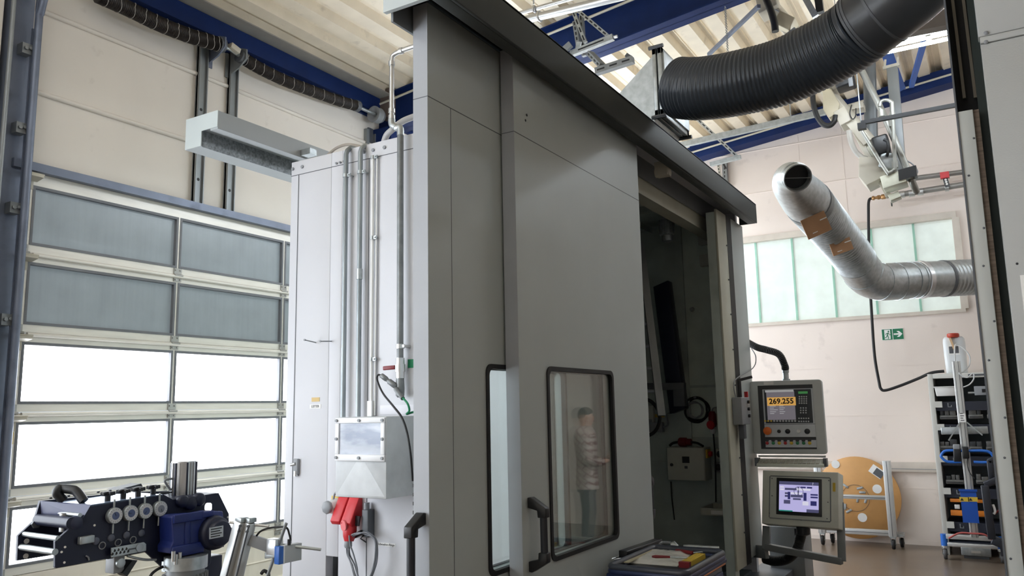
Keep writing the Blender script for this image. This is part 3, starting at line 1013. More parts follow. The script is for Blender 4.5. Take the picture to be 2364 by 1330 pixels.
s1, _ = cee(800, 1168, 0.95, 'red power socket without a plug, left of the plugged one', False)
s2, cc = cee(826, 1170, 1.0, 'red power socket with a plug and pale red cap, under fuse box', True)
c = at(778, 1168, Y=BY0)
sk = thing('wall_socket', c, 'small grey capped wall socket left of the red sockets', 'socket')
MB().lathe(c, (0, -1, 0), [(0.045, 0), (0.045, 0.02), (0.036, 0.05), (0.033, 0.075)], 8).build('housing', M_white, sk)
MB().lathe(c + V((0, -0.07, 0)), (0, -1, 0), [(0.036, 0), (0.036, 0.014), (0.03, 0.02)], 8).build('cap', M_grey, sk)
MB().tube(spline([c + V((0.0, -0.03, 0.04)), c + V((0.015, -0.03, 0.075)), c + V((0.05, -0.03, 0.06)), c + V((0.07, -0.03, 0.085))], 6), 0.006, 8).build('cable_tail', M_grey, sk)
c = at(772, 1150, Y=BY0)
tag(B(c.x - 0.02, c.x + 0.035, BY0 - 0.002, BY0, c.z - 0.016, c.z + 0.012).build('yellow_sticker', M_yellow), 'small yellow sticker above the grey wall socket', 'sticker')
c = at(858, 1205, Y=BY0)
gs = thing('limit_switch', c, 'narrow grey connector box with open flap right of the sockets', 'connector box')
B(c.x - 0.022, c.x + 0.022, BY0 - 0.055, BY0, c.z - 0.075, c.z + 0.07).build('housing', M_dgrey, gs, bevel=0.004)
MB().cyl((c.x - 0.01, BY0 - 0.03, c.z + 0.07), (c.x - 0.01, BY0 - 0.03, c.z + 0.105), 0.016, 8).build('gland', M_grey, gs)
MB().obox((c.x - 0.05, BY0 - 0.06, c.z + 0.01), (0.022, -0.006, 0), (0, 0.004, 0), (0.004, 0, 0.026)).build('flap', M_black, gs)
MB().obox((c.x - 0.045, BY0 - 0.05, c.z - 0.06), (0.03, -0.01, 0.012), (0, 0.012, 0), (-0.004, 0, 0.012)).build('hook', M_black, gs)

# coiled grey cable, falling from the plug
hc = at(838, 1240, Y=BY0 - 0.06)
cc = at(842, 1281, Y=BY0 - 0.06)
rng = random.Random(4)
pts = [cc.copy() for _ in range(0)]
plug_end = at(806, 1236, Y=BY0 - 0.10)
pts += [plug_end, at(808, 1256, Y=BY0 - 0.10), at(816, 1280, Y=BY0 - 0.09), at(824, 1310, Y=BY0 - 0.08)]
for k in range(40):
    w = math.radians(250 + 36 * k)
    rr = 0.106 + 0.015 * math.sin(k * 1.9) + 0.006 * rng.uniform(-1, 1)
    pts.append(cc + V((rr * math.cos(w) * (0.9 + 0.1 * math.sin(k * 0.7)), -0.012 - 0.012 * math.sin(k * 0.9), 1.18 * rr * math.sin(w))))
tag(MB().tube(spline(pts, 5), 0.0042, 8).build('coiled_cable', mat('grey_cable', (122, 125, 132), 0.45)), 'grey cable coiled in loops hanging below the red sockets', 'cable')
MB().tube([hc + V((0, 0.01, 0.01)), hc + V((0, -0.02, -0.005)), hc + V((0.005, 0.02, -0.03))], 0.004, 6).build('hanging_strap', M_black, bpy.data.objects['coiled_cable'])


def label_plate(px0, py0, px1, py1, name, lab, m, body=None, tsize=0.0, cat='label', tm=None):
    a, b = at(px0, py0, Y=BY0), at(px1, py1, Y=BY0)
    o = B(a.x, b.x, BY0 - 0.0025, BY0, b.z, a.z).build(name, m)
    tag(o, lab, cat)
    if body:
        text('lettering', body, tsize, ((a.x + b.x) / 2, BY0 - 0.003, (a.z + b.z) / 2), XAX, ZAX, tm or M_ink, o)
    return o


label_plate(720, 918, 738, 927, 'tape_label', 'beige tape strip above the ladder label on the booth wall', mat('beige_tape', (216, 188, 128), 0.6))
label_plate(716, 934, 741, 943, 'name_label', 'small white label with hand-stamped capital letters on booth wall', M_paper, 'LEITER', 0.021)
label_plate(872, 1252, 913, 1263, 'printed_label', 'narrow white printed label beside the coiled cable', M_paper, 'Schrauben-Ringe', 0.017)
label_plate(942, 830, 956, 849, 'green_sticker', 'green sticker on the booth wall by the valve', M_green)
label_plate(878, 936, 960, 955, 'paper_note', 'pale paper note above the fuse box', mat('pale_note', (222, 222, 228), 0.5))
c = at(686, 1075, Y=BY0)
la = thing('door_latch', c, 'small steel toggle latch on the booth end wall', 'latch')
B(c.x - 0.014, c.x + 0.022, BY0 - 0.02, BY0, c.z - 0.05, c.z + 0.04).build('plate', M_grey, la, bevel=0.004)
MB().cyl((c.x - 0.03, BY0 - 0.02, c.z + 0.005), (c.x + 0.006, BY0 - 0.02, c.z + 0.012), 0.009, 8).build('lever', M_chrome, la)
MB().cyl((c.x + 0.004, BY0 - 0.012, c.z - 0.06), (c.x + 0.004, BY0 - 0.012, c.z - 0.03), 0.014, 10).build('catch', M_chrome, la)
for i, (pa, pb, lab) in enumerate((((704, 785), (729, 791), 'left one of two steel hook pins on booth end wall'), ((740, 788), (765, 788), 'right one of two steel hook pins on booth end wall'))):
    a, b = at(*pa, Y=BY0 - 0.10), at(*pb, Y=BY0)
    pb_ = MB().cyl(a, b, 0.0036, 8)
    pb_.cyl(a, a + (a - b).normalized() * 0.006, 0.0065, 8)
    tag(pb_.build('hook_pin', M_grey), lab, 'pin', 'hook pins on the booth wall')

# cable trunk behind the booth, L-shaped section
tk = thing('cable_channel', (-3.9, 3.4, 3.2), 'grey L-shaped sheet metal trunk sticking out behind the booth', 'cable trunk')
TY0, TY1 = 2.95, 5.5
tp = [(-4.02, 3.36), (-3.735, 3.36), (-3.735, 3.25), (-3.80, 3.25), (-3.80, 3.27), (-3.88, 3.27), (-3.88, 3.172), (-4.02, 3.172)]
MB().prism([V((a, TY0, b)) for a, b in tp], (0, TY1 - TY0, 0)).build('channel', mat('trunk_paint', (158, 163, 165), 0.45, var=0.03), tk, smooth=10)
B(-3.882, -3.877, TY0 + 0.01, TY1, 3.168, 3.272).build('zinc_flank', M_galvd, tk)
B(-4.02, -3.735, TY0 - 0.004, TY0, 3.262, 3.362).build('end_cap', M_booth, tk)
B(-3.74, -3.65, 3.6, 3.66, 3.26, 3.30).build('wall_bracket', M_galv, tk)
B(-3.74, -3.65, 5.1, 5.16, 3.26, 3.30).build('wall_bracket', M_galv, tk)
B(-4.02, -3.875, TY0 - 0.004, TY0, 3.172, 3.262).build('lower_end_cap', M_booth, tk)

# ------------------------------------------------------------------ inside the booth
def on_lining(px, py, off=0.0):
    return at(px, py, Y=YL - off)


# white control cabinet on the lining
a, b = at(1539, 1033, Y=6.12), at(1629, 1111, Y=6.12)
cb = thing('control_cabinet', ((a.x + b.x) / 2, YL, b.z), 'pale grey control cabinet hanging on the dark inner wall', 'control cabinet')
B(a.x, b.x, 6.12, YL - 0.006, b.z, a.z).build('housing', M_cabgrey, cb, bevel=0.004)
B(a.x + 0.004, b.x - 0.004, 6.112, 6.12, b.z + 0.004, a.z - 0.004).build('cabinet_door', M_cabgrey, cb, bevel=0.002)
c0, c1 = at(1575, 1054, Y=6.112), at(1592, 1069, Y=6.112)
B(c0.x, c1.x, 6.107, 6.112, c1.z, c0.z).build('display_window', M_black, cb)
c0 = at(1584, 1079, Y=6.112)
B(c0.x - 0.012, c0.x + 0.012, 6.109, 6.112, c0.z - 0.01, c0.z + 0.01).build('small_label', M_dgrey, cb)
c0 = at(1551, 1073, Y=6.112)
MB().cyl(c0, c0 - YAX * 0.012, 0.012, 12).build('lock', M_black, cb)
c0 = at(1637, 1048, Y=6.2)
B(b.x, b.x + 0.012, 6.16, 6.25, c0.z - 0.03, c0.z + 0.035).build('rotary_switch', M_yellow, cb)
MB().cyl((b.x + 0.012, 6.205, c0.z), (b.x + 0.035, 6.205, c0.z), 0.02, 10).build('switch_knob', M_red, cb)
# red plug lying on the cabinet
c0 = at(1582, 1026, Y=6.2)
pl = thing('red_connector', c0, 'red power connector with black cable lying on the control cabinet', 'connector')
MB().lathe((c0.x - 0.05, 6.2, a.z + 0.038), (1, 0, 0), [(0.03, 0), (0.036, 0.01), (0.036, 0.06), (0.028, 0.065), (0.026, 0.10)], 14).build('plug_body', M_dred, pl)
MB().tube(spline([(c0.x - 0.05, 6.2, a.z + 0.038), (c0.x - 0.10, 6.2, a.z + 0.03), (c0.x - 0.13, 6.2, a.z + 0.008)], 6), 0.01, 8).build('cable', M_rubber, pl)
MB().tube(spline([(c0.x + 0.05, 6.2, a.z + 0.038), (c0.x + 0.10, 6.2, a.z + 0.03), (c0.x + 0.15, 6.18, a.z + 0.008)], 6), 0.009, 8).build('cable_tail', M_rubber, pl)

# black cable coil
c0 = at(1606, 946, Y=YL - 0.05)
pts = []
rng = random.Random(7)
for k in range(60):
    w = math.radians(90 + 30 * k)
    rr = 0.095 + 0.008 * math.sin(k * 0.8) + rng.uniform(-0.004, 0.004)
    pts.append(c0 + V((rr * math.cos(w), 0.02 - 0.01 * math.sin(k * 1.3), rr * math.sin(w) * 0.98)))
tag(MB().tube(spline(pts, 4), 0.007, 8).build('cable_coil', M_rubber), 'coil of black cable hanging on the inner wall above the cabinet', 'cable')
MB().cyl(c0 + V((0, -0.02, 0.095)), c0 + V((0, 0.05, 0.095)), 0.008, 8).build('hook', M_chrome, bpy.data.objects['cable_coil'])
pts = []
for k in range(24):
    w = math.radians(200 + 36 * k)
    rr = 0.062 + 0.006 * math.sin(k)
    pts.append(c0 + V((rr * math.cos(w) + 0.004, -0.03 + 0.004 * math.sin(k * 1.3), rr * math.sin(w) - 0.002)))
tag(MB().tube(spline(pts, 4), 0.005, 8).build('cable_coil', M_grey), 'smaller grey cable coil inside the black coil on the inner wall', 'cable')

# red plug and its cable
c0 = at(1645, 972, Y=YL - 0.05)
rp = thing('red_coupling', c0, 'dark red power coupling hanging on the perforated inner wall', 'connector')
MB().lathe(c0 + V((0, 0, 0.075)), (0.0, 0, -1), [(0.02, 0), (0.03, 0.02), (0.032, 0.10), (0.026, 0.12)], 14).build('coupling_body', M_dred, rp)
MB().lathe(c0 + V((-0.008, -0.02, -0.03)), (-0.3, -1, -0.2), [(0.034, 0), (0.036, 0.006), (0.032, 0.014)], 16).build('cap', M_red, rp)
MB().lathe(c0 + V((0, 0, -0.06)), (0.0, 0, -1), [(0.022, 0), (0.022, 0.025), (0.014, 0.04)], 12).build('gland', M_white, rp)
MB().tube(spline([c0 + V((0.0, 0, -0.09)), c0 + V((0.004, 0, -0.3)), c0 + V((-0.01, 0, -0.62))], 6), 0.006, 8).build('cable', M_rubber, rp)
MB().tube(spline([c0 + V((0.0, 0, 0.075)), c0 + V((0.01, 0.01, 0.10)), c0 + V((0.05, 0.02, 0.105)), c0 + V((0.09, 0.03, 0.095))], 6), 0.005, 8).build('cable_loop', M_grey, rp)

for px, py, lab in ((1665, 1048, 'single square wall socket right of the control cabinet'), (1661, 1078, 'left of the paired black-faced sockets below the single socket'), (1678, 1079, 'right of the paired black-faced sockets below the single socket')):
    c0 = on_lining(px, py)
    t = thing('wall_socket', c0, lab, 'socket', 'wall sockets inside the booth')
    B(c0.x - 0.033, c0.x + 0.033, YL - 0.035, YL - 0.006, c0.z - 0.04, c0.z + 0.04).build('socket_body', M_cabgrey if py < 1060 else M_grey, t, bevel=0.006)
    MB().cyl((c0.x, YL - 0.035, c0.z), (c0.x, YL - 0.042, c0.z), 0.026, 12).build('socket_face', M_black, t)
for px, py, lab in ((1503, 965, 'white double socket box at the left of the inner wall'),):
    c0 = on_lining(px, py)
    t = thing('wall_socket', c0, lab, 'socket')
    B(c0.x - 0.025, c0.x + 0.04, YL - 0.05, YL - 0.006, c0.z - 0.1, c0.z + 0.1).build('socket_body', M_cabgrey, t, bevel=0.006)
    B(c0.x - 0.012, c0.x + 0.028, YL - 0.054, YL - 0.05, c0.z - 0.08, c0.z - 0.01).build('socket_face', M_grey, t)
c0 = on_lining(1521, 986)
jb_ = thing('junction_box', c0, 'small grey junction box with cables at left of the inner wall', 'junction box')
B(c0.x - 0.08, c0.x + 0.05, YL - 0.06, YL - 0.006, c0.z - 0.04, c0.z + 0.04).build('housing', M_grey, jb_, bevel=0.004)
MB().tube(spline([c0 + V((0.05, -0.03, 0)), c0 + V((0.09, -0.03, 0.02)), c0 + V((0.085, -0.03, 0.1)), c0 + V((0.14, -0.03, 0.12)), c0 + V((0.21, -0.03, 0.18)), c0 + V((0.235, -0.03, 0.3))], 6), 0.006, 8).build('cable', M_grey, jb_)
c0 = on_lining(1524, 960)
tag(B(c0.x - 0.04, c0.x + 0.04, YL - 0.008, YL - 0.005, c0.z - 0.012, c0.z + 0.012).build('yellow_label', M_yellow), 'yellow label strip on the dark inner wall', 'label')
for (px, py, lab) in ((1629, 553, 'upper'), (1633, 602, 'lower')):
    c0 = on_lining(px, py)
    t = thing('terminal_box', c0, lab + ' of two square grey boxes high on the inner wall', 'terminal box', 'terminal boxes inside the booth')
    B(c0.x - 0.05, c0.x + 0.04, YL - 0.05, YL - 0.006, c0.z - 0.05, c0.z + 0.045).build('housing', M_cabgrey, t, bevel=0.004)
    for k in (-1, 0, 1):
        MB().cyl((c0.x + 0.04, YL - 0.03, c0.z + 0.03 * k), (c0.x + 0.06, YL - 0.03, c0.z + 0.03 * k), 0.011, 8).build('gland', M_black, t)
c0 = on_lining(1600, 715)
tag(MB().lathe(c0, (0, -1, 0), [(0.012, 0), (0.02, 0.02), (0.014, 0.05)], 10).build('wall_stud', M_galv), 'small steel stud high on the inner wall', 'stud')

# lamp hanging from the booth ceiling
c0 = at(1540, 541, Y=5.75)
lp = thing('spindle_motor', (c0.x, c0.y, 3.03), 'ribbed metal cylinder hanging from the booth ceiling', 'motor')
MB().lathe((c0.x, c0.y, c0.z - 0.06), ZAX, [(0.03, 0), (0.045, 0.005), (0.045, 0.05), (0.055, 0.055), (0.055, 0.17), (0.03, 0.18), (0.03, 0.24)], 20).build('housing', M_galv, lp)
mb = MB()
for k in range(16):
    w = 2 * math.pi * k / 16
    d = V((math.cos(w), math.sin(w), 0))
    mb.bar(V((c0.x, c0.y, c0.z + 0.0)) + d * 0.056, V((c0.x, c0.y, c0.z + 0.11)) + d * 0.056, 0.006, 0.008, d)
mb.build('cooling_fins', M_galv, lp)
MB().bar((c0.x - 0.35, c0.y, c0.z + 0.19), (c0.x + 0.25, c0.y, c0.z + 0.19), 0.16, 0.03).build('mounting_plate', M_galv, lp)

# leaning ladder, leaning panel, bracket, black hose
la_ = thing('ladder', at(1510, 950, Y=5.6), 'aluminium ladder leaning inside the booth beside the door edge', 'ladder')
lt, lb = at(1478, 560, Y=5.75), at(1527, 960, Y=5.45)
lt2, lb2 = at(1440, 560, Y=5.75), at(1490, 960, Y=5.45)
lb3, lb4 = lb, lb2
MB().bar(lt, lb3, 0.055, 0.026).build('rail', M_post, la_)
MB().bar(lt2, lb4, 0.055, 0.026).build('rail', M_post, la_)
for k in range(7):
    f = 0.12 + 0.125 * k
    MB().cyl(lt.lerp(lb3, f), lt2.lerp(lb4, f), 0.014, 8).build('rung', M_alu, la_)
p0, p1 = at(1500, 655, Y=5.95), at(1538, 950, Y=5.95)
lpn = MB().obox((p0 + p1) / 2 + V((0.07, 0.1, 0)), (p1 - p0) / 2, V((0.062, 0, 0.02)), V((0, 0.05, 0)))
tag(lpn.build('leaning_profile', M_straight, bevel=0.004), 'dark blue-black profile leaning inside the booth beside the ladder', 'profile')
p0, p1 = at(1440, 893, Y=5.9), at(1582, 892, Y=5.9)
ar = thing('swing_arm', p1, 'grey horizontal bracket arm in front of the leaning profile', 'bracket')
MB().bar(p0, p1, 0.05, 0.055).build('arm', M_dgrey, ar, bevel=0.004)
B(p1.x - 0.09, p1.x + 0.0, 5.9 - 0.03, 5.93, p1.z - 0.15, p1.z - 0.02).build('clamp', M_dgrey, ar, bevel=0.006)
tag(MB().tube(spline([at(1470, 920, Y=5.5), at(1500, 925, Y=5.5), at(1518, 945, Y=5.5), at(1523, 968, Y=5.5), at(1515, 992, Y=5.5), at(1498, 1005, Y=5.5), at(1470, 1008, Y=5.5)], 6), 0.013, 8).build('bent_hose', M_rubber), 'black hose bending out from behind the sliding door edge', 'hose')
# shelf tray beside the jamb
a, b = at(1617, 1180, Y=5.95), at(1694, 1190, Y=5.95)
ty = thing('wall_tray', (a.x, 6.1, a.z), 'shallow pale metal tray with white label beside the jamb', 'tray')
mb = MB()
z0 = at(1617, 1190, Y=5.95).z
x1 = -1.74
mb.box(a.x, x1, 5.95, 6.26, z0, z0 + 0.004)
mb.box(a.x, x1, 5.95, 5.954, z0, z0 + 0.055)
mb.box(a.x, x1, 6.256, 6.26, z0, z0 + 0.055)
mb.box(a.x, a.x + 0.004, 5.95, 6.26, z0, z0 + 0.055)
mb.box(x1 - 0.004, x1, 5.95, 6.26, z0, z0 + 0.055)
mb.build('tray', M_cabgrey, ty)
B(a.x + 0.08, a.x + 0.19, 5.948, 5.95, z0 + 0.012, z0 + 0.04).build('label_strip', M_paper, ty)
c0 = on_lining(1554, 1165)
tag(MB().tube(spline([on_lining(1549, 1112, 0.02), on_lining(1551, 1150, 0.02), on_lining(1554, 1175, 0.02), on_lining(1557, 1200, 0.02)], 5), 0.005, 8).build('hanging_cable', M_rubber), 'thin black cable hanging below the control cabinet', 'cable')
# black bundle hanging right next to the jamb
tag(MB().tube(spline([at(1686, 945, Y=6.1), at(1680, 975, Y=6.1), at(1679, 1010, Y=6.1), at(1686, 1045, Y=6.1), at(1692, 1080, Y=6.1)], 6), 0.02, 8).build('hose_bundle', M_rubber), 'black hose bundle hanging by the cream jamb', 'hose')

# grey connector box on the outer panel, with lever
a, b = at(1708, 917, X=-1.56), at(1742, 978, X=-1.56)
cbx = thing('connector_box', ((-1.6), (a.y + b.y) / 2, b.z), 'grey connector box on the booth edge left of the upper panel', 'connector box')
B(-1.62, -1.55, a.y, a.y + 0.22, b.z, a.z).build('housing', M_grey, cbx, bevel=0.006)
B(-1.60, -1.56, a.y + 0.06, a.y + 0.12, b.z - 0.10, b.z).build('plug', M_dgrey, cbx, bevel=0.004)
MB().cyl((-1.585, a.y + 0.10, a.z), (-1.585, a.y + 0.10, a.z + 0.12), 0.014, 10).build('lever_post', M_black, cbx)
MB().bar((-1.60, a.y + 0.10, a.z + 0.12), (-1.50, a.y + 0.14, a.z + 0.145), 0.016, 0.02).build('lever', M_black, cbx)
for k in (0, 1):
    MB().cyl((-1.565 + 0.012 * k, a.y + 0.17, a.z), (-1.565 + 0.012 * k, a.y + 0.17, a.z + 0.04), 0.008, 8).build('red_plug', M_red, cbx)
for k in range(3):
    MB().cyl((-1.55, a.y + 0.16, b.z + 0.06 + 0.05 * k), (-1.535, a.y + 0.16, b.z + 0.06 + 0.05 * k), 0.012, 8).build('jack', M_black, cbx)
MB().tube(spline([(-1.60, a.y + 0.04, a.z), (-1.60, a.y + 0.04, a.z + 0.12), at(1738, 850, Y=6.3), at(1745, 825, Y=6.35), at(1735, 805, Y=6.4)], 6), 0.004, 6).build('cable', M_grey, cbx)


# ------------------------------------------------------------------ operator panels
def frame_of(rz, tilt):
    """right, up, outward of a panel face turned rz about the vertical and tilted back"""
    r = V((math.cos(rz), math.sin(rz), 0))
    n0 = V((math.sin(rz), -math.cos(rz), 0))
    u = (ZAX * math.cos(tilt) - n0 * math.sin(tilt)).normalized()
    n = r.cross(u)
    return r, u, n


class Face:
    def __init__(s, c, r, u, n):
        s.c, s.r, s.u, s.n = V(c), r, u, n

    def p(s, a, b, d=0.0):
        return s.c + s.r * a + s.u * b + s.n * d

    def box(s, mb, a0, a1, b0, b1, d0, d1):
        return mb.obox(s.p((a0 + a1) / 2, (b0 + b1) / 2, (d0 + d1) / 2), s.r * (a1 - a0) / 2, s.u * (b1 - b0) / 2, s.n * (d1 - d0) / 2)

    def uv(s, px, py):
        """face coordinates under a photograph pixel"""
        d = at(px, py, D=1.0) - EYE
        t = (s.c - EYE).dot(s.n) / d.dot(s.n)
        q = EYE + d * t - s.c
        return q.dot(s.r), q.dot(s.u)


cp_c = (at(1737, 880, Y=6.3) + at(1902, 1050, Y=6.3)) / 2
r, u, n = frame_of(math.radians(5), math.radians(2))
F = Face(cp_c, r, u, n)
cp = thing('operator_terminal', cp_c, 'upper machine control panel showing large black digits on orange', 'control panel')
W, Hh = 0.262, 0.275
mb = MB()
poly = []
for sx, sy, a0 in ((1, 1, 0), (-1, 1, 90), (-1, -1, 180), (1, -1, 270)):
    for k in range(5):
        w = math.radians(a0 + 22.5 * k)
        poly.append(F.p(sx * (W - 0.022) + 0.022 * math.cos(w), sy * (Hh - 0.022) + 0.022 * math.sin(w)))
mb.prism([q - n * 0.09 for q in poly], n * 0.09)
mb.build('housing', M_panelgrey, cp, bevel=0.006)
mb = MB()
fx0, fy1 = F.uv(1749, 891)
fx1, fy0 = F.uv(1886, 1037)
F.box(mb, fx0, fx1, fy0, fy1, 0, 0.004)
mb.build('black_bezel', M_black, cp)
mb = MB()
e0, e1 = F.uv(1760, 899)[0], F.uv(1876, 899)[0]
y1_, y0_ = F.uv(1815, 898)[1], F.uv(1815, 979)[1]
F.box(mb, e0, e1, y0_, y1_, 0.003, 0.007)
F.box(mb, e0, e1, F.uv(1815, 1009)[1], F.uv(1815, 980)[1], 0.003, 0.007)
F.box(mb, e0, e1, F.uv(1815, 1033)[1], F.uv(1815, 1016)[1], 0.003, 0.007)
mb.build('silver_plate', mat('silver_plate', (176, 180, 184), 0.35, 0.3), cp)
mb = MB()
F.box(mb, e0 + 0.012, e1 - 0.012, y0_ + 0.006, y1_ - 0.006, 0.006, 0.009)
mb.build('keyboard_plate', mat('key_plate', (22, 30, 38), 0.4), cp)
s0, s1 = F.uv(1769, 905), F.uv(1838, 969)
mb = MB()
F.box(mb, s0[0], s1[0], s1[1], s0[1], 0.008, 0.010)
scr = mb.build('screen', emis('screen_grey', (128, 122, 130), 0.55, (20, 20, 24)), cp)
mb = MB()
F.box(mb, s0[0] - 0.008, s1[0] - 0.004, s0[1] - 0.004, s0[1] + 0.012, 0.009, 0.011)
mb.build('menu_bar', emis('screen_white', (190, 190, 190), 0.5, (60, 60, 60)), scr)
o0, o1 = F.uv(1771, 918), F.uv(1838, 936)
mb = MB()
F.box(mb, o0[0], o1[0], o1[1], o0[1], 0.0095, 0.0115)
mb.build('readout_field', emis('screen_orange', (226, 170, 84), 0.7, (60, 50, 20)), scr)
text('readout', '269.255', 0.056, F.p((o0[0] + o1[0]) / 2, (o0[1] + o1[1]) / 2, 0.0118), r, u, M_ink, scr, bold=0.0016)
mb = MB()
for k in range(5):
    F.box(mb, s0[0] + 0.02, s0[0] + 0.05 + 0.014 * (k % 3), s1[1] + 0.045 + 0.014 * k, s1[1] + 0.049 + 0.014 * k, 0.0095, 0.0105)
    F.box(mb, s0[0] + 0.09, s0[0] + 0.12 + 0.01 * (k % 2), s1[1] + 0.045 + 0.014 * k, s1[1] + 0.049 + 0.014 * k, 0.0095, 0.0105)
mb.build('screen_text', emis('screen_text', (200, 200, 205), 0.6, (60, 60, 60)), scr)
a, b = F.uv(1843, 904), F.uv(1865, 909)
mb = MB()
F.box(mb, a[0], b[0], b[1], a[1], 0.008, 0.011)
mb.build('green_display', emis('green_display', (60, 140, 70), 0.5, (20, 50, 20)), cp)
M_key = mat('light_key', (196, 200, 204), 0.4)
M_btn = {'r': mat('btn_red', (170, 40, 44), 0.35), 'g': mat('btn_green', (40, 120, 76), 0.35), 'y': mat('btn_yellow', (210, 180, 60), 0.35)}
mb = None
for (xa, ya, xb, yb, nx, ny) in ((1846, 916, 1862, 931, 4, 4), (1849, 942, 1861, 953, 3, 3), (1845, 966, 1867, 973, 5, 2)):
    for i in range(nx):
        for j in range(ny):
            q = F.uv(xa + (xb - xa) * i / (nx - 1), ya + (yb - ya) * j / (ny - 1))
            MB().cyl(F.p(q[0], q[1], 0.008), F.p(q[0], q[1], 0.013), 0.0058, 8).build('key', M_key, cp)
for i in range(11):
    q = F.uv(1767 + 6.9 * i, 972)
    MB().cyl(F.p(q[0], q[1], 0.008), F.p(q[0], q[1], 0.012), 0.0075, 10).build('soft_key', M_key if i > 2 else M_btn['y'], cp)
q = F.uv(1773, 995)
MB().lathe(F.p(q[0], q[1], 0.006), n, [(0.022, 0), (0.024, 0.012), (0.03, 0.02), (0.03, 0.03), (0.022, 0.036)], 18).build('emergency_stop', mat('stop_orange', (224, 110, 40), 0.4), cp)
for px, rr in ((1799, 0.013), (1819, 0.018), (1864, 0.02)):
    q = F.uv(px, 996)
    MB().lathe(F.p(q[0], q[1], 0.006), n, [(rr, 0), (rr, 0.012), (rr * 0.6, 0.016)], 14).build('rotary_knob', M_black, cp)
q = F.uv(1844, 996)
MB().lathe(F.p(q[0], q[1], 0.006), n, [(0.014, 0), (0.014, 0.006), (0.009, 0.01)], 14).build('white_button', M_white, cp)
for i, k in enumerate('rgyryggy'):
    q = F.uv(1771.5 + 14 * i, 1023)
    MB().lathe(F.p(q[0], q[1], 0.006), n, [(0.013, 0), (0.0115, 0.012), (0.008, 0.014)], 12).build('push_button', M_btn[k], cp)
    mb = MB()
    F.box(mb, q[0] - 0.013, q[0] + 0.013, q[1] + 0.012, q[1] + 0.022, 0.006, 0.0085)
    mb.build('button_label', M_ink, cp)
a, b = F.uv(1763, 881), F.uv(1786, 888)
mb = MB()
F.box(mb, a[0], b[0], b[1], a[1], 0, 0.0012)
mb.build('paper_sticker', M_paper, cp)
# hose from the panel up to the booth
ht = F.p(F.uv(1813, 878)[0], Hh, -0.045)
MB().lathe(ht, ZAX, [(0.03, 0), (0.03, 0.012), (0.022, 0.015), (0.022, 0.06), (0.026, 0.062), (0.026, 0.1)], 14).build('hose_fitting', M_galv, cp)
hs = MB()
pth = spline([ht + ZAX * 0.09, at(1811, 842, Y=6.33), at(1798, 818, Y=6.36), at(1770, 808, Y=6.4), at(1748, 802, Y=6.45), at(1722, 788, Y=6.5)], 16)
hs.tube(pth, [0.026 + (0.002 if i % 2 else -0.002) for i in range(len(pth))], 12)
tag(hs.build('corrugated_hose', M_rubber), 'black corrugated hose from the booth to the top of the upper panel', 'hose')
# fold-down keyboard shelf
kb = thing('keyboard_shelf', F.p(0, -Hh - 0.05, 0), 'narrow keyboard shelf folded under the upper control panel', 'keyboard')
k0 = F.uv(1766, 1062)
k1 = F.uv(1903, 1075)
mb = MB()
kr0, kr1 = -0.22, 0.28
kz = F.p(0, 0).z - cp_c.z
KF = Face(F.p(0.012, -Hh - 0.062, 0.02), r, V((0, 0, 1)), n)
mb.obox(KF.p(0, 0, 0.045), r * 0.235, n * 0.075 + ZAX * -0.02, ZAX * 0.010)
mb.build('shelf', M_cabgrey, kb, bevel=0.003)
for i in range(14):
    for j in range(3):
        c0 = KF.p(-0.20 + 0.030 * i, 0.018 - 0.008 * j, 0.0 + 0.045 * j)
        MB().obox(c0, r * 0.012, n * 0.016 + ZAX * -0.004, ZAX * 0.004).build('key', mat('key_beige', (178, 176, 164), 0.5), kb)
for sgn in (-1, 1):
    MB().obox(KF.p(0.24 * sgn, 0.005, 0.03), r * 0.012, n * 0.06, ZAX * 0.03).build('hinge_bracket', M_dgrey, kb)
MB().bar(KF.p(-0.24, 0.045, -0.03), KF.p(0.24, 0.045, -0.03), 0.02, 0.014).build('hinge_bar', M_panelgrey, kb)

# lower touch panel on a tube frame
tp_c = (at(1764, 1084, Y=6.05) + at(1935, 1223, Y=5.95)) / 2
r, u, n = frame_of(math.radians(-6), math.radians(14))
T = Face(tp_c, r, u, n)
tpn = thing('touch_panel', tp_c, 'lower grey touch panel with lit screen on a tube frame', 'control panel')
ta, tb = T.uv(1764, 1085), T.uv(1937, 1091)
tc_, td = T.uv(1755, 1208), T.uv(1935, 1222)
w0, w1 = (ta[0] + tc_[0]) / 2, (tb[0] + td[0]) / 2
h1, h0 = (ta[1] + tb[1]) / 2, (tc_[1] + td[1]) / 2
mb = MB()
T.box(mb, w0, w1, h0, h1, -0.12, 0)
mb.build('housing', mat('touch_housing_grey', (212, 214, 204), 0.45), tpn, bevel=0.006)
mb = MB()
ia, ib = T.uv(1779, 1100), T.uv(1917, 1204)
T.box(mb, ia[0], ib[0], ib[1], ia[1], 0, 0.005)
mb.build('front_plate', mat('front_plate_grey', (206, 210, 202), 0.45), tpn, bevel=0.001)
mb = MB()
T.box(mb, ia[0] - 0.006, ia[0], ib[1], ia[1], 0, 0.007)
T.box(mb, ib[0], ib[0] + 0.006, ib[1], ia[1], 0, 0.007)
T.box(mb, ia[0], ib[0], ia[1], ia[1] + 0.006, 0, 0.007)
T.box(mb, ia[0], ib[0], ib[1] - 0.006, ib[1], 0, 0.007)
mb.build('plate_edge', M_framegrey, tpn)
for px, py in ((1783, 1105), (1783, 1145), (1777, 1185), (1850, 1201), (1914, 1110), (1912, 1160), (1910, 1198)):
    q = T.uv(px, py)
    MB().cyl(T.p(q[0], q[1], 0.004), T.p(q[0], q[1], 0.008), 0.004, 8).build('screw', M_dgrey, tpn)
ba, bb = T.uv(1796, 1110), T.uv(1896, 1187)
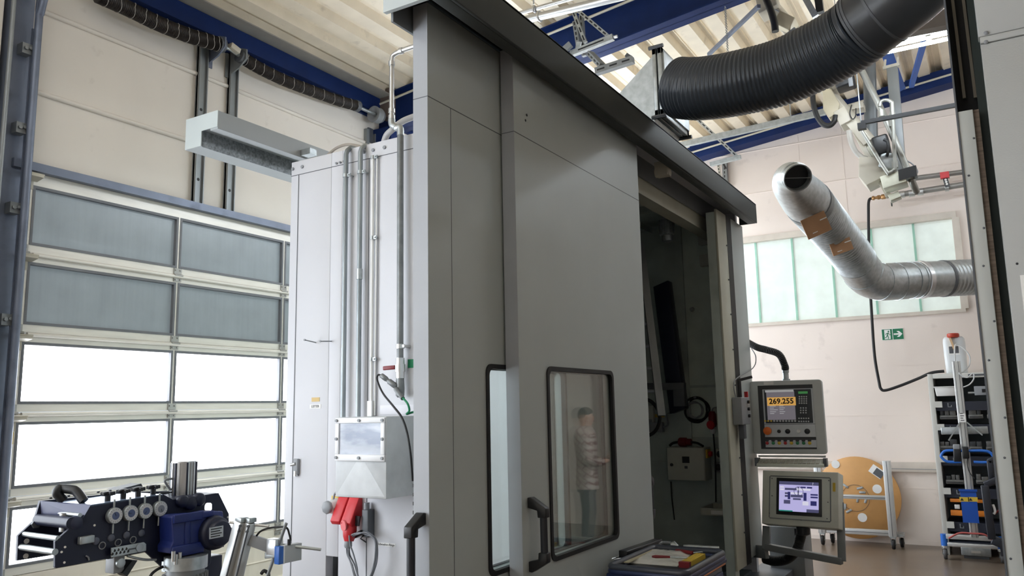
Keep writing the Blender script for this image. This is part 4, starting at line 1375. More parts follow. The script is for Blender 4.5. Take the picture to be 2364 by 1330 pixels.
bc = ((ba[0] + bb[0]) / 2, (ba[1] + bb[1]) / 2)
bw, bh = 0.158, 0.128
mb = MB()
T.box(mb, bc[0] - bw, bc[0] + bw, bc[1] - bh, bc[1] + bh, 0.004, 0.012)
mb.build('screen_bezel', M_black, tpn, bevel=0.002)
sw, sh = 0.138, 0.104
mb = MB()
T.box(mb, bc[0] - sw, bc[0] + sw, bc[1] - sh, bc[1] + sh, 0.011, 0.0125)
sc_ = mb.build('screen', emis('touch_lilac', (196, 190, 240), 0.8, (30, 30, 40)), tpn)


def srect(nm, a0, a1, b0, b1, m, d=0.0135):
    mb = MB()
    T.box(mb, bc[0] + a0 * sw, bc[0] + a1 * sw, bc[1] + b0 * sh, bc[1] + b1 * sh, 0.012, d)
    return mb.build(nm, m, sc_)


M_sd = emis('screen_slate', (92, 92, 130), 0.6, (30, 30, 40))
M_sl = emis('screen_pale', (228, 226, 244), 0.8, (60, 60, 70))
M_sn = emis('screen_navy', (56, 56, 120), 0.6, (20, 20, 40))
M_sg = emis('screen_teal', (40, 160, 140), 0.6, (20, 60, 50))
srect('title_bar', -1, 1, 0.78, 1, M_sd)
text('help_mark', '?', 0.026, T.p(bc[0] + 0.72 * sw, bc[1] + 0.88 * sh, 0.0142), r, u, M_sl, sc_)
srect('status_bar', -1, -0.3, -1, -0.93, M_sg)
srect('status_box', 0.4, 1, -1, -0.8, M_sd)
for (a0, a1, b0, b1, m) in ((-0.7, -0.1, 0.42, 0.56, M_sd), (-0.1, 0.6, 0.42, 0.56, M_sl), (-0.55, -0.42, -0.2, 0.3, M_sn), (0.25, 0.4, -0.25, 0.28, M_sn), (-0.4, 0.22, -0.05, 0.12, M_sd), (-0.4, 0.22, 0.16, 0.28, M_sl), (-0.05, 0.02, 0.12, 0.66, M_sd), (-0.28, 0.12, -0.22, -0.1, M_sd), (0.6, 0.96, 0.12, 0.22, M_sn), (0.6, 0.96, -0.05, 0.05, M_sn), (0.6, 0.9, -0.55, -0.25, M_sn), (-0.75, -0.42, -0.5, -0.25, M_sd), (-0.7, -0.55, -0.05, 0.08, M_sd), (-0.7, -0.55, 0.14, 0.26, M_sd), (0.2, 0.5, -0.55, -0.3, M_sl), (0.1, 0.36, 0.58, 0.68, M_sn), (0.42, 0.68, 0.58, 0.68, M_sn), (-0.95, -0.75, 0.56, 0.66, M_sl), (-0.95, -0.75, 0.4, 0.5, M_sl)):
    srect('screen_symbol', a0, a1, b0, b1, m)
circ = [T.p(bc[0] + 0.0 * sw + 0.032 * math.cos(math.radians(20 * k)), bc[1] + 0.35 * sh + 0.032 * math.sin(math.radians(20 * k)), 0.0138) for k in range(18)]
MB().tube(circ, 0.0018, 6, closed=True).build('screen_ring', M_sd, sc_)
q = T.uv(1926, 1125)
mb = MB()
T.box(mb, q[0] - 0.01, q[0] + 0.008, q[1] - 0.03, q[1] + 0.03, 0, 0.0015)
mb.build('yellow_sticker', M_yellow, tpn)
# support frame
sf = thing('panel_frame', (tp_c.x, tp_c.y + 0.1, 0.4), 'grey angular tube frame carrying the lower touch panel', 'frame')
f0, f1 = at(1939, 1160, Y=6.08), at(1944, 1296, Y=5.98)
g0 = at(1768, 1262, Y=6.08)
g1 = at(1770, 1215, Y=6.12)
MB().bar(f0, f1, 0.05, 0.03, (0, 1, 0)).build('side_arm', M_framegrey, sf, bevel=0.002)
MB().bar(g0, f1, 0.05, 0.045).build('bottom_bar', M_framegrey, sf, bevel=0.002)
MB().bar(g1, g0 - ZAX * 0.02, 0.05, 0.045, (0, 1, 0)).build('side_arm', M_framegrey, sf, bevel=0.002)
MB().bar(at(1742, 1272, Y=6.2), at(1770, 1275, Y=6.08), 0.03, 0.09).build('wall_bracket', M_framegrey, sf, bevel=0.002)
hp = spline([T.p(T.uv(1847, 1216)[0], h0 + 0.005, -0.06), at(1847, 1245, Y=6.08), at(1838, 1270, Y=6.1), at(1818, 1290, Y=6.15), at(1790, 1296, Y=6.2), at(1765, 1290, Y=6.25)], 14)
tag(MB().tube(hp, [0.034 + (0.002 if i % 2 else -0.002) for i in range(len(hp))], 12).build('corrugated_hose', M_rubber), 'thick black hose hanging from the lower touch panel', 'hose')
MB().lathe(hp[0] - ZAX * 0.06, ZAX, [(0.03, 0), (0.046, 0.01), (0.046, 0.06)], 14).build('hose_socket', M_black, bpy.data.objects['corrugated_hose.001'])
pd = thing('pedestal', (-1.4, 6.7, 0), 'grey sheet metal pedestal behind the lower touch panel', 'pedestal')
B(-1.62, -1.36, 6.55, 6.85, 0, at(1780, 1215, Y=6.55).z).build('column', M_framegrey, pd, bevel=0.004)
c0 = at(1806, 1228, Y=6.55)
B(-1.42, -1.405, 6.545, 6.55, c0.z - 0.02, c0.z + 0.03).build('lock', M_black, pd)

# ------------------------------------------------------------------ tool trolley in front of the doors
TZ = 0.935
A, Bc, Cc = at(1391, 1302, Z=TZ), at(1580, 1318, Z=TZ), at(1683, 1271, Z=TZ)
tx0, tx1 = -1.50, (Bc.x + Cc.x) / 2
ty0, ty1 = A.y + 0.0, Cc.y + 0.02
tr_ = thing('tool_trolley', ((tx0 + tx1) / 2, (ty0 + ty1) / 2, 0), 'blue grey tool trolley in front of the sliding door', 'tool trolley')
B(tx0 + 0.02, tx1 - 0.02, ty0 + 0.02, ty1 - 0.02, 0.14, TZ - 0.065).build('cabinet', mat('trolley_grey', (120, 124, 132), 0.45), tr_, bevel=0.008)
mb = MB()
mb.box(tx0, tx1, ty0, ty1, TZ - 0.06, TZ - 0.035)
mb.build('top_tray', M_toolblue, tr_, bevel=0.01)
ring = rrect(tx0 + 0.012, tx1 - 0.012, ty0 + 0.012, ty1 - 0.012, 0.03)
MB().tube([V((a, b, TZ - 0.012)) for a, b in ring], 0.014, 10, closed=True).build('edge_rim', mat('rim_blueblack', (62, 66, 78), 0.3), tr_)
MB().tube([V((a, b, TZ - 0.03)) for a, b in ring], 0.015, 10, closed=True).build('lower_rim', M_toolblue, tr_)
MB().tube([V((a, b, TZ - 0.058)) for a, b in rrect(tx0 + 0.006, tx1 - 0.006, ty0 + 0.006, ty1 - 0.006, 0.03)], 0.006, 8, closed=True).build('orange_stripe', mat('stripe_orange', (196, 120, 70), 0.5), tr_)
B(tx0 + 0.03, tx1 - 0.03, ty0 + 0.03, ty1 - 0.03, TZ - 0.036, TZ - 0.030).build('mat', M_black, tr_)
for k in range(4):
    z = 0.2 + k * 0.165
    d = B(tx1 - 0.02, tx1 - 0.008, ty0 + 0.05, ty1 - 0.05, z, z + 0.15).build('drawer', M_toolblue, tr_, bevel=0.003)
    B(tx1 - 0.008, tx1 + 0.004, ty0 + 0.1, ty1 - 0.1, z + 0.11, z + 0.13).build('drawer_handle', M_grey, d)
for (a, b) in ((tx0 + 0.06, ty0 + 0.06), (tx1 - 0.06, ty0 + 0.06), (tx0 + 0.06, ty1 - 0.06), (tx1 - 0.06, ty1 - 0.06)):
    w = MB().cyl((a - 0.02, b, 0.06), (a + 0.02, b, 0.06), 0.06, 18).build('caster', M_rubber, tr_)
    B(a - 0.03, a + 0.03, b - 0.02, b + 0.02, 0.09, 0.14).build('fork', M_galv, w)
zt = TZ - 0.030


def flat(px, py, dz=0.0):
    return at(px, py, Z=zt + dz)


def mound(name, pix, h, m, lab, cat, seed=1):
    """a thin soft sheet lying on the tray, outline from its corners"""
    c = [flat(*q) for q in pix]
    nu, nv = 14, 10
    rng = random.Random(seed)
    vs, fs = [], []
    for lay in (0, 1):
        for i in range(nu + 1):
            for j in range(nv + 1):
                s, t = i / nu, j / nv
                p = c[0].lerp(c[1], s).lerp(c[3].lerp(c[2], s), t)
                e = min(s, 1 - s, t, 1 - t)
                z = zt + 0.001
                if lay:
                    z += 0.002 + h * min(1, e * 5) + rng.uniform(0, h * 0.5) * min(1, e * 6)
                vs.append((p.x, p.y, z))
    N = (nu + 1) * (nv + 1)
    for lay in (0, 1):
        for i in range(nu):
            for j in range(nv):
                k = lay * N + i * (nv + 1) + j
                fs.append((k, k + 1, k + nv + 2, k + nv + 1))
    rim = [i * (nv + 1) for i in range(nu + 1)] + [nu * (nv + 1) + j for j in range(1, nv + 1)] + [i * (nv + 1) + nv for i in range(nu - 1, -1, -1)] + [j for j in range(nv - 1, 0, -1)]
    for k in range(len(rim)):
        a, b = rim[k], rim[(k + 1) % len(rim)]
        fs.append((a, b, b + N, a + N))
    o = MB().add(vs, fs).build(name, m, smooth=50)
    return tag(o, lab, cat)


bag = mound('plastic_bag', [(1424, 1299), (1564, 1309), (1602, 1276), (1500, 1268)], 0.010, M_film, 'clear plastic bag of white parts lying on the trolley top', 'bag', 3)
st = MB()
p0, p1 = flat(1446, 1299, 0.016), flat(1503, 1269, 0.016)
st.obox((p0 + p1) / 2, (p1 - p0) / 2, (p1 - p0).cross(ZAX).normalized() * 0.012, ZAX * 0.002)
st.build('beige_strip', mat('beige_strip', (190, 180, 150), 0.5), bag)
p0, p1, p2 = flat(1505, 1285, 0.034), flat(1547, 1286, 0.034), flat(1586, 1288, 0.034)
br = thing('paint_brush', p1, 'small tool with red handle and grey shaft lying on the plastic bag', 'tool')
MB().tube([p0, p0.lerp(p1, 0.2), p1], [0.004, 0.007, 0.005], 10).build('red_handle', M_dred, br)
MB().cyl(p1, p2, 0.0042, 10).build('shaft', M_galv, br)
fr_ = thing('folding_rule', flat(1605, 1290), 'yellow folding rule bundle with red ends on the trolley', 'folding rule')
e0, e1 = flat(1582, 1303, 0.012), flat(1618, 1283, 0.012)
dd = (e1 - e0)
sd = dd.cross(ZAX).normalized()
for k in range(5):
    MB().obox((e0 + e1) / 2 + sd * (0.009 * (k - 2)), dd / 2, sd * 0.0036, ZAX * 0.011).build('stick', M_yellow if k % 2 == 0 else mat('rule_yellow', (214, 176, 60), 0.5), fr_)
MB().obox(e0 - dd.normalized() * 0.006, dd.normalized() * 0.012, sd * 0.024, ZAX * 0.012).build('red_end', M_dred, fr_)


def tool(name, pa, pb, r0, m, lab, dz=0.012, pc=None, m2=None, r2=None):
    a, b = flat(*pa, dz), flat(*pb, dz)
    o = MB().tube([a, a.lerp(b, 0.1), b], [r0 * 0.7, r0, r0 * 0.9], 10).build(name, m)
    tag(o, lab, 'tool')
    if pc:
        MB().cyl(b, flat(*pc, dz), r2 or r0 * 0.5, 10).build('shaft', m2 or M_galv, o)
    return o


tool('screwdriver', (1560, 1271), (1600, 1277), 0.009, M_dred, 'red handled screwdriver at the back of the trolley', 0.014, (1622, 1275))
tool('steel_tube', (1578, 1261), (1660, 1265), 0.009, M_galv, 'long steel bar lying along the back of the trolley')
tool('file', (1568, 1264), (1658, 1273), 0.006, M_galv, 'thin steel rod beside the long bar on the trolley')
pr = thing('pliers', flat(1550, 1258), 'grey pliers lying at the back of the trolley', 'pliers')
MB().tube(spline([flat(1516, 1256, 0.02), flat(1530, 1253, 0.02), flat(1548, 1254, 0.02)], 5), 0.008, 8).build('handle', M_grey, pr)
MB().tube(spline([flat(1524, 1260, 0.014), flat(1535, 1263, 0.014), flat(1550, 1264, 0.014)], 5), 0.008, 8).build('handle', M_grey, pr)
MB().tube([flat(1548, 1259, 0.018), flat(1556, 1258, 0.02), flat(1566, 1262, 0.015)], [0.014, 0.018, 0.006], 10).build('head', M_galv, pr)
mb = MB()
p0, p1 = flat(1438, 1281, 0.02), flat(1520, 1252, 0.02)
mb.obox((p0 + p1) / 2, (p1 - p0) / 2, (p1 - p0).cross(ZAX).normalized() * 0.022, ZAX * 0.018)
tag(mb.build('black_profile', M_black, bevel=0.004), 'black plastic bar along the back edge of the trolley top', 'bar')
for i, (pa, pb) in enumerate((((1412, 1291), (1434, 1284)), ((1416, 1293), (1437, 1289)))):
    tool('steel_pin', pa, pb, 0.004, M_alu, ('rear' if i == 0 else 'front') + ' one of two short bright rods at the trolley corner', 0.008)

# ------------------------------------------------------------------ torsion springs over the garage door
XS = XG + 0.16


def spring(pix, r, lab, ends, marks):
    pts = [at(x, y, X=XS) for x, y in pix]
    t = thing('torsion_spring', pts[len(pts) // 2], lab, 'torsion spring', 'torsion springs over the garage door')
    path = spline(pts, 40)
    dense, rad = [], []
    L = 0.0
    for i, p in enumerate(path):
        dense.append(p)
        rad.append(r * (1.0 if i % 2 else 0.90))
    MB().tube(dense, rad, 16).build('coil', M_spring, t, smooth=20)
    # highlights on the coil, painted as light chevron ribs
    coarse = spline(pts, 4)
    for k in range(marks):
        f = (k + 0.6) / marks * (len(path) - 1)
        i = min(int(f), len(path) - 2)
        p = path[i].lerp(path[i + 1], f - i)
        d = (path[i + 1] - path[i]).normalized()
        a = d.cross(ZAX).normalized()
        b = d.cross(a)
        arc = []
        for w in range(-60, 241, 20):
            wr = math.radians(w)
            arc.append(p + (a * math.cos(wr) + b * math.sin(wr)) * (r * 1.01) + d * (0.02 * abs(math.sin(wr))))
        MB().tube(arc, 0.0024, 6).build('chevron_glint', mat('glint_grey', (170, 166, 162), 0.6), t)
    for e in ends:
        q = path[0] if e == 0 else path[-1]
        d = (path[1] - path[0]).normalized() if e == 0 else (path[-1] - path[-2]).normalized()
        MB().cyl(q - d * 0.02, q + d * 0.03, r * 1.06, 16).build('end_cone', M_dgrey, t)
    return t, path


t1, pa1 = spring([(225, -12), (300, 22), (365, 54), (430, 80), (480, 95), (507, 103)], 0.058, 'dark torsion spring left of the two channel posts over the garage door', [1], 13)
t2, pa2 = spring([(556, 131), (600, 158), (660, 187), (720, 210), (780, 232), (822, 244)], 0.052, 'dark torsion spring right of the two channel posts over the garage door', [0, 1], 13)
sh = thing('spring_shaft', pa1[-1], 'steel spring shaft with cable coupling between the two torsion springs', 'shaft')
MB().tube([pa1[-1], at(530, 113, X=XS), pa2[0]], 0.016, 10).build('shaft', M_galv, sh)
c0 = at(536, 114, X=XS)
MB().obox(c0 + V((0.02, 0, 0)), (0.03, 0, 0), (0, 0.045, -0.012), (0, 0.006, 0.022)).build('coupling', M_cream, sh, bevel=0.004)
MB().tube([pa2[-1], at(845, 255, X=XS), at(872, 266, X=XS)], 0.016, 10).build('shaft_end', M_galv, sh)
dr = thing('cable_drum', at(872, 268, X=XS), 'grey grooved cable drum at the right end of the spring shaft', 'cable drum')
c0, c1 = at(862, 263, X=XS), at(884, 272, X=XS)
d = (c1 - c0).normalized()
MB().lathe(c0, d, [(0.02, 0.035), (0.06, 0.0), (0.082, 0.0), (0.082, 0.014), (0.072, 0.018), (0.072, 0.034), (0.077, 0.04), (0.072, 0.046), (0.077, 0.058), (0.072, 0.064), (0.080, 0.076), (0.074, 0.09), (0.06, 0.12), (0.02, 0.13)], 24).build('drum', M_grey, dr)
for (pa, pb, lab, y) in (((466, 100), (456, 470), 'left', 0), ((537, 130), (528, 488), 'right', 1)):
    a, b = at(*pa, X=XG + 0.02), at(*pb, X=XG + 0.02)
    yy = (a.y + b.y) / 2
    t = thing('channel_post', (XG, yy, DZ1), lab + ' one of the two stained steel channel posts above the garage door', 'channel post', 'channel posts above the garage door')
    zt_ = 4.60
    mb = MB()
    mb.box(XG, XG + 0.03, yy - 0.04, yy + 0.04, DZ1 + 0.05, zt_)
    mb.box(XG + 0.012, XG + 0.05, yy - 0.04, yy - 0.032, DZ1 + 0.05, zt_)
    mb.box(XG + 0.012, XG + 0.05, yy + 0.032, yy + 0.04, DZ1 + 0.05, zt_)
    mb.build('channel', M_post, t)
    for z in (3.99 if y == 0 else 3.93, 3.42 if y == 0 else 3.40):
        MB().cyl((XG + 0.029, yy, z), (XG + 0.0305, yy, z), 0.013, 12).build('bolt_hole', M_ink, t)
    q = pa1[-1] if y == 0 else pa2[0]
    mb = MB()
    mb.prism([(XG + 0.01, q.y, q.z - 0.13), (XG + 0.14, q.y, q.z - 0.09), (XG + 0.225, q.y, q.z - 0.03), (XG + 0.225, q.y, q.z + 0.05), (XG + 0.16, q.y, q.z + 0.075), (XG + 0.01, q.y, q.z + 0.06)], (0, 0.012, 0))
    mb.box(XG + 0.01, XG + 0.018, q.y - 0.03, q.y + 0.05, q.z - 0.15, q.z + 0.06)
    mb.build('spring_bracket', M_steelblue if y == 0 else M_post, t)
# channel at the right end of the door
a = at(857, 310, X=XG + 0.02)
t = thing('channel_post', (XG, a.y, 4.3), 'short grey channel post under the cable drum at the booth roof', 'channel post')
B(XG, XG + 0.04, a.y - 0.09, a.y - 0.05, DZ1, 4.42).build('channel', M_post, t)
B(XG, XG + 0.02, a.y - 0.04, a.y + 0.03, DZ1, 4.45).build('slotted_plate', M_dgrey, t)
B(XG, XG + 0.04, a.y + 0.04, a.y + 0.07, DZ1, 4.40).build('rail', M_galv, t)
a = at(895, 225, X=XG + 0.15)
tag(B(XG + 0.1, XG + 0.22, a.y - 0.06, a.y + 0.06, 4.55, 4.85).build('end_stop', mat('rusty_brown', (110, 96, 88), 0.6)), 'small brown block under the roof edge by the corner beam', 'block')

# ------------------------------------------------------------------ under the roof
# two polished pipes with a clamp
pp = thing('steel_pipe', at(1300, 30, Y=5.0), 'thicker lower of two polished pipes crossing above the booth', 'pipe', 'polished pipes above the booth')
a, b = at(1221, 44, Y=5.0), at(1394, 2, Y=4.97)
dv = (b - a)
MB().cyl(a - dv * 0.6, a + dv * 2.2, 0.030, 18).build('tube', M_chrome, pp)
pq = thing('steel_pipe', at(1300, 10, Y=5.0), 'thinner upper of two polished pipes crossing above the booth', 'pipe', 'polished pipes above the booth')
a2, b2 = at(1205, 29, Y=5.05), at(1296, 3, Y=5.03)
dv2 = (b2 - a2)
MB().cyl(a2 - dv2 * 0.9, a2 + dv2 * 3.5, 0.0165, 14).build('tube', M_chrome, pq)
cl = thing('pipe_clamp', at(1240, 30, Y=5.0), 'bright double pipe clamp on the two polished pipes', 'clamp')
for q, rr in ((at(1246, 38, Y=5.0), 0.036), (at(1234, 21, Y=5.03), 0.022)):
    ringp = []
    dn = dv.normalized()
    aa = dn.cross(ZAX).normalized()
    bb = dn.cross(aa)
    for k in range(18):
        w = 2 * math.pi * k / 18
        ringp.append(q + (aa * math.cos(w) + bb * math.sin(w)) * rr)
    MB().tube(ringp, 0.008, 8, closed=True).build('ring', M_chrome, cl)
q = at(1232, 10, Y=5.03)
MB().cyl(q, q + ZAX * (roofz(q.x) - q.z), 0.006, 8).build('threaded_rod', M_galv, cl)


def strut(p, q, w, h, name, m, parent, up=(0, 0, 1), slots=6):
    o = MB().bar(p, q, w, h, up).build(name, m, parent)
    p, q = V(p), V(q)
    d = (q - p)
    dn = d.normalized()
    toc = (EYE - (p + q) / 2).normalized()
    nrm = (toc - dn * toc.dot(dn)).normalized()
    # slots lie on the face turned most to the view
    up = V(up)
    a = dn.cross(up)
    a = (a if a.length > 1e-5 else dn.cross(V((1, 0, 0)))).normalized()
    b = a.cross(dn)
    best = max((a, -a, b, -b), key=lambda v: v.dot(nrm))
    half = w / 2 if abs(best.dot(a)) > 0.5 else h / 2
    other = b if abs(best.dot(a)) > 0.5 else a
    for k in range(slots):
        c = p + d * ((k + 0.5) / slots) + best * (half + 0.0004)
        MB().obox(c, dn * (d.length / slots * 0.3), other * 0.006, best * 0.0006).build('slot', M_ink, o)
    return o


b1 = thing('pipe_bracket', at(1330, 60, Y=5.4), 'slotted steel bracket hanging on the dark blue roof beam', 'bracket')
YB = 5.4
strut(at(1323, 25, Y=YB), at(1352, 98, Y=YB), 0.028, 0.028, 'hanger', M_galv, b1, (0, 1, 0), 4)
strut(at(1331, 22, Y=YB), at(1402, 82, Y=YB), 0.028, 0.028, 'brace', M_galv, b1, (0, 1, 0), 7)
strut(at(1327, 50, Y=YB + 0.05), at(1336, 108, Y=YB + 0.05), 0.034, 0.03, 'post', M_post, b1, (0, 1, 0), 5)
strut(at(1342, 35, Y=YB + 0.1), at(1349, 130, Y=YB + 0.1), 0.034, 0.03, 'post', M_post, b1, (0, 1, 0), 6)
strut(at(1318, 125, Y=YB - 0.05), at(1416, 86, Y=YB - 0.05), 0.04, 0.045, 'cross_rail', M_galv, b1, (0, 0, 1), 1)
MB().bar(at(1330, 104, Y=YB - 0.06), at(1341, 104, Y=YB - 0.06), 0.01, 0.05).build('clip_plate', M_galv, b1)
c0 = at(1417, 86, Y=YB - 0.05)
MB().cyl(c0, c0 + V((0.03, 0, 0)), 0.012, 6).build('bolt', M_chrome, b1)
b2_ = thing('rail_bracket', at(1400, 145, Y=5.2), 'dark steel rail bracket rising behind the fascia beside the duct hood', 'bracket')
strut(at(1362, 123, Y=5.3), at(1390, 152, Y=5.2), 0.05, 0.035, 'stub', M_post, b2_, (0, 0, 1), 4)
strut(at(1376, 166, Y=5.2), at(1462, 138, Y=5.2), 0.05, 0.05, 'cross_rail', M_post, b2_, (0, 0, 1), 3)
MB().bar(at(1447, 128, Y=5.2), at(1458, 135, Y=5.2), 0.04, 0.03).build('clip', M_dgrey, b2_)
c0 = at(1309, 105, Y=5.3)
MB().bar(at(1300, 118, Y=5.3), at(1318, 102, Y=5.3), 0.03, 0.05).build('rear_stub', M_post, b2_)

# duct hood on the booth roof
hd = thing('duct_hood', (-1.7, 4.5, 3.19), 'galvanised transition hood on the booth roof behind the fascia', 'duct hood')
XH = -1.54
HY0, HY1, HZ0, HZ1 = 4.29, 4.70, 3.30, 3.67
pyr = MB()
front = [V((XH, HY0, HZ0)), V((XH, HY1, HZ0)), V((XH, HY1, HZ1)), V((XH, HY0, HZ1))]
back = [V((XH - 0.42, HY0 + 0.02, 3.185)), V((XH - 0.42, HY1 - 0.02, 3.185)), V((XH - 0.42, HY1 - 0.02, 3.34)), V((XH - 0.42, HY0 + 0.02, 3.34))]
low = [V((XH - 0.05, HY0, 3.185)), V((XH - 0.05, HY1, 3.185))]
pyr.add(front + back + low, [(3, 2, 6, 7), (0, 3, 7, 4), (1, 5, 6, 2), (4, 7, 6, 5), (0, 1, 2, 3), (0, 4, 8), (1, 9, 5), (0, 8, 9, 1), (4, 5, 9, 8)])
pyr.build('hood_body', M_galv, hd, smooth=10)
fl = MB()
for (a, b, c, e) in ((HY0 - 0.02, HY1 + 0.02, HZ0 - 0.03, HZ0 + 0.015), (HY0 - 0.02, HY1 + 0.02, HZ1 - 0.015, HZ1 + 0.03), (HY0 - 0.02, HY0 + 0.02, HZ0 - 0.03, HZ1 + 0.03), (HY1 - 0.02, HY1 + 0.02, HZ0 - 0.03, HZ1 + 0.03)):
    fl.box(XH - 0.012, XH + 0.012, a, b, c, e)
    fl.box(XH + 0.02, XH + 0.045, a, b, c, e)
fl.build('flange', M_galv, hd, bevel=0.003)
for yy in (HY0 - 0.02, HY1 + 0.02):
    for zz in (HZ0 - 0.03, HZ1 + 0.03):
        MB().cyl((XH - 0.03, yy, zz), (XH + 0.06, yy, zz), 0.012, 6).build('flange_bolt', M_dgrey, hd)
B(XH + 0.045, XH + 0.055, HY0, HY1, HZ0, HZ1).build('duct_plate', M_galv, hd)

# big black flexible duct
dc = thing('flexible_duct', at(1800, 170, D=4.2), 'large black corrugated ventilation duct sweeping up from the booth roof', 'duct')
DP = [at(1568, 203, D=4.60), at(1592, 205, D=4.54), at(1630, 204, D=4.45), at(1700, 193, D=4.33), at(1800, 168, D=4.2), at(1890, 128, D=4.07), at(1960, 88, D=3.96), at(1990, 64, D=3.9)]
path = spline(DP, 46)
# resample evenly
acc, seg = [0.0], 0.0
for i in range(1, len(path)):
    seg += (path[i] - path[i - 1]).length
    acc.append(seg)
N = int(seg / 0.0055)
even, j = [], 0
for k in range(N + 1):
    s = seg * k / N
    while j < len(acc) - 2 and acc[j + 1] < s:
        j += 1
    even.append(path[j].lerp(path[j + 1], (s - acc[j]) / max(1e-9, acc[j + 1] - acc[j])))
R0 = 0.168
rad = [R0 + (0.0, 0.0065, 0.0065, 0.0)[k % 4] for k in range(N + 1)]
MB().tube(even, rad, 40).build('corrugated_hose', M_duct, dc, smooth=60)
EP = spline([DP[-1], at(2018, 42, D=3.85), at(2060, 8, D=3.78), at(2110, -35, D=3.7), at(2180, -110, D=3.6)], 6)
er = [R0 + 0.006] * len(EP)
MB().tube(EP, er, 40).build('smooth_elbow', mat('smooth_duct', (58, 60, 64), 0.3), dc)
for k in (0, 2, 9):
    d = (EP[k + 1] - EP[k]).normalized()
    MB().tube([EP[k] - d * 0.008, EP[k] - d * 0.006, EP[k] + d * 0.006, EP[k] + d * 0.008], [R0 + 0.004, R0 + 0.010, R0 + 0.010, R0 + 0.004], 40).build('clamp_band', M_dgrey, dc)

# chain and round blue tie rod
a, b = at(1674, 15, Y=6.06), at(1680, 120, Y=6.06)
ch = MB()
nl = 34
for k in range(nl):
    c = a.lerp(b, (k + 0.5) / nl)
    h = (a - b).length / nl * 0.62
    w = 0.007
    ax = XAX if k % 2 else YAX
    ch.tube([c + ZAX * h, c + ax * w + ZAX * h * 0.5, c + ax * w - ZAX * h * 0.5, c - ZAX * h, c - ax * w - ZAX * h * 0.5, c - ax * w + ZAX * h * 0.5], 0.0024, 5, closed=True)
tag(ch.build('hanging_chain', M_post), 'thin steel chain hanging from the dark blue beam to the black duct', 'chain')
tag(MB().bar(at(1752, 14, Y=6.4), at(1636, 126, Y=7.2), 0.03, 0.03).build('tie_rod', M_steelblue), 'slanting blue grey tie rod behind the hanging chain', 'tie rod')

# long galvanised rail and slotted strut bracket near the end wall
tag(MB().bar(at(1560, 338, Y=8.6), at(1905, 258, Y=8.6), 0.05, 0.062).build('cable_rail', M_galv), 'long galvanised rail crossing below the roof near the end wall', 'rail')
for xx in (-3.0, -1.6):
    MB().cyl((xx, 8.6, at(1700, 305, Y=8.6).z), (xx, 8.6, roofz(xx)), 0.006, 6).build('hanger', M_galv, bpy.data.objects['cable_rail'])
sb = thing('strut_bracket', at(1650, 330, Y=8.9), 'slotted strut and short arm below the long galvanised rail', 'bracket')
strut(at(1596, 262, Y=8.9), at(1700, 360, Y=8.9), 0.036, 0.036, 'strut', M_galv, sb, (0, 1, 0), 12)
MB().bar(at(1640, 380, Y=8.9), at(1710, 362, Y=8.9), 0.05, 0.045).build('arm', M_galv, sb)
lt_ = thing('lattice_post', at(1668, 385, Y=9.9), 'grey slotted post with cables on the end wall beside the fascia', 'post')
strut(at(1673, 368, Y=10.25), at(1676, 440, Y=10.25), 0.06, 0.07, 'post', M_post, lt_, (0, 1, 0), 8)
strut(at(1658, 380, Y=10.2), at(1668, 440, Y=10.2), 0.03, 0.03, 'side_post', M_cream, lt_, (0, 1, 0), 8)
MB().tube(spline([at(1652, 372, Y=9.8), at(1660, 380, Y=9.8), at(1668, 376, Y=9.8), at(1676, 390, Y=9.8)], 5), 0.012, 8).build('cable', M_black, lt_)

# thin hanging wires over the end wall are panel joints; ceiling lamp
def lamp(c, L, dirv, lab, group=None, soft=False):
    t = thing('fluorescent_lamp', c, lab, 'ceiling lamp', group)
    c, dv = V(c), V(dirv).normalized()
    sd = dv.cross(ZAX).normalized()
    mb = MB()
    mb.obox(c + ZAX * 0.055, dv * L / 2, sd * 0.05, ZAX * 0.03)
    mb.build('housing', mat('lamp_white', (225, 226, 222), 0.4), t, bevel=0.004)
    for s in (-1, 1):
        MB().cyl(c + sd * 0.06 * s - dv * L * 0.49, c + sd * 0.06 * s + dv * L * 0.49, 0.016, 10).build('tube', emis('tube_soft', (236, 246, 255), TUBE * 0.45, (240, 240, 240)) if soft else emis('tube_light', (236, 246, 255), TUBE, (240, 240, 240)), t)
    MB().obox(c + ZAX * 0.004, dv * 0.02, sd * 0.09, ZAX * 0.006).build('tube_holder', M_cream, t)
    for s in (-1, 1):
        MB().cyl(c + dv * (L * 0.4 * s) + ZAX * 0.08, c + dv * (L * 0.4 * s) + ZAX * (roofz(c.x) - c.z), 0.004, 6).build('hanger', M_galv, t)
    return t


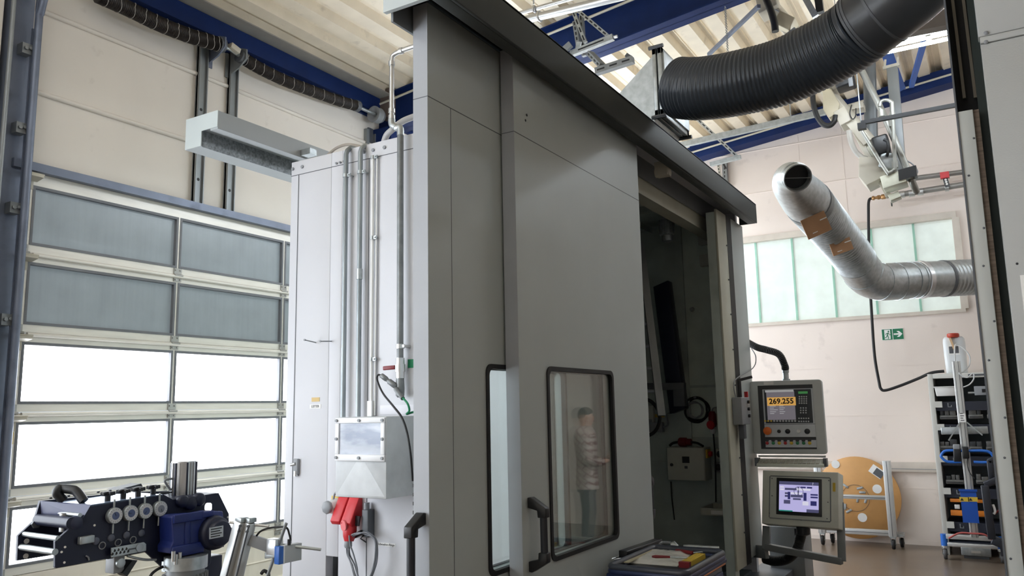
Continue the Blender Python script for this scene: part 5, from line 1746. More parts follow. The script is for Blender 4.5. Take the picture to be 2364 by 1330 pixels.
lc = (at(2180, 78, Y=7.2) + at(1990, 118, Y=7.2)) / 2
lamp((lc.x + 0.2, 7.2, lc.z - 0.03), 1.75, (1, 0, 0), 'lit fluorescent ceiling lamp beyond the black duct')
tag(MB().bar(at(2200, 42, Y=6.7), at(2060, 70, Y=6.7), 0.10, 0.13).build('cable_trough', mat('trough_brown', (108, 100, 92), 0.6)), 'brown grey cable trough beside the fluorescent lamp', 'cable trough')
qh = (at(2200, 42, Y=6.7) + at(2060, 70, Y=6.7)) / 2
MB().cyl(qh, (qh.x, qh.y, roofz(qh.x) + 0.02), 0.008, 6).build('hanger', M_galv, bpy.data.objects['cable_trough'])
for (x, y, dz, L) in ((-3.6, -4.2, 0.45, 2.4), (-3.6, -1.4, 0.45, 2.4), (-3.6, 1.0, 0.38, 1.4), (-1.2, -4.2, 0.6, 2.4), (-1.2, -1.4, 0.6, 2.4), (-3.2, 5.35, 1.1, 1.2), (-3.3, 7.5, 0.95, 2.0), (-3.3, 9.2, 0.95, 1.4), (1.6, 8.3, 0.45, 2.4), (4.2, 8.3, 0.45, 2.4)):  # added lamps, none in view, to brighten walls, roof and booth
    lamp((x, y, roofz(x) - dz), L, (0, 1, 0), 'added unseen fluorescent lamp that brightens the hall bays', 'added unseen lamps', soft=(x, y) in ((-3.6, 1.0), (1.6, 8.3), (-3.3, 9.2), (-1.2, -1.4), (-1.2, -4.2), (-3.6, -1.4)))

# blue purlin pieces and bracing above the far machine
M_brace = mat('brace_blue', (36, 84, 160), 0.5, var=0.1)
pb_ = thing('roof_brace', at(2060, 150, Y=8.8), 'bright blue steel strut hanging from the roof beside the end wall', 'strut')
MB().bar(at(2046, 118, Y=8.9), at(2079, 208, Y=9.9), 0.11, 0.03, (0, 1, 0)).build('plate', M_brace, pb_)
tag(MB().bar(at(2132, 100, Y=8.6), at(2104, 198, Y=9.9), 0.05, 0.05).build('tie_brace', M_brace), 'thin blue diagonal brace reaching down to the wall beam', 'brace')
tag(MB().bar(at(2160, -30, Y=8.0), at(2146, 38, Y=8.0), 0.05, 0.05).build('tie_brace', M_brace), 'short blue brace above the fluorescent lamp', 'brace')
tag(MB().bar(at(2146, 8, Y=8.05), at(2168, 34, Y=8.05), 0.04, 0.04).build('tie_brace', M_brace), 'short blue cross brace at the top beside the right machine', 'brace')

# posts, pipes and the ceiling-mounted hoist unit
YM = 8.2
dp_ = at(2008, 118, Y=YM + 0.3)
tag(MB().cyl(V((dp_.x, dp_.y, roofz(dp_.x) - 0.008)), at(2012, 330, Y=YM + 0.3), 0.062, 20).build('down_pipe', mat('pipe_dark', (98, 102, 104), 0.4, 0.3)), 'thick grey vertical pipe behind the hoist unit', 'pipe')
gp = thing('ceiling_post', at(2068, 300, Y=YM + 0.35), 'grey steel channel post hanging from the blue strut', 'post')
MB().bar(at(2060, 158, Y=YM + 0.35), at(2080, 400, Y=YM + 0.35), 0.10, 0.08, (0, 1, 0)).build('post', M_post, gp, bevel=0.004)
MB().bar(at(2038, 158, Y=YM + 0.35), at(2076, 148, Y=YM + 0.35), 0.03, 0.03).build('clamp', M_cream, gp)
MB().bar(at(2044, 138, Y=YM + 0.35), at(2042, 160, Y=YM + 0.35), 0.02, 0.02).build('clamp_bolt', M_cream, gp)
MB().bar(at(2073, 132, Y=YM + 0.35), at(2072, 156, Y=YM + 0.35), 0.02, 0.02).build('clamp_bolt', M_cream, gp)
# main cream beam of the hoist, running diagonally down to the right
hu = thing('hoist_unit', at(1990, 280, Y=YM), 'cream painted overhead hoist unit with black motors and cables', 'hoist')
MB().bar(at(1906, 205, Y=YM), at(2010, 330, Y=YM), 0.09, 0.16, (0, 1, 0.6)).build('beam', M_cream, hu, bevel=0.005)
MB().bar(at(1900, 180, Y=YM + 0.1), at(1930, 215, Y=YM + 0.1), 0.12, 0.2, (0, 1, 0)).build('gear_housing', M_cream, hu, bevel=0.008)
hb = [at(1899, 203, Y=YM - 0.1), at(1920, 206, Y=YM - 0.1), at(1938, 240, Y=YM - 0.1), at(1934, 262, Y=YM - 0.1), at(1914, 272, Y=YM - 0.1), at(1900, 252, Y=YM - 0.1)]
MB().prism(hb, (0, 0.22, 0)).build('junction_housing', mat('cream_dark', (196, 186, 160), 0.45), hu, bevel=0.006)
MB().bar(at(1936, 282, Y=YM), at(1962, 268, Y=YM), 0.16, 0.22, (0, 1, 0)).build('lower_box', M_cream, hu, bevel=0.006)
for (p, q, rr) in ((at(1940, 205, Y=YM - 0.1), at(1962, 172, Y=YM - 0.1), 0.0),):
    MB().obox(at(1950, 183, Y=YM - 0.1), (0.085, 0.0, 0.012), (0, 0.1, 0), (-0.012, 0, 0.10)).build('black_motor', M_black, hu, bevel=0.02)
    MB().obox(at(1963, 183, Y=YM - 0.21), (0.02, 0, 0), (0, 0.01, 0), (-0.004, 0, 0.07)).build('motor_grip', M_grey, hu, bevel=0.004)
MB().obox(at(2036, 340, Y=YM - 0.1), (0.07, 0, 0.01), (0, 0.1, 0), (-0.01, 0, 0.095)).build('black_motor', M_black, hu, bevel=0.02)
MB().tube(spline([at(2040, 322, Y=YM - 0.2), at(2049, 328, Y=YM - 0.2), at(2050, 350, Y=YM - 0.2), at(2046, 362, Y=YM - 0.2)], 5), 0.012, 8).build('motor_grip', M_black, hu)
MB().obox(at(2050, 375, Y=YM - 0.1), (0.06, 0, -0.02), (0, 0.09, 0), (0.02, 0, 0.07)).build('gear_block', M_galv, hu, bevel=0.01)
MB().bar(at(1965, 285, Y=YM), at(2052, 455, Y=YM), 0.05, 0.07, (0, 1, 0)).build('lower_rail', M_cream, hu, bevel=0.003)
MB().bar(at(1998, 330, Y=YM + 0.02), at(2060, 440, Y=YM + 0.02), 0.07, 0.08, (0, 1, 0)).build('side_rail', mat('lit_cream', (214, 214, 196), 0.4), hu, bevel=0.003)
lb_ = [at(1983, 362, Y=YM - 0.15), at(2035, 362, Y=YM - 0.15), at(2045, 405, Y=YM - 0.15), at(2000, 428, Y=YM - 0.15), at(1982, 408, Y=YM - 0.15)]
MB().prism(lb_, (0, 0.3, 0)).build('cable_box', M_cream, hu, bevel=0.006)
MB().obox(at(2065, 420, Y=YM - 0.12), (0.10, 0, 0.02), (0, 0.12, 0), (-0.01, 0, 0.06)).build('lit_box', mat('lit_cream', (214, 214, 196), 0.4), hu, bevel=0.006)  # paler cream puts the light on the hoist's lower parts into their colour
MB().obox(at(2066, 455, Y=YM - 0.12), (0.045, 0, 0.015), (0, 0.06, 0), (-0.01, 0, 0.03)).build('end_lug', mat('lit_cream', (214, 214, 196), 0.4), hu, bevel=0.004)
MB().tube(spline([at(1876, 214, Y=YM - 0.1), at(1878, 240, Y=YM - 0.1), at(1886, 268, Y=YM - 0.1), at(1900, 287, Y=YM - 0.1), at(1915, 290, Y=YM - 0.1), at(1926, 280, Y=YM - 0.1), at(1929, 266, Y=YM - 0.1)], 6), 0.026, 10).build('black_cable', M_rubber, hu)
MB().tube(spline([at(1960, 302, Y=YM - 0.1), at(1964, 325, Y=YM - 0.1), at(1974, 348, Y=YM - 0.1), at(1988, 362, Y=YM - 0.1), at(2000, 367, Y=YM - 0.1)], 6), 0.026, 10).build('grey_hose', mat('hose_grey', (170, 166, 158), 0.4), hu)
MB().tube(spline([at(1966, 242, Y=YM - 0.12), at(1962, 262, Y=YM - 0.12), at(1968, 275, Y=YM - 0.12), at(1975, 268, Y=YM - 0.12), at(1976, 250, Y=YM - 0.12)], 6), 0.006, 6).build('thin_cable', M_rubber, hu)
MB().tube(spline([at(2085, 368, Y=YM), at(2105, 378, Y=YM), at(2118, 395, Y=YM), at(2112, 405, Y=YM), at(2100, 410, Y=YM)], 6), 0.007, 6).build('cable_loop', M_grey, hu)
MB().obox(at(1978, 250, Y=YM + 0.15), (0.07, 0, 0), (0, 0.08, 0), (0, 0, 0.03)).build('post_collar', M_cream, hu)
# chrome pipework beside the hoist
M_pipe = mat('drawn_steel', (150, 150, 144), 0.42, 0.6, var=0.08)
pw = thing('pipework', at(2060, 330, Y=YM - 0.2), 'thin bright steel pipework looping beside the hoist unit', 'pipework')
for pts_, rr in (([at(1980, 145, Y=YM - 0.15), at(2040, 265, Y=YM - 0.15), at(2098, 400, Y=YM - 0.15), at(2116, 444, Y=YM - 0.05)], 0.030), ([at(1988, 300, Y=YM - 0.25), at(2045, 393, Y=YM - 0.25), at(2054, 398, Y=YM - 0.25), at(2064, 392, Y=YM - 0.25), at(2066, 380, Y=YM - 0.25), at(2060, 252, Y=YM - 0.25), at(2058, 236, Y=YM - 0.25), at(2046, 231, Y=YM - 0.25), at(2034, 235, Y=YM - 0.25), at(2031, 246, Y=YM - 0.25)], 0.017)):
    MB().tube(spline(pts_, 5), rr, 12).build('pipe_run', M_pipe, pw)
for px, py in ((2035, 262), (2060, 268), (2059, 285), (2066, 380), (2100, 405)):
    c = at(px, py, Y=YM - 0.22)
    MB().cyl(c - ZAX * 0.03, c + ZAX * 0.03, 0.028, 12).build('fitting', M_pipe, pw)
MB().obox(at(2096, 402, Y=YM - 0.2), (0.075, 0, 0.01), (0, 0.05, 0), (0, 0, 0.05)).build('black_clamp', M_black, pw)
br_ = thing('black_bar', at(2100, 265, Y=7.6), 'slim black square bar running from the hoist to the right machine', 'bar')
MB().bar(at(1988, 284, Y=7.7), at(2206, 243, Y=7.7), 0.035, 0.035).build('bar', M_black, br_)
qh = at(1988, 284, Y=7.7)
MB().cyl(qh, (qh.x, qh.y, roofz(qh.x) + 0.02), 0.005, 6).build('hanger', M_post, br_)
MB().obox(at(1990, 292, Y=7.68), (0.035, 0, 0), (0, 0.03, 0), (0, 0, 0.03)).build('end_joint', M_black, br_)
# cream unit at the very top
tu = thing('trolley_hoist', at(1790, 40, Y=6.9), 'cream crane trolley under the roof at the top of the view', 'crane trolley')
MB().bar(at(1752, -20, Y=6.9), at(1840, 85, Y=6.9), 0.10, 0.26, (0, 1, 0.4)).build('frame', M_cream, tu, bevel=0.006)
MB().obox(at(1775, 15, Y=6.8), (0.08, 0, 0.02), (0, 0.1, 0), (-0.01, 0, 0.07)).build('drive_box', M_cream, tu, bevel=0.008)
MB().obox(at(1815, 55, Y=6.75), (0.06, 0, -0.05), (0, 0.08, 0), (0.03, 0, 0.05)).build('gear_box', mat('cream_dark', (196, 186, 160), 0.45), tu, bevel=0.008)
MB().tube(spline([at(1765, -10, Y=6.6), at(1778, 20, Y=6.6), at(1787, 50, Y=6.6), at(1790, 73, Y=6.6)], 6), [0.03] * 19, 12).build('black_lever', M_black, tu)
MB().tube(spline([at(1785, 20, Y=6.7), at(1800, 30, Y=6.7), at(1790, 48, Y=6.7)], 5), 0.006, 6).build('thin_cable', M_grey, tu)
MB().bar(at(1850, -20, Y=6.85), at(1884, 40, Y=6.85), 0.05, 0.06, (0, 1, 0)).build('side_rail', M_galv, tu)
MB().bar(at(1888, -15, Y=6.9), at(1894, 30, Y=6.9), 0.06, 0.06, (0, 1, 0)).build('black_post', M_black, tu)
MB().bar(at(1810, 90, Y=6.7), at(1838, 68, Y=6.7), 0.02, 0.05).build('slotted_bar', M_post, tu)

# ------------------------------------------------------------------ silver duct by the end wall
sd_ = thing('spiral_duct', at(1990, 620, D=8), 'silver spiral duct bending from the open mouth to the right', 'duct')
RD = 0.185
P1 = [at(1868, 470, D=6.75), at(1900, 508, D=7.05), at(1945, 562, D=7.5), at(1975, 602, D=7.8)]
pp1 = spline(P1, 48)
MB().tube(pp1, [RD + (0.0, 0.011, 0.011, 0.0)[i % 4] for i in range(len(pp1))], 36).build('spiral_tube', M_galv, sd_, smooth=20)
P2 = spline([P1[-1], at(1985, 618, D=7.9), at(2003, 640, D=8.02), at(2030, 650, D=8.1), at(2060, 650, D=8.16), at(2090, 648, D=8.2)], 4)
MB().tube(P2, RD + 0.006, 30).build('elbow', M_galv, sd_, smooth=20)
P3 = [at(2085, 648, D=8.19), at(2182, 643, D=8.32)]
P4 = [at(2182, 643, D=8.32), at(2330, 636, D=8.55)]
MB().tube(P3, RD + 0.002, 30).build('straight_tube', M_galv, sd_)
sp = [P4[0].lerp(P4[1], k / 90) for k in range(91)]
MB().tube(sp, [RD + (0, 0.006, 0.006, 0, 0)[k % 5] for k in range(91)], 30).build('spiral_tube', M_galv, sd_, smooth=40)


def band(path, k, m, nm, ex=0.012, wd=0.014):
    k = min(k, len(path) - 2)
    d = (path[k + 1] - path[k]).normalized()
    MB().tube([path[k] - d * wd, path[k] - d * wd * 0.8, path[k] + d * wd * 0.8, path[k] + d * wd], [RD, RD + ex, RD + ex, RD], 30).build(nm, m, sd_)


for k in (0, 6, 12, 17):
    band(P2, k, M_galv, 'seam_band', 0.011, 0.008)
p3l = [P3[0].lerp(P3[1], k / 20) for k in range(21)]
for k in (3, 6):
    band(p3l, k, M_galv, 'seam_band', 0.009, 0.008)
band(p3l, 8, M_alu, 'bright_clamp', 0.012, 0.03)
band(p3l, 19, M_dgrey, 'dark_seal', 0.008, 0.02)
# open end: a smaller elbow turned to the viewer
PT = spline([P1[0], at(1842, 442, D=6.55), at(1824, 424, D=6.35), at(1822, 408, D=6.15), at(1834, 406, D=5.98), at(1842, 411, D=5.9)], 6)
rt = [RD + 0.006 - (RD - 0.098) * min(1, max(0, (i - 3) / 15)) for i in range(len(PT))]
MB().tube(PT, rt, 30, caps=False).build('mouth_elbow', M_galv, sd_)
band([P1[0], P1[1]], 0, mat('dark_band', (110, 114, 116), 0.4, 0.5), 'dark_collar', 0.012, 0.05)
d = (PT[-1] - PT[-2]).normalized()
mo = PT[-1]
MB().lathe(mo - d * 0.06, d, [(0.100, 0), (0.106, 0.0), (0.106, 0.02), (0.102, 0.025), (0.102, 0.06), (0.096, 0.06), (0.094, 0.0)], 30, caps=False).build('mouth_ring', M_galv, sd_)
MB().cyl(mo - d * 0.07, mo - d * 0.064, 0.098, 24).build('damper_disc', M_black, sd_)
e = d.cross(ZAX).normalized()
MB().bar(mo - e * 0.095, mo + e * 0.095, 0.005, 0.006).build('damper_bar', M_dgrey, sd_)
# two cardboard sheets on the slanting part
for lab, cx_, cy_, D_, wa, ha, rot in (('upper, larger of two cardboard pieces on the slanting silver duct', 1884, 520, 6.55, 0.105, 0.085, 24), ('lower, smaller of two cardboard pieces on the slanting silver duct', 1942, 568, 7.08, 0.095, 0.062, 20)):
    t0 = at(cx_, cy_, D=D_)
    rr = (_r2 * math.cos(math.radians(rot)) + _u2 * math.sin(math.radians(rot)))
    uu = (-_r2 * math.sin(math.radians(rot)) + _u2 * math.cos(math.radians(rot)))
    nn = rr.cross(uu)
    t = thing('cardboard_piece', t0, lab, 'cardboard', 'cardboard pieces on the silver duct')
    MB().obox(t0, rr * wa, uu * ha, nn * 0.004).build('sheet', M_card, t)
    MB().obox(t0 + rr * wa * 0.7 + uu * ha * 0.3 + nn * 0.005, rr * 0.03, uu * 0.004, nn * 0.001).build('tear', M_paper, t)
    MB().obox(t0 - rr * wa * 0.3 - uu * ha * 0.6 + nn * 0.005, rr * 0.022, uu * 0.003, nn * 0.001).build('tear', M_paper, t)

# ------------------------------------------------------------------ on the end wall
YW = YF - 0.02
es = thing('exit_sign', at(2061, 772, Y=YF), 'green emergency exit sign with running figure and arrow', 'sign')
a, b = at(2034.5, 760.5, Y=YF), at(2087.5, 783.5, Y=YF)
B(a.x, b.x, YF - 0.006, YF, b.z, a.z).build('sign_plate', M_white, es)
M_sgreen = mat('exit_green', (20, 108, 74), 0.5, var=0.03)
xm = (a.x + b.x) / 2
hz = (a.z - b.z)
B(a.x + 0.004, xm - 0.004, YF - 0.0075, YF - 0.006, b.z + 0.004, a.z - 0.004).build('figure_field', M_sgreen, es)
B(xm + 0.004, b.x - 0.004, YF - 0.0075, YF - 0.006, b.z + 0.004, a.z - 0.004).build('arrow_field', M_sgreen, es)


def sgn(polys, name, ox, sc_):
    for poly in polys:
        MB().prism([V((ox + x * sc_, YF - 0.0076, b.z + y * sc_)) for x, y in poly], (0, -0.0012, 0)).build(name, M_white, es, smooth=0)


s_ = hz
MB().prism([V((xm + 0.012 + q[0] * s_, YF - 0.0076, b.z + hz / 2 + q[1] * s_)) for q in ((0, 0.07), (0.42, 0.07), (0.24, 0.26), (0.44, 0.26), (0.70, 0.0), (0.44, -0.26), (0.24, -0.26), (0.42, -0.07), (0, -0.07))], (0, -0.0012, 0)).build('arrow', M_white, es, smooth=0)
fx = a.x + 0.010
B(fx + 0.02, fx + 0.084, YF - 0.0085, YF - 0.0076, b.z + 0.012, a.z - 0.010).build('doorway', M_white, es)
for poly in (((0.50, 0.62), (0.62, 0.66), (0.52, 0.36), (0.40, 0.34)), ((0.42, 0.38), (0.52, 0.36), (0.60, 0.22), (0.56, 0.06), (0.50, 0.08), (0.53, 0.2)), ((0.40, 0.40), (0.46, 0.34), (0.34, 0.18), (0.20, 0.16), (0.20, 0.22), (0.32, 0.24)), ((0.56, 0.64), (0.62, 0.60), (0.72, 0.46), (0.80, 0.46), (0.80, 0.41), (0.70, 0.40)), ((0.50, 0.62), (0.52, 0.56), (0.38, 0.52), (0.32, 0.42), (0.28, 0.44), (0.34, 0.57))):
    MB().prism([V((fx + q[0] * s_ * 0.82, YF - 0.0088, b.z + 0.004 + q[1] * s_)) for q in poly], (0, -0.001, 0)).build('running_figure', M_sgreen, es, smooth=0)
MB().cyl(V((fx + 0.60 * s_ * 0.82, YF - 0.0088, b.z + 0.004 + 0.74 * s_)), V((fx + 0.60 * s_ * 0.82, YF - 0.0098, b.z + 0.004 + 0.74 * s_)), 0.009, 12).build('figure_head', M_sgreen, es)

# wall pipe run with valve and red bracket
wp = thing('wall_pipe', at(2130, 450, Y=10.0), 'grey compressed air pipe along the end wall with brass fittings', 'pipe')
YPp = 10.05
a, b = at(2018, 458, Y=YPp), at(2240, 424, Y=YPp)
MB().cyl(at(2060, 452, Y=YPp), at(2250, 422, Y=YPp), 0.033, 14).build('pipe_run', mat('pipe_grey', (142, 140, 136), 0.4, 0.4), wp)
MB().cyl(at(2085, 415, Y=YPp + 0.05), at(2250, 394, Y=YPp + 0.05), 0.030, 14).build('upper_pipe', mat('pipe_grey', (142, 140, 136), 0.4, 0.4), wp)
mb = MB()
c0, c1 = at(2012, 458, Y=YPp), at(2062, 451, Y=YPp)
dd = c1 - c0
mb.lathe(c0, dd, [(0.014, 0), (0.026, 0.01), (0.026, 0.03), (0.016, 0.035), (0.018, 0.06), (0.026, 0.065), (0.026, 0.09), (0.018, 0.10), (0.030, 0.11), (0.030, 0.15), (0.022, 0.155), (0.028, 0.2), (0.028, dd.length)], 14)
mb.build('brass_fittings', mat('brass', (168, 130, 88), 0.35, 0.7), wp)
for px, py in ((2082, 449), (2105, 446), (2125, 443)):
    c = at(px, py, Y=YPp)
    MB().cyl(c - XAX * 0.03, c + XAX * 0.03, 0.042, 12).build('collar', M_chrome, wp)
MB().bar(at(2057, 450, Y=YPp - 0.05), at(2059, 476, Y=YPp - 0.05), 0.012, 0.03, (0, 1, 0)).build('green_lever', M_dgreen, wp)
wb = thing('pipe_hanger', at(2183, 420, Y=YPp), 'black perforated hanger with red head on the wall pipe', 'hanger')
MB().bar(at(2182, 412, Y=YPp - 0.04), at(2188, 432, Y=YPp - 0.04), 0.05, 0.02, (0, 1, 0)).build('strap', M_black, wb)
MB().obox(at(2181, 405, Y=YPp - 0.05), (0.045, 0, 0), (0, 0.03, 0), (0, 0, 0.035)).build('red_head', M_red, wb)
for k in range(3):
    c = at(2183 + 1.5 * k, 415 + 5 * k, Y=YPp - 0.055)
    MB().cyl(c, c - YAX * 0.004, 0.012, 10).build('hole', M_white, wb)
c = at(2186, 434, Y=YPp)
MB().cyl(c - XAX * 0.02, c + XAX * 0.02, 0.042, 14).build('clip', M_chrome, wb)
# black hose from fittings down to the cabinet top
tag(MB().tube(spline([at(2013, 458, Y=10.05), at(2006, 464, Y=10.05), at(2005, 500, Y=10.05), at(2007, 620, Y=10.05), at(2012, 720, Y=10.05), at(2019, 820, Y=10.05), at(2029, 880, Y=10.05), at(2034, 898, Y=10.05), at(2046, 901, Y=10.05), at(2080, 890, Y=10.05), at(2120, 874, Y=10.05), at(2150, 861, Y=10.03), at(2180, 857, Y=10.03)], 8), 0.016, 16).build('black_hose', M_rubber), 'long black hose hanging from the wall pipe to the cabinet top', 'hose')
# cable trunking along the wall
tk2 = thing('wall_trunking', at(2110, 1078, Y=YF), 'pale plastic trunking low on the end wall left of the cabinet', 'trunking')
a, b = at(2050, 1066, Y=YF), at(2050, 1088, Y=YF)
B(-4.5, -0.58, YF - 0.05, YF, b.z, a.z).build('duct', mat('trunking_white', (214, 204, 194), 0.5), tk2, bevel=0.003)
B(-4.5, -0.58, YF - 0.053, YF - 0.05, b.z + 0.03, b.z + 0.036).build('lid_joint', M_grey, tk2)

# ------------------------------------------------------------------ big disc on a wheeled frame
ds = thing('cable_disc', (-1.47, 10.18, 0.51), 'large round tan board disc with white pads leaning behind the frame', 'disc')
rz_ = math.radians(-4)
dn = V((0, -1, 0.10)).normalized()
dr_ = XAX
du = dn.cross(dr_) * -1
du = V((0, 0.10, 1)).normalized()
dc_ = V((-1.478, 10.20, 0.51))
RR = 0.462
MB().lathe(dc_ - dn * 0.0, dn, [(RR - 0.004, -0.012), (RR, -0.008), (RR, 0.008), (RR - 0.004, 0.012)], 64).build('board', M_wood, ds)


class Pl:
    pass


DF = Face(dc_ + dn * 0.0125, dr_, du, dn)
for px, py, rr in ((1929, 1072, 0.047), (2025, 1129, 0.05), (1991, 1195, 0.05), (1894, 1145, 0.045)):
    q = DF.uv(px, py)
    MB().cyl(DF.p(q[0], q[1], 0), DF.p(q[0], q[1], 0.004), rr, 24).build('white_pad', M_white, ds)
for px, py, ang in ((1952, 1122, -35), (1985, 1127, 15), (1991, 1137, 0), (1980, 1153, 80), (1999, 1155, 70), (1951, 1170, 85), (1960, 1180, 30)):
    q = DF.uv(px, py)
    w = math.radians(ang)
    MB().obox(DF.p(q[0], q[1], 0.003), (dr_ * math.cos(w) + du * math.sin(w)) * 0.034, (-dr_ * math.sin(w) + du * math.cos(w)) * 0.012, dn * 0.003).build('clamp_plate', M_galv, ds, bevel=0.002)
q = DF.uv(1975, 1150)
MB().tube([DF.p(q[0] + 0.15 * math.cos(math.radians(15 * k)), q[1] + 0.15 * math.sin(math.radians(15 * k)), 0.003) for k in range(24)], 0.0018, 6, closed=True).build('wire_ring', M_dgrey, ds)
q = DF.uv(2024, 1089)
MB().obox(DF.p(q[0], q[1], 0.002), (dr_ * 0.8 - du * 0.6) * 0.075, (dr_ * 0.6 + du * 0.8) * 0.05, dn * 0.001).build('paper_tag', M_paper, ds)
MB().obox(DF.p(q[0] + 0.02, q[1] - 0.018, 0.0035), (dr_ * 0.8 - du * 0.6) * 0.05, (dr_ * 0.6 + du * 0.8) * 0.04, dn * 0.0006).build('printed_picture', M_dgrey, ds)

fw_ = thing('wheeled_frame', (-1.5, 9.9, 0), 'aluminium profile frame on black casters in front of the disc', 'frame cart')
M_prof2 = mat('alu_profile', (206, 208, 208), 0.35, 0.6, var=0.05)
YC = 9.92


def profile(p, q, w, nm, par, m=None):
    o = MB().bar(p, q, w, w).build(nm, m or M_prof2, par, bevel=0.003)
    p, q = V(p), V(q)
    dnn = (q - p).normalized()
    g = MB()
    for s in (-1, 1):
        ax = XAX if abs(dnn.x) < 0.5 else ZAX
        g.obox((p + q) / 2 - YAX * (w / 2 + 0.0004), (q - p) * 0.495, ax * 0.003, YAX * 0.0006)
        break
    g.build('groove', M_dgrey, o)
    return o


xr = (at(2047, 1150, Y=YC).x + at(2066, 1150, Y=YC).x) / 2 - 0.01
ztp = at(2052, 1064, Y=YC).z
zm = at(2000, 1148, Y=YC).z
zl = at(2000, 1228, Y=YC).z
xl = at(1897, 1200, Y=YC).x
profile((xr, YC, 0.13), (xr, YC, ztp), 0.08, 'upright', fw_)
profile((xl, YC, 0.13), (xl, YC, ztp), 0.08, 'upright', fw_)
profile((xl, YC, zm), (xr - 0.04, YC, zm), 0.045, 'cross_bar', fw_)
profile((xl, YC, zl), (xr - 0.04, YC, zl), 0.06, 'cross_bar', fw_)


def caster(x, y, r, par, m=M_rubber, fork=M_galv, top=0.13):
    w = MB().lathe((x - 0.016, y, r), XAX, [(r * 0.4, 0), (r * 0.92, 0.0), (r, 0.006), (r, 0.026), (r * 0.92, 0.032), (r * 0.4, 0.032)], 20).build('caster', m, par)
    mb = MB()
    for s in (-1, 1):
        mb.prism([(x + s * 0.022, y - 0.012, r - 0.01), (x + s * 0.022, y + 0.012, r - 0.01), (x + s * 0.022, y + 0.03, top - 0.012), (x + s * 0.022, y - 0.03, top - 0.012)], (0.003 * s, 0, 0))
    mb.box(x - 0.028, x + 0.028, y - 0.03, y + 0.03, top - 0.014, top)
    mb.cyl((x - 0.028, y, r), (x + 0.028, y, r), 0.008, 8)
    mb.build('fork', fork, w)


caster(xr, YC - 0.02, 0.052, fw_)
caster(xl, YC - 0.02, 0.052, fw_)
caster(xr + 0.07, YC + 0.14, 0.052, fw_)
caster(xl + 0.08, YC + 0.14, 0.052, fw_)
MB().box(xr - 0.04, xr + 0.1, YC, YC + 0.18, 0.13, 0.16).build('foot_plate', M_galv, fw_)
MB().box(xl - 0.04, xl + 0.1, YC, YC + 0.18, 0.13, 0.16).build('foot_plate', M_galv, fw_)

# ------------------------------------------------------------------ tool rack, canister, mast cart
YR = 9.76
rx0 = (at(2142, 870, Y=YR).x + at(2178, 1262, Y=YR).x) / 2
rx1 = 0.35
rzt = at(2142, 864, Y=YR).z
rk = thing('tool_rack', ((rx0 + rx1) / 2, 10.0, 0), 'tall open pale grey rack with dark shelves of steel tooling', 'rack')
M_rack = mat('rack_paint', (206, 206, 200), 0.45, var=0.03)
B(rx0, rx0 + 0.05, YR, 10.25, 0, rzt).build('side_panel', M_rack, rk, bevel=0.003)
B(rx1 - 0.05, rx1, YR, 10.25, 0, rzt).build('side_panel', M_rack, rk, bevel=0.003)
B(rx0 + 0.05, rx1 - 0.05, YR, 10.25, rzt - 0.05, rzt).build('top_panel', M_rack, rk, bevel=0.003)
B(rx0 + 0.05, rx1 - 0.05, 10.22, 10.25, 0.1, rzt - 0.05).build('back_panel', M_innerdark, rk)
M_shelf = mat('rack_shelf_dark', (36, 40, 52), 0.5)
shelves = [at(2160, y, Y=YR).z for y in (935, 988, 1058, 1130, 1212)]
for k, py in enumerate((935, 988, 1062, 1136, 1214)):
    z = at(2200, py, Y=YR).z
    B(rx0 + 0.05, rx1 - 0.05, YR + 0.02, 10.22, z - 0.06, z + 0.035).build('shelf', M_shelf, rk)
    B(rx0 + 0.045, rx0 + 0.115, YR - 0.004, YR + 0.02, z - 0.025, z + 0.04).build('shelf_clip', M_rack, rk)
    hk = MB()
    c = V((rx0 + 0.17, YR + 0.018, z))
    hk.tube([c + ZAX * 0.02, c - ZAX * 0.02, c + V((0.03, 0, -0.02)), c + V((0.03, 0, 0.0))], 0.005, 6)
    hk.build('hook', M_grey, rk)
B(rx0 + 0.05, rx1 - 0.05, YR + 0.02, 10.22, 0.10, 0.14).build('bottom_shelf', M_shelf, rk)
a = at(2240, 868, Y=YR)
B(a.x - 0.02, a.x + 0.16, YR - 0.002, YR, rzt - 0.035, rzt - 0.015).build('name_strip', M_dgrey, rk)
M_die = mat('die_steel', (112, 112, 110), 0.45, 0.5, var=0.2, scale=20)
M_died = mat('die_steel_dark', (74, 76, 78), 0.45, 0.5, var=0.2, scale=20)


def die(px0, py0, px1, py1, seed, lab):
    rng = random.Random(seed)
    a, b = at(px0, py0, Y=YR + 0.03), at(px1, py1, Y=YR + 0.03)
    t = thing('tool_block', ((a.x + b.x) / 2, YR + 0.1, b.z), lab, 'tool block', 'steel tool blocks in the rack')
    h = a.z - b.z
    B(a.x, b.x, YR + 0.03, YR + 0.2, b.z, b.z + h * 0.38).build('base', M_die, t, bevel=0.003)
    x = a.x + 0.005
    while x < b.x - 0.03:
        w = rng.uniform(0.03, 0.07)
        hh = rng.uniform(0.7, 1.0)
        B(x, min(x + w, b.x), YR + 0.05, YR + 0.17, b.z + h * 0.38, b.z + h * hh).build('jaw', M_die if rng.random() < 0.6 else M_died, t, bevel=0.002)
        x += w + 0.008
    B(a.x + 0.01, b.x - 0.01, YR + 0.026, YR + 0.03, b.z + h * 0.12, b.z + h * 0.2).build('groove', M_ink, t)


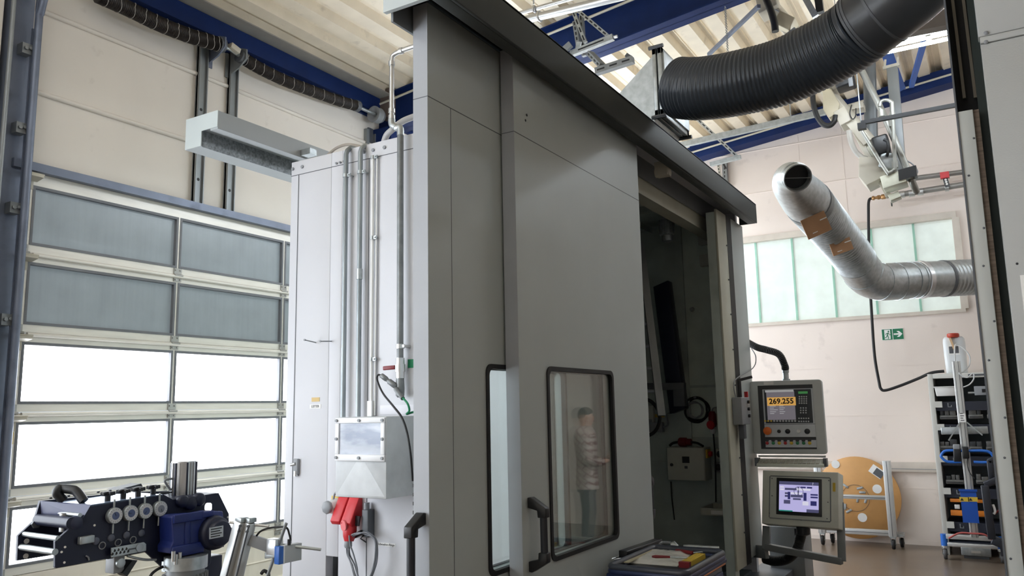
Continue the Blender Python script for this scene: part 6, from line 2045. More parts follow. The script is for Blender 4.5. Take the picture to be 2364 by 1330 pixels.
die(2168, 945, 2213, 968, 1, 'steel tool block on the second rack shelf left of the mast')
die(2234, 943, 2270, 966, 2, 'steel tool block on the second rack shelf right of the mast')
die(2277, 943, 2300, 966, 3, 'steel tool block on the second rack shelf next to the right machine')
die(2168, 1013, 2212, 1040, 4, 'steel tool block on the third rack shelf left of the mast')
die(2237, 1018, 2268, 1040, 5, 'steel tool block on the third rack shelf right of the mast')
die(2275, 1018, 2302, 1040, 6, 'steel tool block on the third rack shelf next to the right machine')
die(2182, 1093, 2226, 1118, 7, 'steel tool block on the fourth rack shelf behind the blue handle')
die(2252, 1095, 2296, 1118, 8, 'steel tool block on the fourth rack shelf right of the mast')
for (p0, p1, lab) in (((2193, 1151), (2276, 1162), 'upper orange board behind the blue plate'), ((2194, 1178), (2280, 1194), 'lower orange board behind the blue plate')):
    a, b = at(*p0, Y=YR + 0.03), at(*p1, Y=YR + 0.03)
    tag(B(a.x, b.x, YR + 0.03, YR + 0.1, b.z, a.z).build('orange_board', M_orange, bevel=0.003), lab + ' in the rack', 'board', 'orange boards in the rack')
a, b = at(2203, 1163, Y=YR + 0.03), at(2216, 1173, Y=YR + 0.03)
tag(B(a.x, b.x, YR + 0.03, YR + 0.08, b.z - 0.01, a.z - 0.01).build('white_box', M_white, bevel=0.003), 'little white box between the two orange boards in the rack', 'box')
a, b = at(2157, 893, Y=YR), at(2208, 914, Y=YR)
wt = thing('white_tray', (a.x, YR, b.z), 'white plastic tray on the top rack shelf', 'tray')
mb = MB()
mb.prism([(a.x, YR - 0.01, a.z), (a.x + 0.012, YR - 0.005, b.z), (b.x - 0.012, YR - 0.005, b.z), (b.x, YR - 0.01, a.z)], (0, 0.24, 0))
mb.build('tub', M_white, wt, bevel=0.006)
B(a.x - 0.008, b.x + 0.008, YR - 0.018, YR + 0.24, a.z - 0.01, a.z).build('rim', M_white, wt, bevel=0.003)
a, b = at(2248, 892, Y=YR), at(2284, 912, Y=YR)
mc = thing('small_vise', (a.x, YR + 0.08, b.z), 'dark grey clamping block on the top rack shelf near the right machine', 'clamp block')
B(a.x, b.x + 0.1, YR + 0.01, YR + 0.15, b.z, a.z).build('body', M_grey, mc, bevel=0.003)
B(a.x + 0.07, b.x + 0.08, YR + 0.0, YR + 0.01, b.z + 0.03, a.z - 0.03).build('recess', M_black, mc)
MB().cyl((a.x - 0.06, YR + 0.05, (a.z + b.z) / 2 - 0.02), (a.x, YR + 0.05, (a.z + b.z) / 2 - 0.02), 0.012, 8).build('screw', M_galv, mc)
for k in range(4):
    p0 = at(2184 if k % 2 == 0 else 2250, (930, 930, 1210, 1210)[k], Y=YR + 0.02)
    pass

# canister on the rack
a, b = at(2175, 776, Y=9.98), at(2236, 861, Y=9.98)
cn = thing('canister', ((a.x + b.x) / 2, 9.98, rzt), 'translucent white plastic canister with red cap on the rack top', 'canister')
cw = (b.x - a.x) / 2
ccx = (a.x + b.x) / 2
M_can = mat('canister_plastic', (222, 226, 228), 0.35, var=0.04)
ch_ = a.z - rzt
ring = []
prof = [(0.86, 0.0), (0.95, 0.02), (0.97, 0.3), (1.0, 0.5), (1.0, 0.82), (0.96, 0.93), (0.8, 0.985), (0.45, 1.0)]
vs, fs = [], []
for sc_f, hh in prof:
    for k in range(28):
        w = 2 * math.pi * k / 28
        cxx, cyy = math.cos(w), math.sin(w)
        e_ = 0.45
        vs.append((ccx + cw * sc_f * math.copysign(abs(cxx) ** e_, cxx), 9.98 + 0.11 * sc_f * math.copysign(abs(cyy) ** e_, cyy), rzt + ch_ * hh * 0.97))
for i in range(len(prof) - 1):
    for k in range(28):
        l = (k + 1) % 28
        fs.append((i * 28 + k, i * 28 + l, (i + 1) * 28 + l, (i + 1) * 28 + k))
fs.append(tuple(reversed(range(28))))
fs.append(tuple((len(prof) - 1) * 28 + k for k in range(28)))
MB().add(vs, fs).build('bottle', M_can, cn, smooth=60)
cz_ = rzt + ch_
MB().lathe((ccx, 9.90, cz_ - 0.03), ZAX, [(0.05, 0), (0.06, 0.01), (0.06, 0.04), (0.05, 0.048)], 20).build('red_cap', mat('cap_red', (190, 70, 50), 0.4), cn)
B(ccx - 0.06, ccx + 0.05, 9.868, 9.872, rzt + ch_ * 0.48, rzt + ch_ * 0.72).build('label', M_paper, cn)
B(ccx - 0.05, ccx - 0.01, 9.866, 9.868, rzt + ch_ * 0.52, rzt + ch_ * 0.7).build('label_print', M_dgrey, cn)
B(ccx + 0.0, ccx + 0.04, 9.866, 9.868, rzt + ch_ * 0.52, rzt + ch_ * 0.7).build('label_print', M_dgrey, cn)
MB().bar((ccx - 0.03, 9.865, rzt + ch_ * 0.92), (ccx + 0.0, 9.865, rzt + ch_ * 0.62), 0.02, 0.04, (0, 1, 0)).build('spout_tag', mat('tan_tag', (214, 180, 140), 0.6), cn)

# aluminium mast on a small blue wheeled base
YMt = 9.50
ms = thing('mast_cart', (-0.33, YMt, 0), 'aluminium mast on a blue wheeled base with blue plate', 'mast cart')
mt, mbt = at(2207, 834, Y=YMt), at(2250, 1240, Y=YMt)
mo_ = MB().bar((mt.x, YMt, mt.z), (mbt.x, YMt, mbt.z), 0.075, 0.075, (0, 1, 0)).build('mast', M_prof2, ms, bevel=0.006)
for s in (-0.018, 0.018):
    MB().bar((mt.x + s, YMt - 0.038, mt.z), (mbt.x + s, YMt - 0.038, mbt.z), 0.004, 0.002, (0, 1, 0)).build('mast_groove', M_dgrey, mo_)
wl, wr_ = at(2182, 1270, Y=YMt), at(2314, 1285, Y=YMt)
zb1, zb2 = at(2250, 1244, Y=YMt).z, at(2250, 1258, Y=YMt).z
MB().bar((wl.x + 0.02, YMt, zb1 + 0.01), (wr_.x - 0.02, YMt, zb1 + 0.01), 0.06, 0.045).build('base_bar', M_prof2, ms, bevel=0.004)
MB().bar((wl.x + 0.03, YMt - 0.06, zb2), (wr_.x - 0.03, YMt - 0.06, zb2), 0.05, 0.035).build('base_bar', M_prof2, ms, bevel=0.004)
for c in (wl, wr_):
    MB().cyl((c.x, YMt, 0.13), (c.x, YMt, 0.25), 0.032, 14).build('blue_leg', M_brightblue, ms)
    caster(c.x, YMt, 0.055, ms, mat('grey_wheel', (90, 90, 92), 0.5))
    MB().cyl((c.x, YMt, 0.11), (c.x, YMt, 0.135), 0.034, 14).build('collar', M_chrome, ms)
# handle bar
hx0, hx1, hzz = at(2173, 1040, Y=YMt - 0.05), at(2290, 1040, Y=YMt - 0.05), at(2230, 1041, Y=YMt - 0.05).z
hzl = at(2200, 1066, Y=YMt - 0.05).z
yh = YMt - 0.06
MB().tube(spline([(hx0.x + 0.17, yh, hzl), (hx0.x + 0.05, yh, hzl), (hx0.x, yh, hzl + 0.04), (hx0.x, yh, hzz - 0.04), (hx0.x + 0.05, yh, hzz), ((hx0.x + hx1.x) / 2, yh, hzz), (hx1.x - 0.05, yh, hzz), (hx1.x, yh, hzz - 0.04), (hx1.x, yh, hzl + 0.03), (hx1.x - 0.05, yh, hzl), (hx1.x - 0.17, yh, hzl)], 6), 0.014, 10).build('blue_handle', M_brightblue, ms)
# plate with warning stickers
a, b = at(2216, 1134, Y=YMt - 0.06), at(2261, 1208, Y=YMt - 0.06)
pt_ = B(a.x, b.x, YMt - 0.066, YMt - 0.06, b.z, a.z).build('blue_plate', M_signblue, ms)
B(a.x - 0.01, b.x + 0.01, YMt - 0.075, YMt - 0.055, a.z, a.z + 0.02).build('plate_edge', M_signblue, pt_)
for px in (2226, 2246):
    c = at(px, 1153, Y=YMt - 0.067)
    sk_ = B(c.x - 0.042, c.x + 0.042, YMt - 0.0675, YMt - 0.066, c.z - 0.022, c.z + 0.022).build('warning_sticker', M_yellow, pt_)
    c2 = c + V((-0.02, 0, 0))
    o = MB().prism([V((c2.x - 0.016, YMt - 0.0676, c2.z - 0.014)), V((c2.x + 0.016, YMt - 0.0676, c2.z - 0.014)), V((c2.x, YMt - 0.0676, c2.z + 0.014))], (0, -0.0006, 0)).build('warning_triangle', M_ink, pt_)
# cross arms, sign and roller beam on the mast
a, b = at(2190, 1017, Y=YMt - 0.05), at(2216, 975, Y=YMt - 0.05)
MB().bar(a, b, 0.012, 0.028, (0, 1, 0)).build('brace', M_galv, ms)
a, b = at(2268, 1005, Y=YMt - 0.05), at(2232, 975, Y=YMt - 0.05)
MB().bar(a, b, 0.012, 0.028, (0, 1, 0)).build('brace', M_galv, ms)
a, b = at(2173, 995, Y=YMt + 0.06), at(2281, 993, Y=YMt + 0.06)
MB().bar(a, b, 0.06, 0.075).build('roller_beam', M_galv, ms, bevel=0.006)
a, b = at(2213, 955, Y=YMt - 0.05), at(2230, 975, Y=YMt - 0.05)
sg_ = B(a.x, b.x, YMt - 0.046, YMt - 0.042, b.z, a.z).build('notice_plate', M_paper, ms)
mb = MB()
for k in range(4):
    B(a.x + 0.012, b.x - 0.012 - 0.008 * (k % 2), YMt - 0.0468, YMt - 0.046, b.z + 0.016 + 0.023 * k, b.z + 0.023 + 0.023 * k).build('notice_line', M_ink, sg_)
c = at(2210, 1050, Y=yh)
MB().obox(c, (0.035, 0, 0), (0, 0.02, 0), (0.004, 0, 0.07)).build('hand_control', M_black, ms, bevel=0.01)
MB().obox(c + V((0, -0.005, 0.08)), (0.03, 0, 0), (0, 0.02, 0), (0, 0, 0.025)).build('control_cap', M_grey, ms, bevel=0.006)
MB().obox(at(2229, 1045, Y=yh), (0.03, 0, 0), (0, 0.03, 0), (0, 0, 0.06)).build('clamp_knob', M_black, ms, bevel=0.01)
MB().tube(spline([at(2235, 1052, Y=yh), at(2233, 1070, Y=yh), at(2238, 1090, Y=yh), at(2250, 1105, Y=yh)], 6), 0.005, 6).build('cable', M_rubber, ms)
MB().tube(spline([at(2190, 1243, Y=yh), at(2215, 1231, Y=yh), at(2245, 1232, Y=yh), at(2272, 1234, Y=yh), at(2290, 1246, Y=yh), at(2300, 1254, Y=yh)], 5), 0.009, 8).build('red_pull_rod', mat('faded_red', (170, 80, 76), 0.5), ms)
# clear tubing on the mast top
tag(MB().tube(spline([at(2205, 836, Y=9.5), at(2204, 810, Y=9.5), at(2207, 795, Y=9.6), at(2225, 805, Y=9.6), at(2238, 822, Y=9.6), at(2238, 842, Y=9.55), at(2225, 858, Y=9.5), at(2214, 862, Y=9.46), at(2232, 872, Y=9.45), at(2246, 862, Y=9.45), at(2248, 875, Y=9.45), at(2238, 888, Y=9.45), at(2224, 894, Y=9.45)], 7), 0.0065, 8).build('clear_tube', mat('clear_tube', (206, 208, 208), 0.25)), 'loops of clear plastic tube from the canister around the mast top', 'tube')
# drawer box under the rack base
a, b = at(2218, 1263, Y=9.62), at(2289, 1287, Y=9.62)
dw = thing('drawer_box', ((a.x + b.x) / 2, 9.7, 0), 'low grey steel drawer box on the floor behind the mast cart', 'drawer box')
B(a.x, b.x, 9.62, 9.80, 0.03, a.z).build('box', M_galv, dw, bevel=0.004)
B(a.x + 0.09, b.x - 0.09, 9.608, 9.62, a.z - 0.05, a.z - 0.03).build('handle', M_chrome, dw)
B(a.x + 0.02, b.x - 0.02, 9.64, 9.78, 0.0, 0.03).build('foot', M_dgrey, dw)

# black pallet-truck like trolley partly hidden by the right machine
bt = thing('black_trolley', (-0.05, 9.2, 0), 'black framed trolley half hidden by the right machine pillar', 'trolley')
M_btr = mat('black_trolley_paint', (34, 37, 46), 0.4)
u0, u1 = at(2273, 1120, Y=9.2), at(2290, 1245, Y=9.2)
MB().bar(u0, u1, 0.07, 0.06, (0, 1, 0)).build('upright', M_btr, bt, bevel=0.01)
MB().bar(u0, at(2320, 1100, Y=9.2), 0.05, 0.06).build('top_bar', M_btr, bt, bevel=0.01)
MB().bar(u1, at(2330, 1262, Y=9.2), 0.05, 0.09).build('bottom_bar', M_btr, bt, bevel=0.01)
MB().bar(at(2284, 1062, Y=9.3), at(2290, 1115, Y=9.3), 0.05, 0.05, (0, 1, 0)).build('rear_upright', M_btr, bt, bevel=0.008)
MB().bar(at(2281, 1066, Y=9.3), at(2312, 1052, Y=9.3), 0.05, 0.05).build('rear_bar', M_btr, bt, bevel=0.008)
MB().tube(spline([at(2292, 1165, Y=9.2), at(2297, 1180, Y=9.2), at(2294, 1187, Y=9.2)], 5), 0.012, 8).build('white_cord', M_white, bt)
MB().tube(spline([at(2296, 1187, Y=9.22), at(2304, 1180, Y=9.22), at(2312, 1170, Y=9.22)], 5), 0.008, 8).build('red_cord', M_dred, bt)
caster(u1.x + 0.12, 9.2, 0.05, bt, top=0.12)
B(u1.x + 0.06, u1.x + 0.2, 9.15, 9.25, 0.12, u1.z).build('caster_mount', M_btr, bt)

# ------------------------------------------------------------------ roll straightener in the lower left
u_ = V((0.035, 1.0, 0.018)).normalized()
n_ = u_.cross(ZAX).normalized()
UP_ = n_.cross(u_).normalized()
SO = at(300, 1200, D=3.2)
S = Face(SO, u_, UP_, n_)


def sz(x, y):
    return S.uv(20 + x / 4.378, 1080 + y / 4.378)


def sp_(x, y, d=0.0):
    """point of the plane lying d in front of the front plate"""
    f_ = Face(SO + n_ * d, u_, UP_, n_)
    a, b = f_.uv(20 + x / 4.378, 1080 + y / 4.378)
    return f_.p(a, b, 0)


st = thing('roll_straightener', (SO.x, SO.y, 0.9), 'dark blue black roll straightening unit with four dial gauges', 'straightener')
fp = [(830, 375), (1560, 268), (1660, 322), (2125, 255), (2228, 465), (2228, 655), (2178, 660), (2178, 800), (2050, 812), (2045, 960), (2000, 1012), (1560, 1012), (1385, 850), (1010, 925), (970, 925), (480, 1015), (470, 1008), (470, 745), (640, 596), (760, 495)]
# bright light in the right end's opening is a glowing patch on the plate
mb = MB()
mb.prism([sp_(x, y) for x, y in fp], n_ * -0.014)
front = mb.build('front_plate', M_straight, st, bevel=0.0015, seg=1, smooth=10)
MB().prism([sp_(x, y, 0.0004) for x, y in ((1990, 365), (2005, 355), (2040, 355), (2052, 368), (2052, 420), (2040, 432), (1990, 432), (1980, 420), (1982, 385))], n_ * 0.0012).build('glow_patch', emis('opening_glow', (255, 253, 250), 1.6, (230, 230, 230)), st, smooth=0)
W_ = 0.247     # plate spacing
# rear plate: outline read in the rear plane
R_ = Face(SO - n_ * W_, u_, UP_, n_)


def rp_(x, y, d=0.0):
    a, b = R_.uv(20 + x / 4.378, 1080 + y / 4.378)
    return R_.p(a, b, d)


a1, b1_ = R_.uv(20 + 85 / 4.378, 1080 + 940 / 4.378)
f_l, f_b = sz(480, 1015)
rear = [rp_(95, 688), rp_(262, 535), rp_(320, 335)]
a2, b2v = R_.uv(20 + 320 / 4.378, 1080 + 335 / 4.378)
top_b = sz(1560, 268)[1]
rear += [R_.p(sz(1560, 268)[0], top_b), R_.p(sz(2125, 255)[0], sz(2125, 255)[1]), R_.p(sz(2228, 655)[0], sz(2228, 655)[1]), R_.p(sz(1500, 930)[0], sz(1500, 930)[1]), R_.p(sz(1000, 900)[0], sz(1000, 900)[1]), rp_(85, 940)]
MB().prism(rear, n_ * -0.014).build('rear_plate', M_straight, st, smooth=10)
# top cover: bright bevelled sheet and sloped front sheet
tA, tB = sz(830, 375), sz(1560, 268)
MB().add([S.p(tA[0], tA[1], 0), S.p(tB[0], tB[1], 0), R_.p(tB[0], tB[1], 0), R_.p(tA[0] - 0.02, tA[1], 0), S.p(tA[0], tA[1] - 0.006, 0), S.p(tB[0], tB[1] - 0.006, 0), R_.p(tB[0], tB[1] - 0.006, 0), R_.p(tA[0] - 0.02, tA[1] - 0.006, 0)], [(0, 1, 2, 3), (7, 6, 5, 4), (0, 4, 5, 1), (1, 5, 6, 2), (2, 6, 7, 3), (3, 7, 4, 0)]).build('top_cover', mat('blued_top', (150, 168, 198), 0.22, 0.3, var=0.1), st)
tC, tD = sz(1660, 322), sz(2125, 255)
MB().add([S.p(tB[0], tB[1], 0), S.p(tC[0], tC[1], 0), S.p(tD[0], tD[1], 0), R_.p(tD[0], tD[1], 0), R_.p(tC[0], tC[1], 0), R_.p(tB[0], tB[1], 0)], [(0, 1, 4, 5), (1, 2, 3, 4)]).build('rear_cover', M_straight, st, smooth=10)
sl = [sp_(830, 372), sp_(760, 492), rp_(330, 470), rp_(325, 335)]
MB().prism(sl, V((0.003, -0.003, -0.003))).build('sloped_cover', mat('slate_cover', (76, 80, 108), 0.4), st, smooth=10)
# cross rods and rolls between the plates
for (x0, y0, x1, y1, r, m, nm) in ((470, 852, 140, 800, 0.012, M_galv, 'bright_rod'), (500, 715, 320, 700, 0.010, M_galv, 'bright_rod'), (640, 560, 340, 545, 0.022, M_straight, 'roll'), (720, 480, 500, 462, 0.008, M_galv, 'bright_rod'), (760, 520, 330, 520, 0.016, M_straight, 'roll')):
    a, b = sz(x0, y0)
    MB().cyl(S.p(a, b, 0), R_.p(a, b, 0.0), r, 16).build(nm, m, st)
q = sz(690, 560)
MB().lathe(S.p(q[0], q[1], -0.02), n_, [(0.026, 0), (0.026, 0.018), (0.022, 0.022)], 24).build('roll_cap', mat('cap_darkblue', (44, 50, 74), 0.4), st)
for (x, y, r) in ((180, 742, 0.010), (172, 893, 0.010)):
    MB().cyl(rp_(x, y, 0.0), rp_(x, y, 0.002), r, 12).build('plate_hole', M_white, st)
MB().cyl(rp_(268, 565, 0), rp_(268, 565, 0.012), 0.018, 6).build('hex_bolt', M_dgrey, st)
for (x, y) in ((563, 958), (570, 802), (535, 852), (868, 582), (2215, 500)):
    MB().cyl(sp_(x, y, 0), sp_(x, y, 0.002), 0.0045, 8).build('small_hole', M_white, st)
# inside rolls seen between the plates
for (x, y) in ((480, 640), (520, 640)):
    q = sz(x, y)
    MB().cyl(S.p(q[0] + 0.08, q[1] - 0.02, -0.1), S.p(q[0] + 0.08, q[1] + 0.05, -0.1), 0.016, 12).build('guide_roll', M_chrome, st)
MB().obox(S.p(sz(765, 725)[0], sz(765, 725)[1], 0.012), u_ * 0.028, ZAX * 0.014, n_ * 0.012).build('guide_block', M_galv, st, bevel=0.003)
# carrying handle
hpts = [sp_(560, 330, -0.16), sp_(490, 262, -0.17), sp_(500, 222, -0.17), sp_(540, 212, -0.17), sp_(640, 222, -0.13), sp_(690, 245, -0.11), sp_(760, 340, -0.08)]
MB().tube(spline(hpts, 6), 0.018, 12).build('carrying_handle', M_black, st)
for x, y in ((425, 305), (605, 285), (905, 245), (1025, 230)):
    MB().cyl(sp_(x, y + 8, -0.22), sp_(x, y - 8, -0.22), 0.006, 8).build('cover_screw', M_black, st)
# display on the far side
MB().prism([sp_(1090, 225, -0.2), sp_(1340, 160, -0.2), sp_(1355, 190, -0.2), sp_(1240, 215, -0.2)], n_ * -0.08).build('tilted_display', M_dgrey, st, smooth=10)
# star knobs
for (x, y) in ((1003, 262), (1160, 238), (1310, 217), (1462, 195)):
    c = sp_(x, y, -0.045)
    kn = MB().cyl(c - ZAX * 0.035, c, 0.011, 12).build('knob_stem', M_black, st)
    mb = MB()
    for k in range(5):
        w = 2 * math.pi * k / 5 + 0.3
        dv_ = u_ * math.cos(w) + n_ * math.sin(w)
        mb.bar(c, c + dv_ * 0.027, 0.013, 0.014)
    mb.cyl(c - ZAX * 0.008, c + ZAX * 0.009, 0.015, 14)
    mb.build('star_head', M_black, kn, bevel=0.002)
    MB().cyl(c - ZAX * 0.05, c - ZAX * 0.03, 0.012, 12).build('collar', M_galv, kn)
# dial gauges
for i, (x, y) in enumerate(((1076, 485), (1235, 460), (1386, 438), (1535, 415))):
    c = sp_(x, y, 0.022)
    g = MB().lathe(c, n_, [(0.026, -0.022), (0.031, -0.016), (0.031, 0.0), (0.029, 0.004)], 28).build('dial_gauge', M_galv, st)
    MB().lathe(c, n_, [(0.0275, 0.0042), (0.0275, 0.005)], 28).build('dial_face', mat('dial_white', (206, 208, 212), 0.4), g)
    MB().lathe(c, n_, [(0.015, 0.0052), (0.015, 0.0058)], 24).build('dial_centre', mat('dial_blue', (78, 92, 132), 0.4) if i < 3 else mat('dial_grey', (132, 138, 150), 0.4), g)
    for k in range(16):
        w = 2 * math.pi * k / 16
        dd_ = u_ * math.cos(w) + ZAX * math.sin(w)
        MB().bar(c + dd_ * 0.022 + n_ * 0.0052, c + dd_ * 0.0255 + n_ * 0.0052, 0.0012, 0.0006, n_).build('dial_tick', M_ink, g)
    w = 2.0 + i
    dd_ = u_ * math.cos(w) + ZAX * math.sin(w)
    MB().bar(c + n_ * 0.0064, c + n_ * 0.0064 + dd_ * 0.013, 0.0014, 0.0008, n_).build('dial_needle', M_ink, g)
    MB().cyl(c + ZAX * 0.03 - n_ * 0.01, c + ZAX * 0.062 - n_ * 0.01, 0.004, 8).build('dial_stem', M_galv, g)
    MB().cyl(c - ZAX * 0.03 - n_ * 0.01, c - ZAX * 0.068 - n_ * 0.01, 0.0035, 8).build('dial_plunger', M_galv, g)
# roller nuts
for (x, y, r) in ((876, 740, 0.014), (1030, 708, 0.014), (1185, 682, 0.014), (1337, 660, 0.014)):
    MB().lathe(sp_(x, y, 0), n_, [(r, 0), (r, 0.006), (r * 0.7, 0.009)], 18).build('roller_nut', mat('nut_grey', (98, 102, 116), 0.4, 0.3), st)
for (x, y, r) in ((945, 788, 0.013), (1107, 757, 0.013), (1257, 730, 0.013)):
    ringp = [sp_(x, y, 0.002) + (u_ * math.cos(2 * math.pi * k / 16) + ZAX * math.sin(2 * math.pi * k / 16)) * r for k in range(16)]
    MB().tube(ringp, 0.0022, 6, closed=True).build('roller_ring', M_grey, st)
# perforated lever plate
lpz = [(1028, 810), (1360, 752), (1382, 770), (1382, 838), (1030, 908)]
lv = MB().prism([sp_(x, y, 0.02) for x, y in lpz], n_ * 0.006).build('lever_plate', M_galv, st, bevel=0.001, smooth=10)
for k, (x, y) in enumerate(((1068, 838), (1106, 830), (1146, 825), (1186, 820), (1046, 872), (1085, 865), (1125, 856), (1164, 850), (1204, 843))):
    MB().cyl(sp_(x, y, 0.0262), sp_(x, y, 0.0268), 0.0058, 10).build('hole', M_ink, lv)
MB().lathe(sp_(1322, 805, 0.026), n_, [(0.016, 0), (0.016, 0.004), (0.006, 0.005)], 16).build('pivot', mat('pivot_grey', (170, 174, 180), 0.3, 0.6), lv)
MB().obox(sp_(1250, 820, 0.0263), u_ * 0.016, ZAX * 0.003, n_ * 0.0004).build('engraving', M_dgrey, lv)
# camera-like sensor under the plate
MB().obox(sp_(1075, 965, -0.02), u_ * 0.022, ZAX * 0.035, n_ * 0.03).build('sensor_bracket', M_grey, st, bevel=0.003)
MB().lathe(sp_(1120, 962, 0.01), n_, [(0.018, 0), (0.018, 0.012), (0.009, 0.014)], 16).build('sensor_knob', M_galv, st)
MB().prism([sp_(1075, 1055, -0.03), sp_(1180, 925, -0.03), sp_(1230, 925, -0.03), sp_(1125, 1088, -0.03)], n_ * 0.05).build('sensor_head', M_black, st, smooth=10)
MB().tube(spline([sp_(1200, 890, 0.01), sp_(1270, 910, 0.012), sp_(1380, 930, 0.012), sp_(1490, 928, 0.01)], 5), 0.005, 8).build('sensor_cable', M_galv, st)
MB().tube(spline([sp_(780, 890, 0.004), sp_(805, 905, 0.006), sp_(812, 935, 0.004)], 5), 0.003, 6).build('small_wire', M_grey, st)
# finned silver motor on top
c = sp_(1757, 290, -0.14)
mtr = MB().cyl(c, c + ZAX * 0.155, 0.052, 28).build('top_motor', M_alu, st)
for k in range(20):
    w = 2 * math.pi * k / 20
    dd_ = u_ * math.cos(w) + n_ * math.sin(w)
    MB().bar(c + dd_ * 0.054 + ZAX * 0.003, c + dd_ * 0.054 + ZAX * 0.150, 0.006, 0.008, dd_).build('motor_fin', M_alu if k % 3 else M_straight, mtr)
MB().tube(spline([sp_(1640, 225, -0.14), sp_(1590, 160, -0.14), sp_(1580, 125, -0.14), sp_(1640, 112, -0.14), sp_(1660, 112, -0.14)], 6), 0.005, 8).build('motor_cable', M_grey, mtr)
MB().bar(sp_(1530, 258, -0.12), sp_(1650, 248, -0.12), 0.006, 0.006).build('motor_rod', M_ink, mtr)
for (x, y, r) in ((1820, 355, 0.03), (1905, 320, 0.028), (1740, 340, 0.026)):
    MB().lathe(sp_(x, y, 0), n_, [(r, 0), (r, 0.02), (r * 0.8, 0.026)], 20).build('dark_roll', M_straight, st)
# blue gearbox with round cover
gb = thing('gear_motor', sp_(1800, 700, 0.08), 'blue gearbox with round black cover and finned grey motor below', 'gear motor')
g1 = MB().prism([sp_(x, y, 0.10) for x, y in ((1650, 500), (1700, 478), (1960, 462), (2060, 440), (2170, 440), (2178, 560), (2178, 800), (2050, 815), (1960, 800), (1955, 860), (1640, 870), (1640, 800), (1665, 760))], n_ * -0.095).build('housing', M_gear, gb, bevel=0.006)
for (x0, x1, y0, y1, d) in ((1660, 1960, 478, 520, 0.17), (1645, 1960, 800, 850, 0.172), (1780, 1830, 520, 800, 0.166), (1940, 2060, 450, 490, 0.172)):
    G_ = Face(SO + n_ * 0.10, u_, UP_, n_)
    q0, q1 = G_.uv(20 + x0 / 4.378, 1080 + y0 / 4.378), G_.uv(20 + x1 / 4.378, 1080 + y1 / 4.378)
    mb = MB()
    G_.box(mb, q0[0], q1[0], q1[1], q0[1], -0.002, d - 0.16)
    mb.build('rib', M_gear, gb, bevel=0.004)
c = sp_(2060, 655, 0.10)
cv = MB().lathe(c, n_, [(0.07, 0), (0.072, 0.01), (0.066, 0.035), (0.056, 0.04), (0.052, 0.06), (0.048, 0.064)], 32).build('round_cover', M_straight, gb)
mb = MB()
G_ = Face(SO + n_ * 0.164, u_, UP_, n_)
q = G_.uv(20 + 2098 / 4.378, 1080 + 655 / 4.378)
G_.box(mb, q[0] - 0.034, q[0] + 0.034, q[1] - 0.022, q[1] + 0.024, 0, 0.0015)
np_ = mb.build('name_plate', mat('plate_white', (196, 200, 206), 0.4), cv)
for k in range(4):
    mb = MB()
    G_.box(mb, q[0] - 0.028, q[0] + 0.026 - 0.008 * (k % 2), q[1] + 0.014 - 0.010 * k, q[1] + 0.018 - 0.010 * k, 0.0015, 0.0022)
    mb.build('print_line', M_ink, np_)
for (x, y) in ((1665, 870), (1730, 880), (1690, 900)):
    q = sp_(x, y, 0.12)
    MB().cyl(q + ZAX * 0.01, q - ZAX * 0.03, 0.008, 8).build('bolt', M_chrome, gb)
c = sp_(1790, 960, 0.08)
MB().cyl(c + ZAX * 0.03, c - ZAX * 0.02, 0.085, 28).build('flange', M_galv, gb)
mo2 = MB().cyl(c - ZAX * 0.02, c - ZAX * 0.30, 0.075, 28).build('motor_body', M_post, gb)
for k in range(28):
    w = 2 * math.pi * k / 28
    dd_ = u_ * math.cos(w) + n_ * math.sin(w)
    MB().bar(c + dd_ * 0.082 - ZAX * 0.04, c + dd_ * 0.082 - ZAX * 0.28, 0.005, 0.016, dd_).build('motor_fin', M_post, mo2)
MB().tube(spline([sp_(1560, 1000, 0.05), sp_(1500, 1030, 0.05), sp_(1450, 1070, 0.05), sp_(1420, 1120, 0.05)], 6), 0.006, 8).build('motor_cable', M_rubber, gb)
MB().obox(sp_(1590, 995, 0.03), u_ * 0.012, ZAX * 0.02, n_ * 0.012).build('terminal_box', M_galv, gb)
# column of the straightener under the frame
c = sp_(1930, 900, -0.14)
B(c.x - 0.07, c.x + 0.07, c.y - 0.07, c.y + 0.07, 0, SO.z + sz(1930, 940)[1]).build('stand_column', M_straight, st, bevel=0.006)
B(c.x - 0.3, c.x + 0.3, c.y - 0.3, c.y + 0.3, 0, 0.04).build('stand_foot', M_straight, st, bevel=0.006)

# ------------------------------------------------------------------ slanting aluminium stand with sensor box
sn = thing('sensor_stand', at(545, 1300, D=3.2), 'slanting aluminium profile stand with clamps beside the straightener', 'stand')
DS = 3.15
for (x0, y0, x1, y1) in ((556, 1203, 506, 1400), (576, 1205, 530, 1400)):
    MB().bar(at(x0, y0, D=DS), at(x1, y1, D=DS), 0.034, 0.045, n_).build('profile', M_prof2, sn, bevel=0.003)
    MB().bar(at(x0 - 2, y0 + 10, D=DS - 0.03), at(x1 - 2, y1, D=DS - 0.03), 0.006, 0.004, n_).build('profile_groove', M_dgrey, sn)
for (x, y) in ((558, 1200), (577, 1201)):
    MB().obox(at(x, y, D=DS), u_ * 0.018, ZAX * 0.009, n_ * 0.02).build('end_clamp', M_galv, sn, bevel=0.002)
    for k in (0, 1):
        c = at(x - 3 - 3 * k, y + 14 + 12 * k, D=DS - 0.026)
        MB().cyl(c, c - _fw * 0.006, 0.006, 8).build('bolt', M_dgrey, sn)
MB().cyl(at(530, 1206, D=DS), at(621, 1215, D=DS), 0.0055, 10).build('steel_rod', M_chrome, sn)
MB().bar(at(578, 1246, D=DS), at(640, 1268, D=DS), 0.03, 0.042).build('side_arm', M_grey, sn, bevel=0.002)
